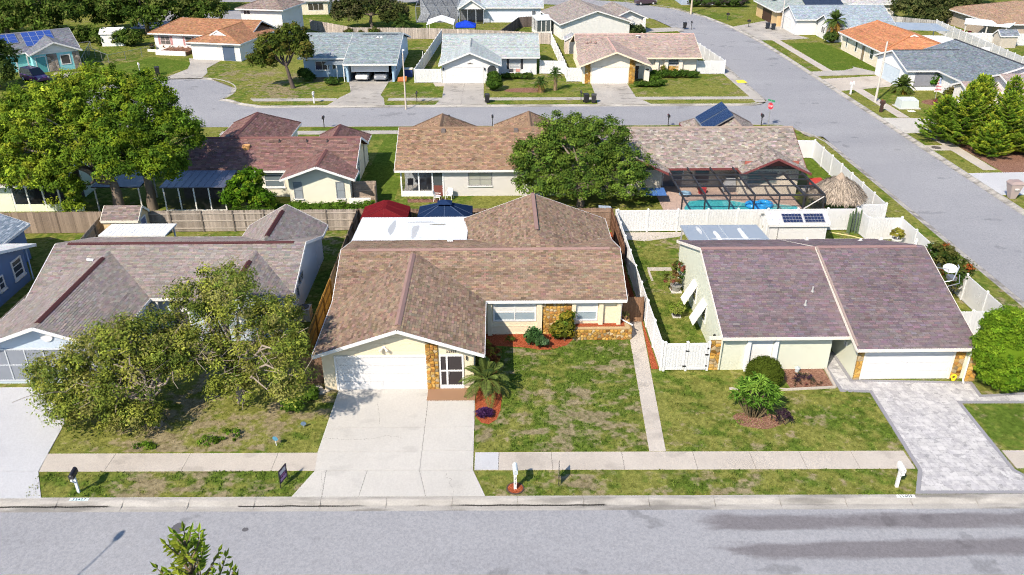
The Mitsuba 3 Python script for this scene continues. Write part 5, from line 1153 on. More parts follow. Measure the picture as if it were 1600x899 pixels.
gn = thing('garden_light', 'small pale lantern on the ground against the sage wall', 'garden light')
m = MB(); m.lathe([(.01, 0), (.12, 0), (.12, .22), (.18, .25), (.03, .38), (.01, .38)], (16.9, 38.85, 0), (.35, .40, .42), 10); m.build(gn + '__lantern')
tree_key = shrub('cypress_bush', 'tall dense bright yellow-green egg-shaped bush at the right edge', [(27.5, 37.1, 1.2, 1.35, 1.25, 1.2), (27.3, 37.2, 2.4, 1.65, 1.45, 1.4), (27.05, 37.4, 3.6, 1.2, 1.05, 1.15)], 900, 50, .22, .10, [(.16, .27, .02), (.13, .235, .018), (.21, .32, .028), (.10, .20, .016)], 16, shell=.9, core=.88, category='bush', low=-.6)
shrub('bougainvillea', 'tangled shrub with orange-red flowers by the side street fence', [(29.9, 49.5, 2.2, .9, 1.2, .9), (30.6, 48.4, 1.7, .8, 1.0, .9), (29.4, 47.6, 1.2, 1.0, .9, .9), (30.0, 50.6, 1.4, .8, 1.0, .9)], 120, 42, .34, .17, [(.07, .09, .02), (.10, .10, .03), (.05, .10, .02), (.045, .085, .02), (.40, .10, .03)], 17, core=.5, colweights=[.3, .25, .2, .15, .1])
cc = thing('cactus', 'tall grey-green columnar cactus against the white fence', 'cactus')
r = np.random.default_rng(5)
for i in range(8):
    x, y = 28.0 + .52 * (i - 3.5) / 3.5 + r.uniform(-.06, .06) - .15, 58.45 + r.uniform(-.2, .2); h = r.uniform(1.1, 2.2) if i != 7 else .9
    m = MB(); th_ = np.arange(14); R = .058 * (1 + .18 * (th_ % 2)); prof = [(0, 1), (h * .5, 1.05), (h * .93, .95), (h, .3)]
    V = np.vstack([np.stack([x + R * f * np.cos(th_ * 2 * np.pi / 14), y + R * f * np.sin(th_ * 2 * np.pi / 14), np.full(14, z)], 1) for z, f in prof]); F = [[k * 14 + j, k * 14 + (j + 1) % 14, (k + 1) * 14 + (j + 1) % 14, (k + 1) * 14 + j] for k in range(3) for j in range(14)]
    m.add(V, F, jit((.10, .145, .085), .15, r)); m.add(V[-14:], [[0, j, j + 1] for j in range(1, 13)], (.10, .145, .085)); m.build(cc + '__column', 'matte')
gh = thing('garden_hose', 'pale yellow hose lying on the dry grass behind the purple-roofed house', 'hose')
m = MB(); m.tube([(26.0, 58.6, .03), (27.4, 57.9, .03), (28.1, 57.3, .03), (28.0, 56.9, .03)], .04, (.55, .48, .22), 6); m.build(gh + '__tube', 'paint', smooth=True)
def potted(label, x, y, pr, ph, pcol, blobs, cols, seed, name='potted_plant', **kw):
    k = shrub(name, label, blobs, 26, 34, .18, .16, cols, seed, category='potted plant', core=0, **kw)
    m = MB(); m.lathe([(.01, .0), (pr * .7, 0), (pr, ph * .9), (pr * 1.12, ph * .9), (pr * 1.12, ph), (pr * .9, ph), (pr * .85, ph * .85), (.01, ph * .85)], (x, y, .06), pcol, 16); m.build(k + '__pot'); m = MB(); m.box(x - pr, x + pr, y - pr, y + pr, .0, .06, (.45, .44, .42)); m.build(k + '__base'); return k
potted('reddish bushy plant in a grey pot at the back corner of the sage side wall', 11.95, 48.9, .36, .42, (.22, .22, .21), [(11.7, 49.0, 1.0, .65, .55, .55), (12.15, 49.4, 1.4, .5, .5, .5)], [(.16, .10, .04), (.11, .12, .03), (.19, .07, .05), (.05, .11, .025)], 18)
potted('bright green potted plant on the ground by the propped white shutters', 11.3, 45.4, .26, .3, (.06, .06, .06), [(11.3, 45.4, .6, .5, .45, .3)], [(.14, .20, .03), (.20, .24, .05)], 19)
potted('yellow-green round plant in a white lattice planter near the side fence corner', 30.0, 55.9, .35, .6, (.58, .58, .585), [(30.0, 55.9, 1.05, .42, .4, .4)], [(.20, .22, .04), (.28, .26, .05)], 20)
fl = thing('step_ladder', 'white folding frame leaning open by the side street fence', 'frame')
for a, b in (((30.3, 53.6, 0), (30.45, 53.9, 1.5)), ((30.3, 54.5, 0), (30.45, 54.0, 1.5)), ((30.0, 53.5, 0), (30.45, 53.95, 1.5))):
    m = MB(); m.beam(a, b, .09, .04, WHITE); m.build(fl + '__rail')
wr = thing('stepping_slab', 'white concrete slab path in the grass at the sage house back corner', 'slab')
m = MB(); m.box(10.6, 12.3, 52.0, 52.5, 0, .05, (.5, .49, .46)); m.box(10.55, 10.7, 50.4, 52.0, 0, .04, (.42, .40, .36)); m.build(wr + '__slab', 'concrete_beige')
wr2 = thing('gravel_strip', 'pale gravel patch along the foot of the back white fence', 'gravel'); stuff(wr2)
m = MB(); m.prism(Polygon([(9.8, 58.9), (9.7, 57.6), (11.2, 57.2), (14, 58.0), (15, 58.9)]), .0, .02, (.45, .43, .40)); m.build(wr2 + '__bed', 'concrete_beige')

# mailboxes, signs and the lamp over the near street
mailbox('leaning black mailbox on a white post at the left of the near kerb', -19.37, 29.36, 6, post=(.62, .66, .70), body=(.018, .018, .026), h=1.0, name='mailbox', flag=False)
mailbox('white mailbox on a numbered white post in a round red mulch ring', .66, 29.27, 2, post=(.60, .59, .58), body=(.48, .53, .55), h=1.05, pw=.13, number='11413', flag=False)
k = mailbox('white mailbox on a white post beside the grey stamped driveway', 18.32, 29.1, -4, post=(.60, .60, .60), body=(.62, .62, .62), h=1.02, pw=.13, flag=False)
def yard_sign(label, x, y, deg, w, h, z0, face, edge, post=(.05, .05, .05), bars=(), text=None):
    k = thing('yard_sign', label, 'sign'); X = placer((x, y, 0), deg)
    m = MB(X); m.box(-w / 2 - .025, -w / 2, -.015, .015, -.1, z0 + h + .02, post); m.box(w / 2, w / 2 + .025, -.015, .015, -.1, z0 + h + .02, post); m.box(-w / 2, w / 2, -.012, .012, z0 + h, z0 + h + .03, post); m.build(k + '__frame', 'metal')
    m = MB(X); m.box(-w / 2, w / 2, -.008, .008, z0, z0 + h, face); m.build(k + '__panel')
    for a, b, c, d, col in bars:
        m = MB(X); m.box(-w / 2 + w * a, -w / 2 + w * b, -.012, .012, z0 + h * c, z0 + h * d, col); m.build(k + '__print')
    return k
yard_sign('dark framed yard sign with purple and white print seen almost edge-on by the driveway', -10.08, 29.8, 73, .62, .72, .22, (.06, .035, .07), None, bars=((.1, .9, .62, .9, (.45, .42, .45)), (.1, .9, .12, .34, (.40, .22, .38)), (.2, .8, .42, .54, (.35, .1, .25))))
yard_sign('thin yard sign seen edge-on in the verge right of the numbered mailbox', 2.70, 29.72, 86, .62, .75, .2, (.45, .40, .38), None, bars=((.08, .92, .6, .92, (.2, .2, .25)),))
def small_sign(label, x, y, deg, col, pole, h=.45, w=.34):
    k = thing('lawn_sign', label, 'sign'); X = placer((x, y, 0), deg)
    m = MB(X); m.box(-.015, .015, -.01, .01, -.1, h, pole); m.build(k + '__stake')
    m = MB(X); P = [(w / 2 * math.cos(a), h + .14 * math.sin(a)) for a in np.radians([0, 60, 120, 180, 240, 300])]
    m.add([(x_, -.014, z) for x_, z in P] + [(x_, .0, z) for x_, z in P], [[0, i, i + 1] for i in range(1, 5)] + [[6, 6 + i + 1, 6 + i] for i in range(1, 5)] + [[i, (i + 1) % 6, (i + 1) % 6 + 6] for i in range(6)] + [[i, (i + 1) % 6 + 6, i + 6] for i in range(6)], col); m.build(k + '__plate'); return k
small_sign('small blue plate on a white stake in the left lawn by the sidewalk', -11.12, 32.62, -20, (.07, .20, .30), (.58, .58, .585))
small_sign('small dark blue and white marker in the shade near the driveway edge', -10.07, 34.1, 10, (.12, .18, .26), (.3, .3, .3), .25, .3)
street_lamp('grey street lamp with a curved arm standing across the near street', -22.35, 17.3, 8.0, 74, 1.9, col=(.35, .34, .33), r=.12)

# tall young pine whose tip rises into the bottom of the frame
conifer('norfolk_pine', 'tip of a tall star-branched pine rising at the bottom edge', (-4.12, 8.0), 17.72, 52, 5, 3.8, [(.20, .28, .03), (.26, .31, .04), (.15, .23, .03)], seed=6, z_low=1.5, twig=.25, tn=18, up=30, tw=.05, trunk=.16, pw=.75, tip=.26)
# ------------------------------------------------------------------ second row: houses backing on to the front row
H = House('maroon_house', 'pale cream house with a maroon shingle roof behind the grey-blue house lot', roof=(.175, .106, .096), wall=(.62, .60, .50), cap=(.17, .085, .08), fine=True, course=.19, tab=.38, var=.16, streak=.05)
H.gable(-27.6, -12.2, 66.9, 74.8, 'x', 2.5, 4.25, walls=False)
gwall(H, 'x', -22.4, -12.7, 67.3, 74.4, 66.9, 74.8, 70.85, 2.5, 4.25)
H.gable(-18.15, -11.95, 64.6, 69.6, 'y', 2.5, 3.62, ov=(.9, 0, .45, .6), ends=(1, 0), capspan=(65.0, 69.2), cut=(0, 2.7))
H.gable(-26.8, -20.0, 70.9, 81.8, 'y', 2.5, 4.35, ov=(4, .4, .4, .4), hip=(0, 3.0), ends=(0, 1), cut=(3.9, 0))
H.gable(-17.2, -12.3, 71.2, 77.4, 'y', 2.5, 4.15, ov=(3.8, .4, .4, .4), hip=(0, 2.3), ends=(0, 1), cut=(3.6, 0))
k = H.key
for x in (-16.95, -13.4): H.window('S', 65.5, x, 1.25, .72, 1.5, 0, 1, frame=(.20, .22, .24), sill=WHITE, glass=(.22, .25, .28), fw=.06)
H.window('S', 67.3, -19.35, 1.5, 1.7, 1.2, 0, 1, sill=WHITE, glass=(.12, .15, .17))
H.flat(-27.6, -22.3, 63.2, 66.95, 2.42, 2.56, (.12, .13, .18), name='porch_roof', bsdf='metal', seams=8)  # dark sheet colour stands in for tree shade on this roof
m = MB()
for x in np.linspace(-27.4, -22.5, 5): m.box(x - .05, x + .05, 63.4, 63.5, 0, 2.4, (.60, .60, .60))
m.box(-27.4, -22.5, 63.38, 63.52, 2.32, 2.42, (.6, .6, .6)); m.box(-27.4, -22.5, 63.4, 63.5, 0, .36, (.6, .6, .58)); m.build(k + '__porch_frame')
m = MB(); m.add([(-27.4, 63.45, .3), (-22.5, 63.45, .3), (-22.5, 63.45, 2.35), (-27.4, 63.45, 2.35)], [[0, 1, 2, 3]], (.02, .02, .02)); m.build(k + '__porch_screen', 'screen')
H.box('porch_wall', -27.2, -22.4, 67.0, 67.3, 0, 2.5, (.12, .11, .10))
m = MB(); m.tube([(-22.05, 69.6, 3.55), (-22.05, 69.6, 3.95)], .33, (.50, .27, .10), 14); m.build(k + '__roof__round_vent'); H.box_vent(-24.2, 71.6, 4.05)
for x in (-19.3, -16.9, -15.1): H.vent(x, 70.3, 4.0, .25, .06, (.05, .04, .04))
H.window('E', -12.7, 71.2, 1.4, .7, 1.2, 0, 1); m = MB(); m.box(-12.65, -12.3, 68.6, 69.2, 0, 1.4, (.03, .18, .09)); m.build(k + '__meter_box')
H.finish()
wood_fence('short grey-brown privacy screen at the right side of the maroon-roofed house', [(-12.5, 66.3), (-10.5, 66.3), (-10.4, 65.0)], (.27, .22, .18), side=-1, seed=20, h=1.75)
lw = thing('garden_wall', 'low white wall beside the cream gable of the maroon-roofed house', 'wall'); m = MB(); m.box(-12.7, -10.9, 65.4, 65.6, 0, .5, (.66, .66, .62)); m.build(lw + '__wall')
shrub('hedge', 'bright green hedge strip below the cream gable of the maroon-roofed house', [(-18 + i * 1.15, 63.9 + .25 * math.sin(i * 2.1), .35, .85, .7, .42) for i in range(7)], 150, 40, .24, .14, [(.08, .16, .018), (.11, .19, .025), (.06, .12, .015)], 30)
shrub('hedge', 'overgrown vines along the grey fence left of the bright green round tree', [(-19.5, 62.4, .5, 1.3, .8, .6), (-21, 61.6, .5, 1.3, .7, .6), (-17.3, 61.8, .45, 1.2, .7, .5)], 110, 40, .3, .16, [(.07, .15, .018), (.10, .18, .02), (.05, .10, .012)], 31)
tree('round_tree', 'small bright green round tree in front of the maroon-roofed house porch', (-20.8, 63.4), 1.0, [(-20.7, 63.6, 2.1, 1.5, 1.4, 1.3), (-21.7, 63.4, 1.6, 1.0, 1.0, .9), (-19.4, 63.2, 1.3, 1.0, 1.0, .9), (-20.3, 63.8, 3.0, 1.0, 1.0, .8)], 210, 50, .34, .22, [(.095, .20, .014), (.07, .155, .012), (.16, .24, .02), (.05, .12, .012)], seed=32, trunk=.12, limbs=8)

H = House('tan_roofed_house', 'white house with a speckled tan shingle roof and a corner porch with screens', roof=(.245, .165, .112), wall=(.50, .49, .475), fine=True, course=.17, tab=.3, var=.19, streak=.05, pattern=1)
H.gable(-8.9, 6.3, 66.75, 77.2, 'x', 2.5, 4.75, walls=False)
gwall(H, 'x', -4.75, 5.9, 67.2, 76.7, 66.75, 77.2, 71.98, 2.5, 4.75); gwall(H, 'x', -8.45, -4.75, 70.2, 76.7, 66.75, 77.2, 71.98, 2.5, 4.75)
H.gable(-8.5, -2.1, 72.3, 80.0, 'y', 2.5, 4.62, ov=(5, .4, .4, .4), hip=(0, 3.0), ends=(0, 1), cut=(4.9, 0)); H.gable(-.4, 6.3, 72.3, 80.6, 'y', 2.5, 4.68, ov=(5, .4, .4, .4), hip=(0, 3.1), ends=(0, 1), cut=(4.9, 0))
k = H.key
H.window('S', 67.2, -1.6, 1.55, 2.05, 1.2, 1, 1, frame=(.22, .22, .22), sill=WHITE, glass=(.30, .31, .28), fw=.07)
m = MB()
for x in (-8.42, -6.9, -5.72, -4.8): m.box(x - .06, x + .06, 67.15, 67.27, 0, 2.5, (.66, .68, .69))
m.box(-8.45, -5.7, 67.17, 67.25, 0, .5, (.66, .66, .66)); m.box(-8.45, -4.8, 67.17, 67.25, 2.3, 2.5, (.12, .16, .2)); m.build(k + '__porch_frame')
m = MB(); m.add([(-8.4, 67.2, .5), (-5.75, 67.2, .5), (-5.75, 67.2, 2.3), (-8.4, 67.2, 2.3)], [[0, 1, 2, 3]], (.02, .02, .02)); m.build(k + '__porch_screen', 'screen')
m = MB(); m.box(-5.66, -4.86, 67.18, 67.23, .05, 1.0, (.16, .055, .045)); m.build(k + '__screen_door__lower_panel')
m = MB(); m.box(-5.66, -4.86, 67.18, 67.22, 1.0, 2.1, (.05, .06, .07)); m.build(k + '__screen_door__screen', 'gloss')
H.box('porch_wall', -8.4, -4.8, 70.0, 70.2, 0, 2.5, (.40, .44, .48)); H.box('porch_floor', -8.4, -4.8, 67.25, 70.0, 0, .06, (.33, .32, .3))
H.box_vent(-4.9, 71.5, 4.55); H.box_vent(1.6, 71.5, 4.55)
H.finish()
tb = thing('bar_table', 'dark high table on the screened porch of the tan-roofed house', 'table')
m = MB(); m.tube([(-6.9, 68.3, .06), (-6.9, 68.3, 1.0)], .05, (.05, .05, .06), 8); m.tube([(-6.9, 68.3, 1.0), (-6.9, 68.3, 1.05)], .45, (.05, .07, .09), 14); m.build(tb + '__table')
for i, (x, w_) in enumerate(((-7.75, 'left'), (-6.1, 'right'))):
    s = thing('bar_stool', f'dark padded bar stool at the {w_} of the high porch table', 'stool', None); m = MB(); m.box(x - .24, x + .24, 68.0, 68.45, .72, .85, (.03, .035, .045)); m.box(x - .24, x + .24, 68.42, 68.5, .85, 1.2, (.03, .035, .045)); m.build(s + '__seat')
    for a in (-.18, .18):
        for b in (68.05, 68.4): m = MB(); m.box(x + a - .02, x + a + .02, b - .02, b + .02, .06, .72, (.5, .5, .5)); m.build(s + '__leg')
def plastic_chair(label, x, y, deg):
    k = thing('plastic_chair', label, 'chair'); X = placer((x, y, 0), deg); c = (.58, .58, .585)
    m = MB(X); m.box(-.26, .26, -.25, .25, .40, .45, c); m.build(k + '__seat'); m = MB(X); m.hexa([(-.25, .22, .42), (.25, .22, .42), (.25, .26, .42), (-.25, .26, .42)], [(-.23, .36, .92), (.23, .36, .92), (.23, .4, .92), (-.23, .4, .92)], c); m.build(k + '__backrest')
    for sx in (-1, 1):
        m = MB(X); m.box(sx * .24 - .03, sx * .24 + .03, -.25, .27, .62, .66, c); m.build(k + '__armrest')
        for sy in (-1, 1): m = MB(X); m.beam((sx * .24, sy * .23, .42), (sx * .3, sy * .3, 0), .05, .05, c); m.build(k + '__leg')
plastic_chair('white plastic garden chair facing right outside the red-brown porch door', -5.25, 66.0, 80); plastic_chair('white plastic garden chair against the white wall right of the porch', -4.25, 66.4, -15)
rosettes('bed_plant', 'row of small plants below the corner porch of the tan-roofed house', [(-7.8 + .4 * i, 66.3 + .1 * (i % 2), .1) for i in range(9)], 12, .3, .05, GREEN + [(.12, .10, .04)], 33, stem=False)

# the pool house
H = House('pool_house', 'beige house with a mottled grey-tan roof, maroon trim and a black framed pool enclosure', roof=(.265, .228, .205), wall=(.47, .43, .37), trim=(.15, .045, .045), fine=True, course=.17, tab=.3, var=.22, streak=.05, cap=(.26, .21, .18))
H.gable(8.6, 26.5, 66.8, 76.2, 'x', 2.55, 4.8, walls=False, eaves=(0, 1))
H.edge((14.5, 66.8, 2.55), (20.8, 66.8, 2.55), out=(0, -1))
gwall(H, 'x', 9.2, 26.0, 69.2, 75.8, 66.8, 76.2, 71.5, 2.55, 4.8)
H.gable(20.6, 26.5, 65.4, 69.7, 'y', 2.5, 3.85, ov=(1.6, 0, .4, .45), ends=(1, 0), cap=False, cut=(0, 2.85))
H.gable(8.6, 14.6, 65.4, 69.7, 'y', 2.5, 3.85, ov=(1.6, 0, .4, .45), ends=(1, 0), cap=False, cut=(0, 2.85))
H.gable(18.4, 25.6, 71.6, 81.0, 'y', 2.5, 4.75, ov=(5, .4, .4, .4), hip=(0, 3.3), ends=(0, 1), cut=(4.5, 0))
k = H.key
H.window('S', 67.0, 22.9, 1.6, 2.6, 1.1, 1, 1, frame=(.30, .30, .28), glass=(.10, .12, .13)); m = MB(); F = Face(m, 'S', 67.0); F.box(21.2, 25.9, 2.5, 3.1, 0, .04, (.30, .10, .08)); m.build(k + '__gable_panel')
H.window('S', 69.2, 18.2, 1.3, 1.3, 1.9, 0, 0, frame=(.2, .2, .2), glass=(.03, .035, .06)); H.door('S', 69.2, 15.6, 1.7, 2.05, (.10, .11, .14), glassy=True)
m = MB(); m.box(19.85, 20.05, 70.0, 70.15, 3.85, 4.15, (.66, .66, .66)); m.build(k + '__roof__vent_box'); H.vent(19.6, 70.9, 4.4, .2, .05)
s = numbered(k + '__solar_panel')                                     # solar water heater on the hip behind the ridge
def on_hip(x, y): return 2.5 + (4.75 - 2.5) * (x - 18.4) / 3.6
for i, (y0, y1) in enumerate(((74.2, 76.6), (76.75, 79.0))):
    s = k + '__solar_panel' + ('_%03d' % i if i else ''); USED.add(s); x0, x1 = 19.4, 21.9 + .05 * i
    m = MB(); m.hexa([(x0, y0, on_hip(x0, 0) + .38), (x1, y0, on_hip(x1, 0) + .32), (x1, y1, on_hip(x1, 0) + .32), (x0, y1, on_hip(x0, 0) + .38)], [(x0, y0, on_hip(x0, 0) + .48), (x1, y0, on_hip(x1, 0) + .42), (x1, y1, on_hip(x1, 0) + .42), (x0, y1, on_hip(x0, 0) + .48)], (.30, .31, .33)); m.build(s + '__frame', 'metal')
    m = MB()
    for j in range(9):
        a, b = y0 + (y1 - y0) * (j + .1) / 9, y0 + (y1 - y0) * (j + .9) / 9
        m.add([(x0 + .05, a, on_hip(x0, 0) + .53), (x1 - .05, a, on_hip(x1, 0) + .47), (x1 - .05, b, on_hip(x1, 0) + .47), (x0 + .05, b, on_hip(x0, 0) + .53)], [[0, 1, 2, 3]], (.012, .03, .09))
    m.build(s + '__cells', 'paint')
H.finish()
pc = thing('pool_enclosure', 'black framed screen cage over the swimming pool behind the white fence', 'pool enclosure')
BK = (.028, .028, .032)
xs = [14.4, 16.2, 18.15, 20.1, 22.05, 24.0, 25.6]
for x in xs: m = MB(); m.box(x - .05, x + .05, 59.75, 59.85, 0, 2.7, BK); m.build(pc + '__post')
for x in xs: m = MB(); m.beam((x, 59.8, 2.7), (x, 66.7 if 14.6 < x < 20.7 else 65.3, 2.62), .10, .16, BK); m.build(pc + '__rafter')
for y in (59.8, 61.9, 63.4, 64.6): m = MB(); m.beam((xs[0], y, 2.7), (xs[-1], y, 2.7), .09, .10, BK); m.build(pc + '__purlin')
for z in (.5, 1.3): m = MB(); m.box(xs[0], xs[-1], 59.77, 59.83, z, z + .05, BK); m.build(pc + '__rail')
for z in (.05, 1.3, 2.62): m = MB(); m.box(25.57, 25.63, 59.8, 65.4, z, z + .06, BK); m.build(pc + '__rail')
for y in (61.7, 63.5): m = MB(); m.box(25.55, 25.65, y - .05, y + .05, 0, 2.65, BK); m.build(pc + '__post')
m = MB(); m.add([(14.4, 59.8, 2.75), (25.6, 59.8, 2.75), (25.6, 65.4, 2.72), (14.4, 65.4, 2.72)], [[0, 1, 2, 3]], BK); m.build(pc + '__roof_screen', 'fine_screen')
m = MB(); m.add([(14.4, 59.8, 0), (25.6, 59.8, 0), (25.6, 59.8, 2.7), (14.4, 59.8, 2.7)], [[0, 1, 2, 3]], BK); m.build(pc + '__front_screen', 'fine_screen')
m = MB(); m.add([(25.6, 59.8, 0), (25.6, 65.4, 0), (25.6, 65.4, 2.7), (25.6, 59.8, 2.7)], [[0, 1, 2, 3]], BK); m.build(pc + '__side_screen', 'screen')
m = MB(); m.beam((25.65, 59.8, 2.65), (22.2, 59.78, 0.2), .05, .05, (.55, .54, .52)); m.beam((25.6, 59.8, 2.65), (23.2, 59.8, 1.0), .02, .02, (.5, .5, .5)); m.build(pc + '__brace')
pd = thing('patio', 'pinkish tan pool deck inside the black screen cage', 'patio'); tag(pd, kind='structure')
water = Polygon([(15.6, 63.9), (16.4, 65.5), (18.3, 65.9), (20, 65.6), (21.5, 64.8), (23.6, 64.7), (25.2, 64.2), (25.3, 62), (24, 60.6), (20, 60.4), (16.5, 60.8), (15.5, 62.2)]).buffer(.5).buffer(-.5)
m = MB(); m.prism(sbox(13.8, 59.6, 25.7, 69.2).difference(water), 0, .05, (.38, .29, .25)); m.build(pd + '__deck', 'matte')
sp = thing('swimming_pool', 'turquoise swimming pool with a curved edge inside the screen cage', 'swimming pool')
m = MB(); m.prism(water, .0, .03, (.05, .36, .4)); m.build(sp + '__water', 'pool_water'); m = MB(); m.prism(water.buffer(.16).difference(water), .0, .07, (.44, .38, .34)); m.build(sp + '__coping', 'matte')
fl = thing('pool_float', 'bright blue inflatable loungers floating at the right of the pool', 'pool float')
for cx, cy, R in ((21.5, 64.2, .5), (22.5, 64.3, .55), (21.9, 63.6, .45)):
    a = np.linspace(0, 2 * np.pi, 17); m = MB(); m.tube(np.stack([cx + R * np.cos(a), cy + R * np.sin(a), np.full(17, .2)], 1), .2, (.02, .26, .62), 8, cap=False); m.build(fl + '__ring', 'gloss', smooth=True)
gr = thing('covered_grill', 'grey covered grill standing on the pool deck by the wall', 'grill'); m = MB(); m.hexa([(19.8, 67.6, .05), (21.0, 67.6, .05), (21.0, 68.2, .05), (19.8, 68.2, .05)], [(20.0, 67.7, 1.35), (20.8, 67.7, 1.35), (20.8, 68.1, 1.35), (20.0, 68.1, 1.35)], (.25, .26, .28)); m.build(gr + '__cover'); m = MB(); m.box(19.9, 20.9, 67.55, 67.62, .05, .5, (.06, .06, .07)); m.build(gr + '__base')
bp = thing('inflatable_ring', 'round blue inflatable ring lying on the pool deck', 'inflatable'); a = np.linspace(0, 2 * np.pi, 17); m = MB(); m.tube(np.stack([16.3 + .4 * np.cos(a), 66.9 + .4 * np.sin(a), np.full(17, .2)], 1), .15, (.20, .33, .46), 7, cap=False); m.build(bp + '__ring', 'paint', smooth=True)
rb = thing('storage_box', 'small red box on the pool deck', 'box'); m = MB(); m.box(17.6, 18.2, 67.2, 67.6, .05, .5, (.30, .03, .035)); m.box(17.57, 18.23, 67.17, 67.63, .5, .56, (.34, .04, .045)); m.build(rb + '__box')
tp = thing('tarp', 'blue tarp under the eave at the left end of the pool enclosure', 'tarp'); m = MB(); m.hexa([(12.2, 64.6, .9), (14.2, 64.6, .9), (14.2, 66.0, 1.0), (12.2, 66.0, 1.0)], [(12.2, 64.6, .98), (14.2, 64.6, .95), (14.2, 66.0, 1.1), (12.2, 66.0, 1.08)], (.06, .14, .36)); m.build(tp + '__sheet', 'matte')
bt = thing('tarp_bundle', 'bluish leaning sheet beside the tree trunk by the corner of the white fence', 'sheet'); m = MB(); m.hexa([(8.2, 59.9, .0), (9.3, 59.9, .0), (9.3, 60.4, .0), (8.2, 60.4, .0)], [(7.9, 60.2, 1.75), (8.9, 60.3, 1.65), (8.9, 60.4, 1.65), (7.9, 60.35, 1.75)], (.28, .34, .42)); m.build(bt + '__sheet')
# tiki hut
th_ = thing('tiki_hut', 'round thatched tiki hut with a small cap beside the screen cage', 'hut')
r = np.random.default_rng(8); cx, cy = 27.45, 61.75
m = MB(); m.lathe([(2.05, 2.05), (1.5, 2.62), (.9, 3.05), (.3, 3.26), (.02, 3.3)], (cx, cy, 0), (.20, .16, .12), 28); m.build(th_ + '__roof_base', 'matte')
n = 9000; t = r.random(n) ** .55 * 1.04; a = r.uniform(0, 2 * np.pi, n); R = .15 + t * (1.98 + .12 * np.sin(a * 9) * np.sin(a * 5 + 1)); z = 3.36 - .30 * t - 1.0 * t ** 2 + r.normal(size=n) * .05
P = np.stack([cx + R * np.cos(a), cy + R * np.sin(a), z], 1); tip = np.stack([np.cos(a) * .78, np.sin(a) * .78, -.72 + 0 * a], 1); N = np.stack([np.cos(a) * .6, np.sin(a) * .6, .8 + 0 * a], 1) + .25 * r.normal(size=(n, 3))
V, F, C = leaf_cards(P, N, .52, np.array([.29, .245, .20]) * np.clip(1 + .42 * r.normal(size=(n, 1)), .3, 2), r, .10, 0, tip * 4)
m = MB(); m.add(V, F, C); stuff(m.build(th_ + '__thatch', 'matte'))
m = MB(); m.lathe([(.50, 3.28), (.3, 3.55), (.1, 3.82), (.02, 3.87)], (cx, cy, 0), (.33, .26, .2), 14); m.build(th_ + '__cap', 'matte'); m = MB(); m.lathe([(.51, 3.26), (.54, 3.31), (.48, 3.35)], (cx, cy, 0), (.07, .05, .045), 14); m.build(th_ + '__cap_ring', 'matte')
for i in range(4):
    a = i * math.pi / 2 + .6; m = MB(); m.tube([(cx + 1.6 * math.cos(a), cy + 1.6 * math.sin(a), 0), (cx + 1.6 * math.cos(a), cy + 1.6 * math.sin(a), 2.6)], .08, (.18, .12, .08), 8); m.build(th_ + '__post', 'matte')
m = MB(); m.box(cx - 1.2, cx + 1.3, cy - 1.3, cy - .8, 0, 1.0, (.20, .09, .08)); m.box(cx - 1.35, cx + 1.45, cy - 1.45, cy - .7, 1.0, 1.06, (.45, .33, .32)); m.build(th_ + '__bar')
gs = thing('patio_furniture', 'white patio furniture beside the tiki hut bar', 'furniture'); m = MB()
for x in (25.9, 26.4): m.box(x - .2, x + .2, 60.3, 60.6, .4, .46, (.58, .58, .585)); m.box(x - .2, x + .2, 60.58, 60.64, .46, .9, (.58, .58, .585)); m.box(x - .18, x - .13, 60.32, 60.37, 0, .4, (.58, .58, .585)); m.box(x + .13, x + .18, 60.32, 60.37, 0, .4, (.58, .58, .585))
m.build(gs + '__chairs')
rs = thing('shade_sail', 'red fabric shade beside the right gable of the pool house', 'shade'); m = MB(); m.hexa([(26.2, 64.0, 1.5), (28.0, 64.3, 1.5), (27.6, 66.0, 1.9), (26.3, 65.8, 1.9)], [(26.2, 64.0, 1.54), (28.0, 64.3, 1.54), (27.6, 66.0, 1.94), (26.3, 65.8, 1.94)], (.36, .05, .04)); m.build(rs + '__fabric', 'matte')
for x, y, h in ((26.3, 64.1, 1.5), (27.8, 64.4, 1.5), (27.5, 65.9, 1.9)): m = MB(); m.box(x - .03, x + .03, y - .03, y + .03, 0, h, (.3, .3, .3)); m.build(rs + '__pole')
wp = thing('rubble_pile', 'heap of white bags beside the right end of the pool house', 'pile'); m = MB()
for i in range(7): m.ball((26.9 + .28 * (i % 4), 67.3 + .35 * (i // 4), .22 + .1 * (i % 2)), .28, (.5, .48, .45), 2, (1.2, .9, .7), .2, i)
m.build(wp + '__bags', 'matte', smooth=True)
white_fence('white vinyl fence along the side street beside the pool house', [(26.6, 77.3), (31.0, 77.0), (30.75, 60.0), (28.35, 59.95)])

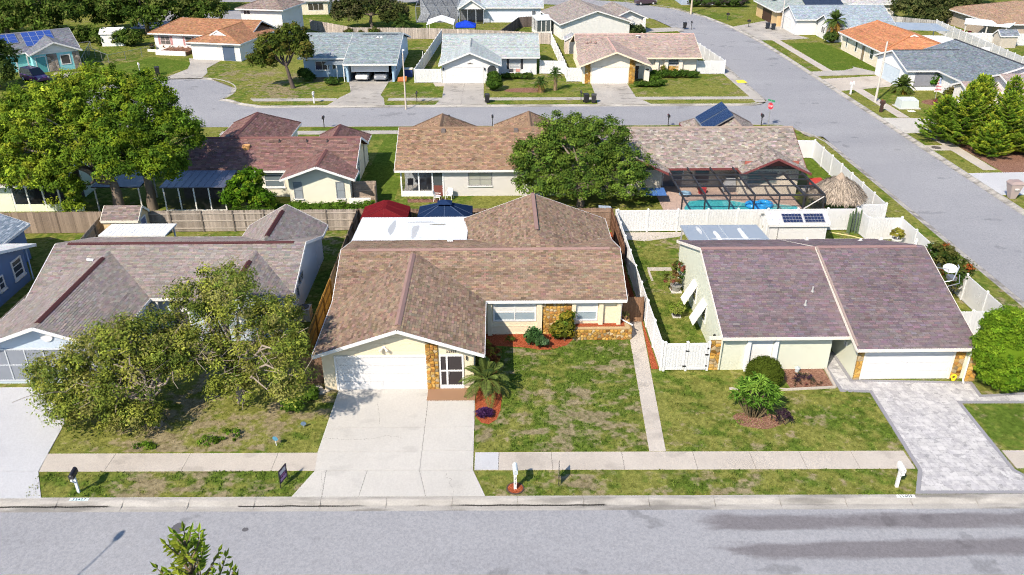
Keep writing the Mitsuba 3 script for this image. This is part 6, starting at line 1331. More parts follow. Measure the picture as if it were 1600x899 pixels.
# the pale green house behind the large tree
H = House('pale_green_house', 'pale green house with a screened porch mostly hidden by the large yellow-green tree', roof=(.17, .14, .13), wall=(.60, .66, .52), fine=False, tab=.34, course=.19)
H.gable(-56, -35.6, 63.6, 73.5, 'x', 2.5, 4.2, walls=False, cap=False)
gwall(H, 'x', -55.5, -40.3, 64.2, 73, 63.6, 73.5, 68.5, 2.5, 4.2); gwall(H, 'x', -40.3, -36, 67.5, 73, 63.6, 73.5, 68.5, 2.5, 4.2)
m = MB()
for x in (-40.2, -39.0, -37.7, -36.4, -35.2): m.box(x - .06, x + .06, 64.2, 64.32, 0, 2.5, (.68, .68, .66))
m.box(-40.2, -34.6, 64.2, 64.32, 0, .62, (.60, .66, .52)); m.box(-40.2, -35.2, 64.2, 64.32, 2.3, 2.5, (.68, .68, .66)); m.build(H.key + '__porch_frame')
m = MB(); m.add([(-40.2, 64.26, .6), (-35.2, 64.26, .6), (-35.2, 64.26, 2.3), (-40.2, 64.26, 2.3)], [[0, 1, 2, 3]], BK); m.build(H.key + '__porch_screen', 'screen'); H.box('porch_back', -40.2, -36, 67.4, 67.5, 0, 2.5, (.10, .10, .10))
H.finish()
sc = thing('screen_room', 'screen room right of the large tree, its metal roof coloured dark for shade', 'screen room')
m = MB(); m.hexa([(-33.5, 64.0, 2.1), (-29.5, 64.0, 2.1), (-29.5, 67.5, 2.3), (-33.5, 67.5, 2.3)], [(-33.5, 64.0, 2.2), (-29.5, 64.0, 2.2), (-29.5, 67.5, 2.4), (-33.5, 67.5, 2.4)], (.08, .09, .12)); m.build(sc + '__roof', 'metal')  # shade of the tree is put into the dark roof colour
for x, y in ((-33.3, 64.1), (-29.7, 64.1), (-29.7, 67.3), (-31.5, 64.1)): m = MB(); m.box(x - .05, x + .05, y - .05, y + .05, 0, 2.1, (.5, .5, .5)); m.build(sc + '__post')

LIME = [(.235, .31, .03), (.18, .265, .026), (.13, .21, .022), (.29, .335, .035), (.095, .165, .02)]
DEEP = [(.095, .165, .028), (.125, .20, .032), (.07, .13, .024), (.16, .235, .038)]
tree('camphor_tree', 'very large yellow-green tree filling the left of the second row', (-31.4, 63.6), 2.8,
     [(-36.2, 64.5, 7.8, 4.2, 3.6, 2.8), (-32.2, 66, 9.4, 3.9, 3.4, 2.3), (-39.6, 64.5, 5.2, 3.4, 3.2, 2.4), (-34.6, 61.6, 3.4, 1.7, 1.5, 2.3), (-33.0, 63, 6.0, 3.4, 2.8, 2.6), (-37.6, 62.6, 3.9, 2.4, 1.6, 1.7), (-33.6, 61.2, 1.7, 1.0, .9, 1.0)],
     1250, 58, .50, .22, LIME, seed=34, trunk=.42, limbs=16, twigs=1, shell=.5, jitter=.22, low=-.5)
tree('camphor_tree', 'darker green tree joined to the right of the very large yellow-green tree', (-29.0, 64.6), 3.2,
     [(-28.6, 65.5, 8.2, 2.9, 2.8, 2.3), (-26.0, 64.5, 6.6, 2.2, 2.2, 2.0), (-29.4, 62.6, 6.6, 2.3, 2.0, 2.0), (-26.2, 62.6, 4.7, 1.5, 1.4, 1.6), (-28.8, 67.5, 9.6, 1.9, 1.8, 1.2), (-29.4, 60.8, 5.4, 2.0, 1.5, 1.7), (-26.4, 61.0, 5.0, 1.5, 1.3, 1.4)],
     800, 56, .50, .22, [(.10, .18, .02), (.14, .22, .02), (.075, .14, .018), (.19, .26, .022)], seed=35, trunk=.36, limbs=12, twigs=1, shell=.5)
tree('oak_tree', 'dense dark green tree between the tan-roofed house and the pool enclosure', (6.9, 64.6), 1.6,
     [(6.8, 66.5, 4.2, 3.4, 2.8, 2.6), (3.6, 66.3, 3.6, 2.6, 2.3, 2.1), (10.4, 65.6, 3.2, 2.6, 2.1, 1.8), (5.6, 67.2, 5.9, 2.4, 2.0, 1.5), (8.7, 67.0, 5.4, 2.4, 2.0, 1.6), (6.8, 63.6, 2.2, 3.0, 1.5, 1.3), (3.3, 65, 2.0, 2.0, 1.5, 1.2), (11.0, 64.0, 1.8, 1.8, 1.3, 1.0)],
     820, 52, .46, .21, DEEP + [(.10, .15, .025)], seed=36, trunk=.3, limbs=14, twigs=2, shell=.5)
# ------------------------------------------------------------------ third row, across the cross street
H = House('pale_blue_house', 'pale blue house with a grey-blue shingle roof and a half-open garage', roof=(.235, .28, .30), wall=(.30, .43, .56), fine=False, tab=.36, course=.2, var=.12, streak=.08)
H.gable(-20.4, -13.3, 109.4, 129.5, 'x', 2.5, 4.75, walls=False, ridge=119.6, capspan=(-20.4, -13.6)); H.gable(-26.9, -20.3, 112.2, 127.2, 'x', 2.75, 4.75, walls=False, ridge=119.6)
gwall(H, 'x', -26.4, -20.2, 113.2, 126.7, 112.2, 127.2, 119.6, 2.75, 4.75); gwall(H, 'x', -20.2, -13.8, 114.8, 129, 109.4, 129.5, 119.6, 2.5, 4.75)
gwall(H, 'x', -14.1, -13.8, 110.2, 114.8, 109.4, 129.5, 119.6, 2.5, 4.75); gwall(H, 'x', -20.2, -19.9, 110.2, 114.8, 109.4, 129.5, 119.6, 2.5, 4.75)
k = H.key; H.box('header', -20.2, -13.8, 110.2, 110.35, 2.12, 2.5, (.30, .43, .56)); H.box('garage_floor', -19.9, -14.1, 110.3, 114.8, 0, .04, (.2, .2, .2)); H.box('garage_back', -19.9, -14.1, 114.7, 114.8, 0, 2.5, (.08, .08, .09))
gd = numbered(k + '__garage_door')
for i in range(2): m = MB(); m.box(-19.5, -14.5, 110.25, 110.3, 1.32 + .42 * i, 1.73 + .42 * i, (.62, .62, .66)); m.build(gd + '__section')
H.window('S', 113.2, -23.9, 1.55, 1.9, 1.2, 1, 0, frame=(.62, .63, .66), sill=WHITE, glass=(.04, .04, .07)); H.window('S', 113.2, -22.3, 1.4, .5, .7, 0, 0)
for y in (113, 116.5, 120): H.window('E', -13.8, y, 1.5, 1.0, 1.1, 0, 0, glass=(.05, .09, .16))
for x in (-22.6, -21.4, -20.5): H.box('porch_post', x - .06, x + .06, 110.2, 110.32, 0, 2.3, WHITE)
m = MB()
for y in np.arange(110.0, 113, .5): m.box(-23.0, -20.4, y, y + .08, 2.3, 2.42, (.22, .26, .30))
m.build(k + '__pergola'); m = MB(); m.box(-19.0, -14.0, 118.8, 118.95, 4.7, 4.78, (.10, .12, .14)); m.build(k + '__roof__vent_strip')
for x in (-16.7, -16.2): H.vent(x, 117.8, 4.4, .22, .1, (.65, .65, .65))
H.finish()
def car(label, x, y, deg, col, name='parked_car', suv=True):
    k = thing(name, label, 'car'); X = placer((x, y, 0), deg); L, w, hh = 2.3, .9, (1.72 if suv else 1.42)
    def loft(rings, c):
        m = MB(X); n = len(rings[0]); V = np.vstack(rings); F = [[a * n + i, a * n + (i + 1) % n, (a + 1) * n + (i + 1) % n, (a + 1) * n + i] for a in range(len(rings) - 1) for i in range(n)]
        m.add(V, F, c); m.add(rings[0], [[0, i, i + 1] for i in range(1, n - 1)], c); m.add(rings[-1], [[0, i, i + 1] for i in range(1, n - 1)], c); return m
    sec = lambda px, half, z0, z1: np.array([(px, -half, z0 + .08), (px, -half + .08, z0), (px, half - .08, z0), (px, half, z0 + .08), (px, half, z1 - .14), (px, half - .16, z1), (px, -half + .16, z1), (px, -half, z1 - .14)])
    loft([sec(-L, .78, .35, .85), sec(-L + .15, w, .28, .98), sec(-1.2, w, .25, 1.02), sec(.7, w, .25, 1.0), sec(1.5, w, .27, .94), sec(L - .15, .84, .3, .8), sec(L, .7, .38, .68)], col).build(k + '__body', 'gloss')
    b, t = [(-2.1 if suv else -1.5, -.82, .98), (1.15, -.82, .98), (1.15, .82, .98), (-2.1 if suv else -1.5, .82, .98)], [(-1.85 if suv else -.9, -.66, hh), (.35, -.66, hh), (.35, .66, hh), (-1.85 if suv else -.9, .66, hh)]
    m = MB(X); m.hexa(b, t, (.02, .022, .026)); m.build(k + '__windows', 'gloss')
    m = MB(X); m.hexa([(q[0] * .98, q[1], hh - .03) for q in t], [(q[0] * .94, q[1] * .9, hh + .05) for q in t], col)
    for p, q in zip(b, t): m.beam(p, q, .07, .07, col)
    m.build(k + '__roof', 'gloss')
    for a in (-1.35, 1.4):
        for s in (-1, 1): m = MB(X); m.tube([(a, s * .72, .33), (a, s * .93, .33)], .33, (.02, .02, .02), 14); m.tube([(a, s * .93, .33), (a, s * .94, .33)], .2, (.4, .4, .42), 10); m.build(k + '__wheel')
    for s in (-1, 1): m = MB(X); m.box(L - .12, L - .01, s * .62 - .14, s * .62 + .14, .6, .74, (.6, .6, .58)); m.build(k + '__headlight', 'gloss')
car('car parked nose-out inside the half-open garage of the pale blue house', -15.7, 112.3, -90, (.20, .22, .26))
car('white car inside the half-open garage on its left side', -18.2, 112.5, -90, (.55, .55, .56), suv=False)
car('dark purple car parked under the dark tree by the turquoise house', -62.2, 111.6, -35, (.07, .02, .10))
car('dark car parked at the top of the bending street', 31.2, 179.5, 10, (.05, .03, .04), suv=False)
bb = thing('storage_bin', 'dark blue storage bin with a cream lid beside the pale blue house', 'bin'); m = MB(); m.box(-12.9, -11.7, 113.0, 113.9, 0, 1.0, (.02, .04, .16)); m.build(bb + '__body'); m = MB(); m.box(-12.95, -11.65, 112.95, 113.95, 1.0, 1.1, (.6, .56, .45)); m.build(bb + '__lid')
cr = thing('wood_pile', 'orange-brown stack of timber at the front corner of the pale blue house', 'timber')
for i in range(4): m = MB(); m.beam((-13.4, 110.2 + .2 * i, .12 + .1 * i), (-12.2, 110.0 + .25 * i, .2 + .12 * i), .2, .12, (.42, .17, .07)); m.build(cr + '__plank', 'matte')
pl = thing('post', 'white washing-line post in the shade right of the pale blue house', 'post'); m = MB(); m.box(-10.9, -10.8, 121, 121.1, 0, 1.9, (.55, .56, .55)); m.build(pl + '__post')

H = House('white_house', 'white house with a pale teal shingle roof and black shutters across the cross street', roof=(.345, .385, .39), wall=(.58, .58, .585), fine=False, tab=.36, course=.2, var=.07, streak=.05, cap=(.2, .23, .24))
H.gable(-7.7, 5.8, 113.6, 125.2, 'x', 2.5, 4.6, walls=False, capspan=(-7.7, 5.8)); gwall(H, 'x', -7.3, 5.4, 114.3, 124.7, 113.6, 125.2, 119.4, 2.5, 4.6)
H.gable(-7.75, .5, 108.6, 118.2, 'y', 2.5, 4.15, walls=False, ends=(1, 0), cap=False, cut=(0, 4.6)); gwall(H, 'y', 109.25, 118, -7.35, .1, -7.75, .5, -3.62, 2.5, 4.15)
H.caps.beam((-3.62, 112.5, 4.2), (-3.62, 118.5, 4.2), .16, .05, (.2, .23, .24))
k = H.key; H.garage('S', 109.25, -4.45, 4.9, 2.12, col=(.58, .58, .585), relief=False, cols=8)
m = MB(); F = Face(m, 'S', 109.25); F.box(-1.35, -.15, .05, 1.9, -.05, .02, (.03, .035, .04)); m.tube([(-.75, 109.24, 1.75), (-.75, 109.22, 1.75)], .58, (.03, .035, .04), 18); m.build(k + '__arched_doorway')
for x in (-7.15, -1.72): m = MB(); m.box(x - .08, x + .08, 109.05, 109.25, 1.75, 2.05, (.04, .04, .04)); m.build(k + '__wall_lamp')
m = MB(); m.box(-3.95, -3.3, 109.18, 109.24, 2.55, 2.63, (.12, .11, .1)); m.hexa([(-3.8, 109.2, 2.63), (-3.45, 109.2, 2.63), (-3.45, 109.24, 2.63), (-3.8, 109.24, 2.63)], [(-3.75, 109.2, 2.7), (-3.5, 109.2, 2.7), (-3.5, 109.24, 2.7), (-3.75, 109.24, 2.7)], (.12, .11, .1)); m.build(k + '__ornament')
H.window('S', 114.3, 2.4, 1.45, 1.5, 1.3, 0, 2, glass=(.33, .36, .38), shutters=(.045, .045, .05), sill=WHITE)
H.box('low_wall', .6, 4.3, 112.3, 112.5, 0, .75, (.58, .58, .585)); H.box('low_wall', 4.3, 4.5, 112.3, 114.3, 0, .75, (.58, .58, .585))
for x, z in ((-1.5, 4.25), (.1, 4.25), (3.2, 4.25), (5.0, 4.2)): H.vent(x, 120.2, z, .35, .1, (.58, .58, .585))
H.finish()
for x, y, c in ((1.9, 113.4, (.06, .06, .07)), (2.8, 113.3, (.45, .25, .22))):
    kk = thing('porch_chair', 'dark chair on the white front porch behind the low wall' if x < 2 else 'reddish chair on the white front porch behind the low wall', 'chair'); m = MB(); m.box(x - .28, x + .28, y - .25, y + .25, .38, .46, c); m.box(x - .28, x + .28, y + .22, y + .28, .46, .95, c); m.build(kk + '__seat')
    for sx in (-1, 1):
        for sy in (-1, 1): m = MB(); m.box(x + sx * .22 - .03, x + sx * .22 + .03, y + sy * .2 - .03, y + sy * .2 + .03, 0, .38, c); m.build(kk + '__leg')

H = House('stone_pier_house', 'beige house with a pale brown roof and orange stone piers at the street corner', roof=(.335, .265, .235), wall=(.68, .62, .52), fine=False, tab=.36, course=.2, var=.10, streak=.10, trim=(.66, .56, .42), cap=(.42, .28, .25))
H.gable(10.9, 27.9, 112.9, 125.3, 'x', 2.5, 4.6, walls=False); gwall(H, 'x', 11.4, 27.4, 113.7, 124.8, 112.9, 125.3, 119.1, 2.5, 4.6)
H.gable(10.75, 20.25, 107.8, 118.2, 'y', 2.5, 4.3, walls=False, ends=(1, 0), cut=(0, 5.3)); gwall(H, 'y', 108.8, 118, 11.3, 18.2, 10.75, 20.25, 15.5, 2.5, 4.3); gwall(H, 'y', 111.5, 118, 18.2, 19.9, 10.75, 20.25, 15.5, 2.5, 4.3)
k = H.key; H.garage('S', 108.8, 14.85, 4.85, 2.12, col=(.72, .71, .69), relief=False)
stone_wall(k + '__stone_pier', (11.55, 12.25, 0, 2.7), 'S', 108.8, size=.34, depth=.1, seed=41); stone_wall(k + '__stone_pier_001', (17.42, 18.18, 0, 3.2), 'S', 108.8, size=.34, depth=.1, seed=42)
H.box('porch_pier', 19.45, 20.1, 108.75, 109.2, 0, 2.35, (.68, .62, .52)); H.box('porch_beam', 18.2, 20.1, 108.8, 109.1, 2.3, 2.6, (.66, .58, .48)); H.door('S', 111.5, 18.7, .8, 2.05, (.09, .06, .05)); H.box('name_plate', 19.55, 20.0, 108.72, 108.75, 1.75, 1.95, (.1, .07, .06))
H.window('S', 113.7, 24.2, 1.75, 1.45, .85, 0, 1, glass=(.08, .10, .13)); stone_wall(k + '__stone_panel', (23.45, 24.95, .3, 1.25), 'S', 113.7, size=.34, depth=.08, seed=43)
for x in (21.9, 23.2, 25.2): H.box('pier', x - .25, x + .25, 113.35, 113.7, 0, 2.5, (.68, .62, .52))
for x, y, z in ((12.5, 116.6, 3.8), (13.0, 116.8, 3.85), (13.7, 116.7, 3.85)): H.vent(x, y, z, .25, .09, (.30, .2, .17))
H.vent(19.8, 118.0, 4.2, .35, .14, (.55, .48, .44), True); H.finish()

white_fence('long white fence left of the teal-roofed white house and its return to the garage', [(-9.2, 139), (-11.05, 109.6), (-7.5, 109.55)])
white_fence('white fence between the white house and the stone pier house', [(5.9, 114.7), (9.25, 114.3), (9.3, 110.0), (11.2, 109.8)])
white_fence('white fence line running back between the white house and the stone pier house', [(9.25, 114.6), (8.7, 135.5)])
white_fence('white fence at the right end of the stone pier house by the bending street', [(27.6, 114.15), (31.5, 114.1), (30.5, 128.5)])
wood_fence('long grey board fence behind the row across the cross street', [(-33, 150), (-24.2, 141.9), (-11.4, 141.0), (.3, 138.5), (8.6, 136.0)], (.36, .315, .285), side=1, seed=50, rails=False)
wood_fence('dark brown board fence in front of the blue-white house at the top', [(.5, 138.6), (3.8, 151.8), (7.2, 153.2)], (.14, .115, .105), side=1, seed=51)
H = House('small_shed', 'small beige shed with a dark arched door behind the stone pier house', 'shed', roof=(.30, .31, .33), wall=(.50, .43, .36), fine=False)
H.gable(10.3, 12.7, 128.2, 131.0, 'y', 2.1, 2.75, ov=.12, cap=False); H.door('S', 128.32, 11.6, 1.1, 1.75, (.10, .11, .12)); H.finish()

# around the turning circle
H = House('turquoise_house', 'turquoise house with white gable, stone panels and blue solar panels at the upper left', deg=35.6, origin=(-62.0, 117.9), roof=(.16, .17, .195), wall=(.22, .52, .56), fine=False, tab=.36, course=.2, var=.10)
H.gable(-3.4, 3.4, -.6, 7, 'y', 2.6, 4.05, walls=False, ends=(1, 0)); gwall(H, 'y', 0, 7, -3.0, 3.0, -3.4, 3.4, 0, 2.6, 4.05)
H.gable(-9, 3.6, 2.0, 12.5, 'x', 2.6, 4.5, walls=True)
H.box('gable_panel', -2.95, 2.95, -.05, 0, 2.45, 2.8, WHITE); m = MB(H.xf); m.add([(-2.9, -.04, 2.8), (2.9, -.04, 2.8), (0, -.04, 3.85)], [[0, 1, 2]], (.68, .68, .68)); m.build(H.key + '__gable_board')
H.window('S', 0, 1.1, 1.45, 1.3, 1.4, 0, 0, glass=(.05, .045, .05), fw=.12); H.door('S', 0, -2.0, 1.2, 2.1, (.08, .30, .32)); 
stone_wall(H.key + '__stone_panel', (-1.2, .1, 0, 2.4), 'S', 0, xf=H.xf, size=.5, depth=.08, cols=((.22, .19, .17), (.3, .26, .23), (.18, .16, .15)), seed=44); stone_wall(H.key + '__stone_panel_001', (2.1, 3.0, 0, 2.4), 'S', 0, xf=H.xf, size=.5, depth=.08, cols=((.22, .19, .17), (.3, .26, .23), (.18, .16, .15)), seed=45)
for x in (-3.6, -5.0): H.box('porch_post', x - .07, x + .07, -.1, .04, 0, 2.5, WHITE)
for i, (x0, x1, y0, y1) in enumerate(((-8.5, -6.6, 2.5, 6.6), (-5.9, -3.6, 4.4, 6.8), (-2.9, 1.0, 3.2, 6.9))):
    s = numbered(H.key + '__solar_panel'); f = lambda x, y, e: (x, y, 2.6 + (y - 2.0) * 1.9 / 5.25 + .1 + e)
    m = MB(H.xf); m.hexa([f(x0, y0, 0), f(x1, y0, 0), f(x1, y1, 0), f(x0, y1, 0)], [f(x0, y0, .06), f(x1, y0, .06), f(x1, y1, .06), f(x0, y1, .06)], (.35, .38, .45)); m.build(s + '__frame', 'metal'); n = max(2, int((x1 - x0) / .95)); m = MB(H.xf)
    for j in range(n):
        a, b = x0 + (x1 - x0) * (j + .04) / n, x0 + (x1 - x0) * (j + .96) / n
        for q in range(3): m.add([f(a, y0 + (y1 - y0) * (q + .02) / 3, .066), f(b, y0 + (y1 - y0) * (q + .02) / 3, .066), f(b, y0 + (y1 - y0) * (q + .97) / 3, .066), f(a, y0 + (y1 - y0) * (q + .97) / 3, .066)], [[0, 1, 2, 3]], (.02, .05, .22))
    m.build(s + '__cells', 'gloss')
H.finish()
H = House('orange_roofed_ranch', 'long white house with an orange-brown roof and a raised planter by the turning circle', deg=-12, origin=(-46.1, 130.6), roof=(.30, .16, .095), wall=(.66, .63, .62), fine=False, tab=.36, course=.2, var=.12, cap=(.25, .13, .07))
H.gable(-8.7, 8.5, 0, 9.0, 'x', 2.6, 4.3, ov=.6, hip=(3.4, 0)); H.gable(1.1, 9.9, -5.6, 6.0, 'y', 2.6, 4.1, ov=.5, hip=(3.2, 0), ends=(1, 0))
k = H.key; m = MB(H.xf); m.add([(3.7, -3.9, 3.1), (7.3, -3.9, 3.1), (5.5, -3.9, 4.1), (5.5, -1.2, 4.1), (3.7, -1.2, 3.1), (7.3, -1.2, 3.1)], [[0, 1, 2]], (.62, .62, .62)); m.build(k + '__gablet')
H.edge((3.5, -3.95, 3.05), (5.5, -3.95, 4.15), out=(0, -1)); H.edge((7.5, -3.95, 3.05), (5.5, -3.95, 4.15), out=(0, -1))
H.window('S', .6, -6.2, 1.5, 1.7, 1.3, 1, 1, frame=(.5, .42, .42), glass=(.10, .09, .09), shutters=(.42, .22, .22)); H.window('S', .6, -2.2, 1.5, 1.2, 1.3, 0, 1, glass=(.06, .06, .07), shutters=(.42, .22, .22))
H.door('S', -5.1, 7.6, 1.9, 2.1, (.06, .09, .15), glassy=True); m = MB(H.xf); F = Face(m, 'S', -5.1); F.box(3.0, 5.8, .1, 2.1, 0, .03, (.62, .61, .6)); m.build(k + '__panel'); H.finish()
pw = thing('planter_wall', 'low white curved planter wall before the orange-brown roofed house', 'planter'); m = MB(H.xf); m.box(-5.8, -.8, -3.2, -2.95, 0, .65, (.70, .68, .67)); m.box(-5.8, -5.55, -2.95, -.4, 0, .5, (.70, .68, .67)); m.box(-8.4, -5.9, -1.3, -1.05, 0, .4, (.66, .64, .62)); m.build(pw + '__wall'); m = MB(H.xf); m.box(-5.55, -.9, -2.95, .4, 0, .5, (.22, .12, .09)); m.build(pw + '__soil', 'brown_mulch')
lw_ = lambda x, y: tuple(H.xf([x, y, 0])[:2])
rosettes('shrub', 'row of reddish shrubs in the white planter wall', [(*lw_(-5.0 + .8 * i, -2.0 + .3 * (i % 2)), .9) for i in range(6)], 16, .6, .09, [(.20, .09, .03), (.14, .10, .04), (.08, .07, .05)], 60)
shrub('shrub', 'small dark shrubs by the entry of the orange-brown roofed house', [(*lw_(.2, -1.8), .5, .6, .5, .5), (*lw_(1.2, -1.2), .5, .5, .5, .5), (*lw_(-8.2, -.2), .5, .5, .4, .5)], 40, 30, .2, .22, [(.06, .06, .03), (.10, .07, .04), (.05, .08, .02)], 61)
H = House('two_storey_house', 'tall white two-storey house with a brown hipped roof behind the orange-brown roof', deg=-12, origin=(-42.0, 139.0), roof=(.23, .185, .165), wall=(.56, .56, .55), fine=False, tab=.4, course=.22)
H.gable(-.3, 8.0, -.4, 8.6, 'x', 5.3, 6.6, ov=.6, hip=(3.6, 3.6)); H.window('S', .2, 1.4, 4.7, 1.2, .7, 1, 0, glass=(.04, .04, .05)); H.finish()
H = House('white_garden_shed', 'white garden shed with a small black window on the grass at the upper left', 'shed', deg=6, origin=(-61.8, 135.6), roof=(.66, .66, .67), wall=(.68, .68, .66), fine=False, var=.03)
H.gable(-1.8, 1.8, 0, 2.8, 'x', 2.0, 2.75, ov=.12, cap=False); H.window('S', .12, .3, 1.35, .55, .7, 0, 1, glass=(.03, .03, .04)); H.finish()
cf = thing('chain_link_fence', 'chain-link fence around the grass by the white garden shed', 'fence')
CP = along([(-68, 131), (-64.0, 132.8), (-59.5, 119.5)], 3.0) ; CQ = along([(-62.5, 128.6), (-56.9, 122.4), (-52.4, 129.4)], 3.0)
for PP in (CP, CQ):
    for p in PP: m = MB(); m.tube([(p[0], p[1], 0), (p[0], p[1], 1.3)], .04, (.35, .36, .36), 6); m.build(cf + '__post', 'metal')
    for a, b in zip(PP[:-1], PP[1:]):
        m = MB(); m.beam((*a, 1.27), (*b, 1.27), .04, .04, (.38, .39, .39)); m.build(cf + '__rail', 'metal'); m = MB(); m.add([(*a, .05), (*b, .05), (*b, 1.25), (*a, 1.25)], [[0, 1, 2, 3]], (.4, .4, .4)); m.build(cf + '__mesh', 'fine_screen')
H = House('beige_house', 'beige house with a dark wide window on a lawn at the top', deg=4, origin=(-41.5, 166.2), roof=(.34, .30, .27), wall=(.58, .53, .42), fine=False, tab=.4, course=.22)
H.gable(-.5, 9, 0, 9, 'x', 2.7, 4.4, ov=.5); H.window('S', .5, 6.2, 1.5, 3.0, 1.4, 2, 0, glass=(.04, .035, .03)); H.finish()

# houses along the top edge
H = House('cage_house', 'grey-roofed house with a white gabled porch and large screen cage at the top centre', roof=(.36, .40, .42), wall=(.56, .60, .68), fine=False, tab=.4, course=.22, var=.07)
H.gable(-7.2, -2.2, 155.4, 166, 'y', 2.7, 4.3, walls=False, ends=(1, 0)); H.gable(-3.0, 8.6, 157.0, 169, 'x', 2.7, 4.5, ov=.5)
k = H.key; m = MB(); m.add([(-6.9, 155.8, 2.6), (-2.5, 155.8, 2.6), (-4.7, 155.8, 4.1)], [[0, 1, 2]], (.58, .58, .585)); m.build(k + '__gable_board')
for x in (-6.9, -5.4, -3.9, -2.5): H.box('porch_post', x - .06, x + .06, 155.75, 155.87, 0, 2.65, (.25, .28, .32))
m = MB(); m.add([(-6.9, 155.8, 0), (-2.5, 155.8, 0), (-2.5, 155.8, 2.6), (-6.9, 155.8, 2.6)], [[0, 1, 2, 3]], BK); m.build(k + '__porch_screen', 'screen'); H.box('porch_back', -6.9, -2.5, 160, 160.1, 0, 2.6, (.30, .33, .37)); H.window('S', 157.5, 6.8, 1.3, .8, 1.6, 0, 0, glass=(.10, .12, .15)); H.finish()
sg = thing('screen_cage', 'grey framed screen cage left of the white gabled porch at the top', 'screen enclosure')
for x in np.linspace(-15, -7.4, 5):
    m = MB(); m.box(x - .06, x + .06, 157.4, 157.5, 0, 2.8, (.20, .22, .25)); m.build(sg + '__post'); m = MB(); m.beam((x, 157.45, 2.8), (x, 167, 3.4), .1, .12, (.20, .22, .25)); m.build(sg + '__rafter')
for y in (157.45, 160.5, 163.5): m = MB(); m.beam((-15, y, 2.85 + (y - 157.45) * .063), (-7.4, y, 2.85 + (y - 157.45) * .063), .1, .1, (.20, .22, .25)); m.build(sg + '__purlin')
m = MB(); m.add([(-15, 157.45, 2.9), (-7.4, 157.45, 2.9), (-7.4, 167, 3.5), (-15, 167, 3.5)], [[0, 1, 2, 3]], BK); m.add([(-15, 157.45, 0), (-7.4, 157.45, 0), (-7.4, 157.45, 2.8), (-15, 157.45, 2.8)], [[0, 1, 2, 3]], BK); m.build(sg + '__screen', 'screen'); m = MB(); m.box(-15, -7.4, 157.5, 167, 0, .05, (.36, .39, .42)); m.build(sg + '__deck', 'matte'); m = MB(); m.box(-15, -7.4, 167, 167.3, 0, 3, (.40, .44, .50)); m.build(sg + '__back_wall')
cn = thing('canopy', 'white gabled canopy behind the long grey board fence', 'canopy')
m = MB()
for s in (-1, 1): m.hexa([(-9.6, 141.9, 2.85), (-9.6 + s * 2.3, 141.9, 2.1), (-9.6 + s * 2.3, 147.5, 2.1), (-9.6, 147.5, 2.85)], [(-9.6, 141.9, 2.9), (-9.6 + s * 2.3, 141.9, 2.15), (-9.6 + s * 2.3, 147.5, 2.15), (-9.6, 147.5, 2.9)], (.58, .58, .585))
m.build(cn + '__cover')
for x in (-11.8, -7.4):
    for y in (142.1, 147.3): m = MB(); m.box(x - .04, x + .04, y - .04, y + .04, 0, 2.1, (.6, .6, .6)); m.build(cn + '__pole')
bc = thing('canopy', 'blue pop-up canopy beside the white canopy behind the fence', 'canopy'); canopy(bc, -5.3, 141.9, 1.7, 1.6, 2.1, 2.85, (.015, .05, .42), (.02, .06, .46), (.1, .1))
H = House('corner_white_house', 'white house with a grey roof, glassed sunroom and two street gables at the top', deg=10, origin=(10.7, 139.8), roof=(.265, .235, .22), wall=(.56, .56, .55), fine=False, tab=.4, course=.22, var=.10)
H.gable(-.5, 12.2, -.6, 14, 'y', 2.6, 4.6, ov=.5, ends=(1, 0)); H.gable(9.5, 16.2, 3.5, 14, 'y', 2.5, 3.9, ov=(.6, 0, .4, .5), ends=(1, 0)); k = H.key
H.window('S', 0, 3.0, 1.6, 1.2, 1.0, 0, 1, glass=(.26, .28, .30), blinds=.6); H.window('S', 0, 6.4, 1.8, .45, .7, 0, 1, glass=(.03, .03, .03)); H.window('S', 0, 9.6, 1.6, 1.3, 1.0, 0, 1, glass=(.30, .32, .34), blinds=.6)
H.box('garage_pier', 13.0, 13.4, 3.4, 3.9, 0, 2.5, WHITE); H.box('garage_pier', 15.4, 15.8, 3.4, 3.9, 0, 2.5, WHITE)
H.flat(-3.2, -.2, 5.0, 9.0, 2.5, 2.75, (.56, .62, .66), name='sunroom_roof', seams=3)
for x in (-3.1, -2.3, -1.5, -.7): H.box('sunroom_mullion', x - .06, x + .06, 5.1, 5.2, 0, 2.5, WHITE)
for y in (5.2, 6.4, 7.6, 8.8): H.box('sunroom_mullion', -3.15, -3.03, y - .06, y + .06, 0, 2.5, WHITE)
H.box('sunroom_glass', -3.06, -.5, 5.16, 8.8, .55, 2.4, (.05, .065, .075), 'gloss'); H.box('sunroom_base', -3.1, -.4, 5.12, 8.9, 0, .55, WHITE); H.finish()
shrub('yucca', 'spiky dark green shrub at the corner of the white house at the top', [(23.5, 143.4, .9, 1.7, 1.2, .9), (22.3, 143.0, .7, 1.2, 1.0, .7)], 90, 34, .4, .34, [(.05, .08, .03), (.08, .11, .04)], 62)

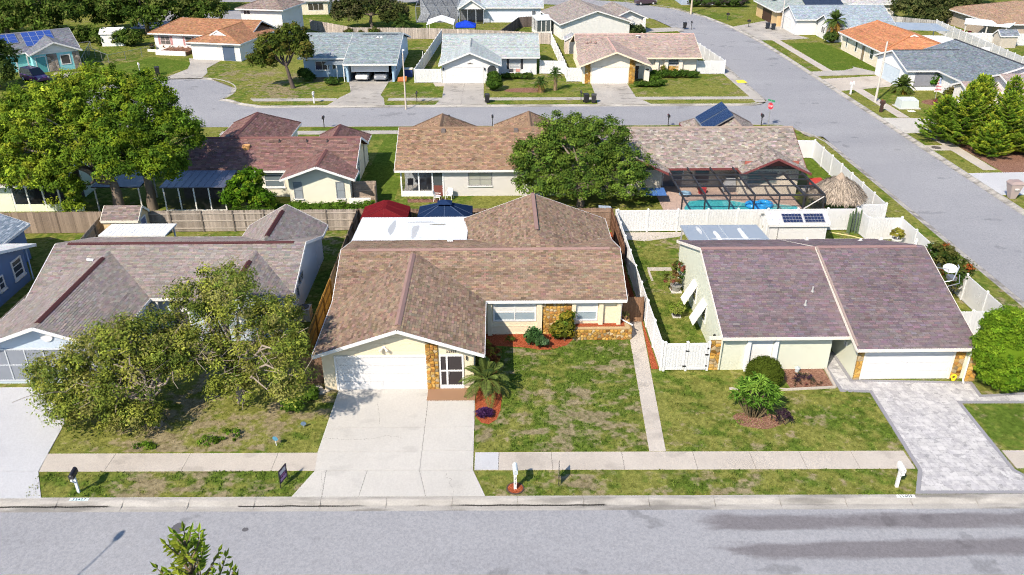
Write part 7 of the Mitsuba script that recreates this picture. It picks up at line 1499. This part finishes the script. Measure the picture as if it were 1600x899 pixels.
# ------------------------------------------------------------------ right side of the bending street
def west(name, label, x, y, **kw): return House(name, label, deg=-90, origin=(x, y), fine=False, tab=.36, course=.2, **kw)
H = west('blue_grey_house', 'white-walled house with a blue-grey roof and white garage facing the bend', 51.2, 147.6, roof=(.275, .325, .37), wall=(.58, .58, .585), var=.10)
H.gable(-4.3, 4.3, -.5, 16, 'y', 2.6, 4.3, ov=.4); H.gable(4.0, 11.0, 3.0, 14, 'y', 2.4, 3.9, ov=.4); k = H.key; H.garage('S', -.1, -.6, 4.6, 2.15, relief=False); H.window('S', 3.4, 7.2, 1.4, 1.6, 1.1, 1, 0)
H.plane((4.2, -.4, .9), (4.2, 3.0, .9), (4.2, 3.0, 2.6), (4.2, -.4, 2.6)) if False else None
H.finish()
H = west('solar_roof_house', 'house with a pale green-grey hipped roof carrying black solar panels and an open garage', 49.8, 158.5, roof=(.30, .345, .335), wall=(.48, .34, .18), var=.07)
H.gable(-7, 7, 0, 16, 'y', 2.7, 4.7, ov=.6, hip=(6, 6)); k = H.key; H.box('garage_opening', -2.2, 3.2, .56, .6, 0, 2.1, (.05, .025, .02))  # solid dark panel, shade inside the open garage put into its colour
for i, (x0, x1, y0, y1) in enumerate(((-3.6, -.6, 1.9, 3.6), (2.6, 5.0, 6, 13))):
    s = numbered(k + '__solar_panel'); f = (lambda x, y, e: (x, y, 2.7 + y * 2.0 / 6 + .12 + e)) if i == 0 else (lambda x, y, e: (x, y, 2.7 + (7 - x) * 2.0 / 7 + .12 + e))
    m = MB(H.xf); m.hexa([f(x0, y0, 0), f(x1, y0, 0), f(x1, y1, 0), f(x0, y1, 0)], [f(x0, y0, .06), f(x1, y0, .06), f(x1, y1, .06), f(x0, y1, .06)], (.015, .018, .03)); m.build(s + '__array', 'gloss')
H.finish()
H = west('bright_orange_house', 'cream house with a bright orange shingle roof on the right of the bend', 54.3, 124.0, roof=(.42, .195, .105), wall=(.66, .58, .46), var=.10, cap=(.42, .17, .08))
H.gable(-7.8, 8.2, -.6, 11, 'x', 2.6, 4.3, ov=.6, hip=(0, 3.6)); k = H.key
m = MB(H.xf); m.add([(5.0, 3.0, 3.35), (5.0, 7.4, 3.35), (5.0, 5.2, 4.3)], [[0, 1, 2]], (.62, .56, .42)); m.build(k + '__gablet'); H.edge((5.05, 2.7, 3.25), (5.05, 5.2, 4.4), out=(1, 0)); H.edge((5.05, 7.7, 3.25), (5.05, 5.2, 4.4), out=(1, 0))
H.window('S', 0, -5.2, 1.5, .6, 1.6, 0, 0, glass=(.04, .05, .06)); H.window('S', 0, -1.5, 1.5, .8, 1.5, 0, 0); H.door('S', 0, 1.2, 1.0, 2.1, (.2, .15, .1)); H.window('S', 0, 4.2, 1.5, 1.2, 1.4, 0, 1)
H.flat(-4.8, 3.2, 8.0, 14.8, 2.6, 2.45, (.58, .58, .59), name='patio_roof', seams=5); m = MB(H.xf); m.box(7.6, 8.0, 9.6, 9.9, 3.0, 3.4, (.62, .62, .6)); m.build(k + '__roof__vent_box'); H.finish()
H = west('dark_grey_roof_house', 'white house with a dark blue-grey roof and an open pale garage door on the right', 52.4, 109.0, roof=(.165, .195, .225), wall=(.66, .67, .69), var=.13, cap=(.05, .055, .065))
H.gable(-5.0, 5.1, -.4, 10, 'y', 2.6, 4.2, ov=.4, ends=(1, 0)); H.gable(-4.5, 12.5, 3.6, 16.5, 'x', 2.6, 4.75, ov=.5); k = H.key
H.garage('S', 0, .2, 4.9, 2.15, col=(.45, .52, .58), relief=False); H.box('side_wall_panel', 4.70, 4.76, 1.0, 5.6, .5, 2.4, (.20, .21, .25)); H.box('white_dormer', -3.2, -3.0, 13.2, 14.4, 3.4, 3.9, WHITE); H.finish()
H = west('pink_grey_roof_house', 'house with a pinkish grey roof partly hidden behind the row of pine trees', 54.6, 94.2, roof=(.32, .265, .255), wall=(.60, .58, .55), var=.08)
H.gable(-5.5, 5.5, 3.5, 20, 'y', 2.6, 4.3, ov=.5, ends=(1, 0)); H.gable(-3.4, .6, 0, 4, 'y', 2.4, 3.1, ov=.3, ends=(1, 0)); H.finish()
fr = thing('patio_roof', 'pale grey flat patio roofs behind the bright orange house', 'patio roof'); m = MB(); m.hexa([(64.5, 133.8, 2.5), (71.5, 132.0, 2.5), (72.5, 138.5, 2.6), (66, 140, 2.6)], [(64.5, 133.8, 2.6), (71.5, 132.0, 2.6), (72.5, 138.5, 2.7), (66, 140, 2.7)], (.42, .46, .49)); m.build(fr + '__roof', 'metal')
for x, y in ((64.8, 134), (71.2, 132.4), (72.2, 138.2)): m = MB(); m.box(x - .06, x + .06, y - .06, y + .06, 0, 2.5, WHITE); m.build(fr + '__post')
white_fence('long white fence behind the bright orange and dark grey roofed houses', [(76.9, 147), (75.7, 134.5), (73.9, 115.6), (73.2, 98)], h=1.9)
white_fence('white fence running right behind the small slate-roofed shed', [(75.7, 134.6), (100, 131.5)], h=1.9)
wood_fence('grey board fence below the dark spreading tree at the upper right', [(70.5, 152.5), (76.9, 147.2)], (.30, .30, .30), side=1, seed=52, rails=False)
H = House('slate_shed', 'small stone-coloured shed with a slate roof beside the white fence at the upper right', 'shed', roof=(.20, .23, .27), wall=(.42, .38, .33), fine=False)
H.gable(79.6, 82.6, 131.5, 133.8, 'x', 1.9, 2.7, ov=.15, cap=False); H.finish()
H = House('brown_roofed_house', 'house with a large brown hipped roof at the upper right corner', roof=(.31, .215, .155), wall=(.40, .33, .27), fine=False, tab=.4, course=.22, var=.08)
H.gable(82.5, 108, 138.0, 156, 'x', 2.6, 5.0, ov=.6, hip=(7, 7)); H.finish()
pr = thing('patio_cover', 'white patio cover with red furniture beside the large brown roof', 'patio cover'); m = MB(); m.hexa([(77.8, 139.6, 2.4), (83.4, 136.0, 2.4), (86.0, 138.8, 2.7), (79.8, 143.2, 2.7)], [(77.8, 139.6, 2.5), (83.4, 136.0, 2.5), (86.0, 138.8, 2.8), (79.8, 143.2, 2.8)], (.60, .64, .67)); m.build(pr + '__roof')
for x, y in ((78.2, 139.8), (80.8, 138), (83.2, 136.5)): m = MB(); m.box(x - .08, x + .08, y - .08, y + .08, 0, 2.4, (.55, .53, .48)); m.build(pr + '__post')
for i, (x, y) in enumerate(((78.6, 141), (79.6, 140.4))): m = MB(); m.box(x - .3, x + .3, y - .3, y + .3, 0, .5, (.33, .03, .05)); m.box(x - .3, x + .3, y + .2, y + .3, .5, 1.1, (.33, .03, .05)); m.build(pr + '__seat')
H = House('far_white_house', 'white-walled house with a pale roof at the top right behind the dark tree', roof=(.40, .40, .40), wall=(.56, .56, .55), fine=False, tab=.4, course=.22)
H.gable(64, 76, 160, 170, 'x', 2.7, 4.4, ov=.5); H.window('S', 160.5, 70, 1.6, 1.2, 1.2, 1, 0); H.finish()
H = House('violet_trim_house', 'low house with dark shaded front at the top behind the grass strip', roof=(.25, .28, .33), wall=(.30, .36, .46), fine=False, tab=.4, course=.22)
H.gable(38, 52, 178, 188, 'x', 2.7, 4.3, ov=.6); H.window('S', 178.6, 43, 1.5, 2, 1.3, 1, 0); H.finish()

# ------------------------------------------------------------------ trees and plants of the far rows
tree('oak_tree', 'leaning tree with a dark trunk in the lawn left of the pale blue house', (-26.6, 106.9), 2.8,
     [(-28.5, 107.5, 5.2, 2.6, 2.2, 1.8), (-26.2, 108.2, 6.6, 2.2, 2.0, 1.4), (-30.2, 107, 3.6, 1.7, 1.6, 1.2), (-25.0, 107.5, 4.8, 1.4, 1.6, 1.4)], 300, 44, .58, .32, [(.085, .12, .022), (.11, .14, .028), (.055, .085, .018), (.14, .13, .03)], seed=70, trunk=.24, bark=(.10, .08, .07), limbs=10, twigs=1, shell=.35, lean=(-.6, 0))
DARK = [(.07, .12, .022), (.095, .15, .026), (.05, .09, .018), (.13, .16, .04)]
for i, (x, y, z, s, lab) in enumerate(((-84, 146, 5.5, 1.1, 'dark oak at the far left of the wooded upper left corner'), (-75, 143, 6.0, 1.15, 'dark oak standing behind the solar roof of the turquoise house'), (-67.5, 150, 6.0, 1.1, 'dark oak right of the turquoise house at the top edge'), (-60, 146, 6.2, 1.15, 'dark oak overhanging the white garden shed'), (-53.5, 150, 5.6, 1.05, 'dark oak with pale gaps left of the orange-brown roof'))):
    tree('oak_tree', lab, (x, y), 2.6, [(x, y, z, 4.6 * s, 4.0 * s, 3.2 * s), (x - 3.0 * s, y - 1.5, z - 1.6, 3.0 * s, 2.6 * s, 2.2 * s), (x + 3.2 * s, y - 1.8, z - 1.8, 3.0 * s, 2.6 * s, 2.2 * s), (x + .5, y - 2.8, z - 3.2, 3.0 * s, 1.8 * s, 1.8 * s)], 240, 40, .95, .50, DARK, seed=71 + i, trunk=.35, limbs=8, group=None, low=-.5)
for i, (x, y, lab) in enumerate(((-92, 165, 'tall dark tree at the upper left horizon edge'), (-78, 168, 'dark tree in the second line behind the turquoise house'), (-63, 172, 'dark tree beyond the shaded lane at the top left'))):
    tree('oak_tree', lab, (x, y), 3, [(x, y, 6.5, 6.5, 5, 4.2), (x + 4, y, 5, 4, 4, 3)], 200, 36, 1.2, .62, DARK, seed=80 + i, trunk=.35, limbs=6)
shrub('shrub', 'dark understory shrubs below the oaks behind the turquoise house', [(-72 + 4.2 * i, 137.5 + 1.5 * math.sin(i * 1.7), 1.2, 2.4, 1.4, 1.4) for i in range(4)], 170, 34, .6, .4, DARK, 84)
tree('dark_tree', 'dark green tree at the left edge beside the purple car', (-65.5, 108.5), 1.8, [(-65, 108.5, 4.0, 3.0, 2.6, 2.4), (-67.5, 106, 3.6, 3.0, 2.6, 2.2), (-64.0, 106.5, 2.2, 2.2, 1.8, 1.6)], 320, 42, .62, .33, [(.05, .085, .02), (.065, .10, .025), (.085, .12, .03)], seed=85, trunk=.22, limbs=8)
tree('dark_tree', 'broad dark tree behind the long board fence at the top', (-22.5, 151.5), 2.2, [(-22.5, 152, 4.4, 4.4, 3.4, 2.6), (-26.5, 151, 3.0, 2.8, 2.4, 2.0), (-18.0, 150.5, 2.8, 2.6, 2.2, 1.9)], 300, 42, .85, .42, [(.05, .07, .022), (.075, .09, .03), (.10, .10, .045)], seed=86, trunk=.3, limbs=9)
palm('fan_palm', 'bushy palm at the right of the broad dark tree behind the board fence', (-16.4, 147.6), 1.6, 26, 2.4, (.06, .10, .025), .18, 87, elev=(80, -20), leaflets=16, ll=.6, lw=.09)
shrub('vine', 'vine spilling over the long board fence behind the pale blue house', [(-20.5, 141.0, 1.2, 1.0, .4, .7), (-25.0, 141.6, 1.0, .8, .4, .8), (-22.6, 141.4, .8, .7, .4, .6)], 60, 30, .3, .26, [(.10, .10, .04), (.09, .14, .03), (.16, .14, .06)], 88)
tree('dark_tree', 'wide dark spreading tree at the top right', (81.5, 158), 2.0, [(81, 158, 3.8, 5.5, 4, 2.6), (76.5, 157, 3.0, 3.2, 3, 2.2), (86.5, 157, 2.8, 3.4, 3, 2.0), (81, 155, 1.8, 4.4, 2, 1.4)], 340, 42, .9, .44, [(.05, .075, .024), (.07, .09, .03), (.10, .11, .04)], seed=89, trunk=.35, limbs=8)
for i, (x, y, lab) in enumerate(((-34, 176, 'tree at the top edge behind the beige house'), (-16, 180, 'tree at the top edge left of the screen cage'), (14, 196, 'tree at the top edge beyond the bend'), (58, 188, 'tree at the top edge right of the bend'), (98, 176, 'tree at the upper right edge beyond the brown roof'), (-48, 182, 'tree at the top edge above the shaded lane'))):
    tree('oak_tree', lab, (x, y), 2.5, [(x, y, 5.0, 5.0, 4, 3.2), (x - 3, y - 1, 3.5, 3, 3, 2.4), (x + 3, y - 1, 3.4, 3, 3, 2.2)], 170, 34, 1.1, .55, DARK, seed=90 + i, trunk=.3, limbs=6)
shrub('hedge', 'dark bushes along the front of the low house at the top', [(41 + 2.3 * i, 175.8, .9, 1.5, 1.0, .9) for i in range(5)], 120, 30, .5, .34, [(.05, .09, .02), (.07, .06, .06)], 97)
shrub('conical_bush', 'dense green conical bush at the right of the white garage across the cross street', [(-.5, 105.2, .9, 1.0, .95, .9), (-.5, 105.3, 1.7, .7, .65, .7)], 190, 40, .26, .17, [(.05, .105, .018), (.07, .13, .02)], 98, shell=.85, core=.85)
shrub('hedge', 'low hedge along the porch wall of the white house across the cross street', [(1.2, 111.6, .4, .9, .45, .42), (2.6, 111.6, .42, .9, .45, .45), (4.0, 111.5, .4, .9, .45, .42)], 90, 36, .22, .17, [(.06, .11, .02), (.09, .13, .025)], 99)
palm('sago_palm', 'shorter feather palm with orange dead leaves in the lawn of the white house', (5.5, 104.2), 1.25, 24, 1.3, (.06, .12, .025), .26, 100, elev=(75, -20), dead=8, leaflets=12, ll=.35, lw=.07)
palm('sago_palm', 'taller feather palm leaning right in the lawn of the white house', (7.4, 105.1), 2.2, 26, 1.25, (.05, .11, .02), .2, 101, elev=(80, -25), leaflets=12, ll=.35, lw=.07)
shrub('hedge', 'clipped dark hedge in front of the window of the stone pier house', [(21.6 + 1.25 * i, 111.9 + .1 * (i % 2), .55, .9, .6, .55) for i in range(5)], 160, 36, .24, .17, [(.045, .095, .016), (.065, .12, .02)], 102)
shrub('hedge', 'low rounded hedge curving round the porch of the stone pier house', [(18.8, 106.9, .35, 1.0, .6, .38), (20.2, 106.8, .38, .95, .6, .4), (21.4, 107.4, .4, .9, .6, .42)], 110, 36, .22, .16, [(.055, .11, .018), (.08, .14, .025)], 103)
shrub('shrub', 'round bright shrub at the porch pier of the stone pier house', [(21.0, 109.0, .6, .7, .6, .6)], 50, 36, .22, .16, [(.08, .15, .02), (.06, .11, .018)], 104)
shrub('shrub', 'slender shrub between the piers of the stone pier house', [(22.7, 112.9, .8, .3, .3, .8)], 26, 32, .2, .16, [(.12, .14, .03), (.16, .13, .03)], 105)
shrub('shrub', 'shrubs at the left front of the pale blue house', [(-26.0, 111.6, .8, .9, .8, .8), (-25.2, 110.9, .5, .7, .6, .5), (-22.0, 108.6, .5, .9, .7, .5)], 90, 34, .3, .2, [(.05, .10, .02), (.07, .12, .025)], 106)
palm('date_palm', 'tall palm with an orange-brown skirt in the lawn by the bright orange house', (55.0, 137.0), 3.4, 34, 2.5, (.085, .135, .03), .34, 107, elev=(85, 0), dead=14, leaflets=16, ll=.5, lw=.09, deadcol=(.38, .22, .05))
shrub('shrub', 'green shrub at the foot of the tall palm by the bright orange house', [(54.6, 136.4, .9, 1.0, .9, .9)], 60, 34, .4, .28, [(.07, .12, .03), (.10, .15, .03)], 108)
palm('date_palm', 'low bushy palm with yellowing leaves in front of the dark grey roofed house', (51.4, 102.9), .9, 44, 2.1, (.095, .14, .03), .3, 109, elev=(85, -12), dead=10, leaflets=16, ll=.45, lw=.085, deadcol=(.26, .20, .04), boots=False)
shrub('shrub', 'rounded bright green shrub beside the dark grey side wall', [(57.0, 104.6, 1.2, 1.5, 1.2, 1.1), (58.6, 104.2, 1.0, 1.2, 1.0, .9)], 130, 40, .36, .26, [(.06, .15, .018), (.08, .18, .02), (.045, .11, .014)], 110)
shrub('shrub', 'small dark shrub beside the open garage of the blue-grey roofed house', [(60.5, 139.5, 1.0, 1.5, 1.2, 1.0)], 60, 34, .4, .3, [(.04, .07, .03), (.05, .09, .03)], 111)
PINE = [(.25, .35, .035), (.18, .28, .03), (.35, .40, .04), (.12, .21, .024)]
for i, (x, y, h, lab) in enumerate(((47.6, 80.9, 6.4, 'leftmost tree of the row of star-branched pines'), (49.6, 83.2, 6.6, 'second tree of the row of star-branched pines, behind'), (50.4, 78.6, 6.0, 'third tree of the row of star-branched pines, in front'), (52.2, 81.6, 6.8, 'fourth tree of the row of star-branched pines'), (54.3, 79.4, 6.3, 'rightmost tree in view of the row of star-branched pines'), (48.6, 77.2, 3.4, 'short young star-branched pine at the front of the row'), (51.0, 84.5, 6.2, 'hindmost tree of the row of star-branched pines'), (52.6, 77.6, 5.4, 'lower tree at the right front of the row of star-branched pines'), (46.3, 82.6, 4.6, 'lower tree at the left end of the row of star-branched pines'), (55.4, 82.6, 6.6, 'tall tree at the right back of the row of star-branched pines'))):
    conifer('norfolk_pine', lab, (x, y), h, 17, 7, 2.5 if h > 4 else 1.8, PINE, seed=120 + i, twig=.62, tn=11, up=20, tw=.17, group='star-branched pines by the side street', z_low=.3)
rosettes('flowers', 'red flowering plants at the foot of the flag by the pines', [(53.4 + .5 * math.cos(i * 2), 97.6 + .4 * math.sin(i * 3), .35) for i in range(9)], 14, .5, .1, [(.35, .05, .03), (.12, .11, .04), (.09, .12, .03), (.30, .08, .10)], 126)
shrub('shrub', 'mixed yellow-green shrubs right of the flag', [(55.6, 98.4, .9, 1.1, .9, .8), (56.8, 97.0, .7, 1.1, .8, .7)], 80, 34, .4, .25, [(.14, .13, .03), (.10, .12, .03), (.20, .17, .08)], 127)

# ------------------------------------------------------------------ street furniture of the far rows
street_lamp('thin street lamp in the middle of the cross street seen over the tan roof', -10.97, 96.6, 6.4, 90, .5, col=(.50, .44, .38), r=.085, headcol=(.65, .65, .65))
street_lamp('pale wooden pole at the top of the bend', 38.2, 167.2, 9.0, 0, 0, col=(.50, .42, .31), r=.16)
street_lamp('pale lamp pole beside the dark mailbox on the right verge', 46.3, 98.7, 7.2, 180, 0, col=(.50, .47, .43), r=.12)
street_lamp('thin pole before the white garage of the blue-grey roofed house', 50.6, 149.8, 8.0, 180, 1.2, col=(.48, .46, .43), r=.09)
mb = dict(post=(.04, .04, .04), body=(.02, .02, .022), pw=.08)
mailbox('white mailbox post before the lawn of the pale blue house', -22.4, 99.2, 0, post=(.58, .58, .585), body=(.58, .58, .585), h=1.15, pw=.16)
mailbox('black mailbox on the verge between the pale blue and white houses', -9.9, 99.4, 0, **mb)
mailbox('black mailbox on the verge left of the stone pier house driveway', 10.2, 99.4, 0, **mb)
for x, w_ in ((-19.2, 'dark mailbox seen above the maroon roof'), (-5.4, 'dark mailbox seen over the left hip of the tan roof'), (-.6, 'dark mailbox seen over the middle of the tan roof'), (18.9, 'dark mailbox seen left of the roof solar panels'), (29.3, 'dark mailbox by the stop sign')): mailbox(w_, x, 88.6, 180, **mb)
mailbox('white mailbox with a cross arm on the right verge by the grey garage', 44.7, 102.5, 90, post=(.58, .58, .585), body=(.58, .58, .585), h=1.3, pw=.18)
mailbox('bulky dark mailbox at the foot of the lamp pole on the right verge', 45.0, 94.0, 90, post=(.05, .03, .025), body=(.06, .035, .03), h=1.1, pw=.3)
mailbox('dark mailbox on the inside of the bend beside a bin', 34.6, 150.0, 0, **mb); mailbox('dark mailbox near the lawn at the bend', 43.4, 159.2, 90, **mb); mailbox('dark mailbox near the paved drive at the bend', 45.2, 151.4, 90, **mb); mailbox('small white mailbox by the turning circle', -50.2, 116.6, 30, post=(.58, .58, .585), body=(.58, .58, .585))
wheelie_bin('left one of two black bins by the driveway of the stone pier house', 10.8, 99.0, 10); wheelie_bin('right one of two black bins by the driveway of the stone pier house', 11.7, 98.8, -8, (.03, .03, .034)); wheelie_bin('black bin right of the white house driveway', -1.3, 99.1, 5)
wheelie_bin('black bin beside the mailbox inside the bend', 33.5, 150.4, 0); wheelie_bin('left one of two dark bins before the blue-grey roofed house', 48.2, 149.8, 90, (.02, .025, .035)); wheelie_bin('right one of two dark bins before the blue-grey roofed house', 48.9, 148.8, 90, (.02, .025, .035)); wheelie_bin('dark bin on the turning circle by the curving driveway', -47.2, 115.2, 20)
sk = thing('stop_sign', 'red stop sign on a thin post with a green street name plate at the crossing', 'sign'); m = MB(); m.tube([(30.0, 88.4, 0), (30.0, 88.4, 3.0)], .035, (.4, .4, .4), 6); m.build(sk + '__post', 'metal')
X = placer((30.0, 88.4, 2.25), -55); a = np.radians(np.arange(8) * 45 + 22.5); P = np.stack([.38 * np.cos(a), .38 * np.sin(a)], 1); m = MB(X)
m.add([(x, -.05, z) for x, z in P] + [(x, -.04, z) for x, z in P], [[0, i, i + 1] for i in range(1, 7)] + [[8, 8 + i + 1, 8 + i] for i in range(1, 7)], (.50, .03, .05)); m.build(sk + '__plate')
t = meshkit.text_mesh('STOP', .2, .003, True); v = t.vertices - [t.bounds[:, 0].mean(), .1, 0]; m = MB(X); m.add(np.stack([v[:, 0] * .85, -.052 - v[:, 2], v[:, 1]], 1), t.faces, (.58, .58, .585)); m.build(sk + '__lettering')
m = MB(X); m.box(-.45, .45, -.02, .02, .5, .68, (.03, .22, .10)); m.build(sk + '__street_plate')
tf = thing('transformer_box', 'pale grey-green utility box on the lawn by the lamp pole', 'utility box'); m = MB(); m.hexa([(47.9, 95.3, 0), (50.1, 95.3, 0), (50.1, 97, 0), (47.9, 97, 0)], [(48.0, 95.45, .95), (50.0, 95.45, .95), (50.0, 96.9, 1.05), (48.0, 96.9, 1.05)], (.42, .47, .46)); m.build(tf + '__cabinet'); m = MB(); m.box(47.7, 50.3, 95.1, 97.2, 0, .06, (.45, .44, .42)); m.build(tf + '__pad', 'matte')
up = thing('utility_cover', 'small white utility cover on the lawn before the pale box', 'cover'); m = MB(); m.box(48.3, 49.1, 93.9, 94.4, 0, .06, (.62, .62, .6)); m.build(up + '__lid')
fg = thing('flag', 'drooping red, white and blue striped flag on a short pole beside the pines', 'flag'); m = MB(); m.tube([(53.8, 99.0, 0), (53.8, 99.0, 2.9)], .03, (.6, .6, .6), 6); m.build(fg + '__pole', 'metal')
m = MB()
for i in range(9):
    z1, z0 = 2.85 - .19 * i, 2.85 - .19 * (i + 1); w1, w0 = .25 + .09 * i, .25 + .09 * (i + 1); c = (.46, .20, .22) if i % 2 else (.62, .58, .60)
    m.add([(53.83, 98.95, z1), (53.83 - w1 * .5, 98.95 - .15 * w1, z1), (53.83 - w0 * .5, 98.95 - .2 * w0, z0), (53.83, 98.95, z0)], [[0, 1, 2, 3]], c); m.add([(53.83, 98.95, z1), (53.83 + w1 * .35, 98.95 - .25 * w1, z1), (53.83 + w0 * .35, 98.95 - .2 * w0, z0), (53.83, 98.95, z0)], [[0, 1, 2, 3]], (.25, .32, .48) if i < 4 else c)
m.build(fg + '__cloth', 'matte')
vs = thing('mail_post', 'pinkish grey wedge-shaped stone mail post by the white driveway at the right', 'post'); m = MB(); m.hexa([(44.3, 65.6, 0), (44.75, 65.6, 0), (44.75, 66.1, 0), (44.3, 66.1, 0)], [(44.0, 65.4, 1.35), (45.05, 65.4, 1.35), (45.05, 66.3, 1.35), (44.0, 66.3, 1.35)], (.36, .30, .28)); m.build(vs + '__post', 'matte'); m = MB(); m.hexa([(43.95, 65.35, 1.35), (45.1, 65.35, 1.35), (45.1, 66.35, 1.35), (43.95, 66.35, 1.35)], [(44.1, 65.5, 1.6), (44.95, 65.5, 1.6), (44.95, 66.2, 1.6), (44.1, 66.2, 1.6)], (.30, .24, .23)); m.build(vs + '__cap', 'matte'); m = MB(); m.box(44.35, 44.7, 65.33, 65.42, .9, 1.02, (.6, .58, .56)); m.build(vs + '__slot')
mhc = thing('manhole', 'rust-brown storm drain cover in the left verge of the side street', 'manhole cover'); m = MB(); m.tube([(31.3, 80.3, 0), (31.3, 80.3, .03)], .5, (.20, .11, .08), 18); m.build(mhc + '__cover', 'matte'); m = MB(); m.box(30.5, 32.6, 79.4, 81.2, 0, .018, (.36, .31, .26)); m.build(mhc + '__apron', 'matte')
mh2 = thing('manhole', 'dark storm drain cover in the right verge of the side street', 'manhole cover'); m = MB(); m.tube([(44.9, 80.2, 0), (44.9, 80.2, .03)], .5, (.10, .09, .085), 18); m.build(mh2 + '__cover', 'matte'); m = MB(); m.box(43.9, 46.0, 79.3, 81.0, 0, .018, (.40, .37, .33)); m.build(mh2 + '__apron', 'matte')
del k
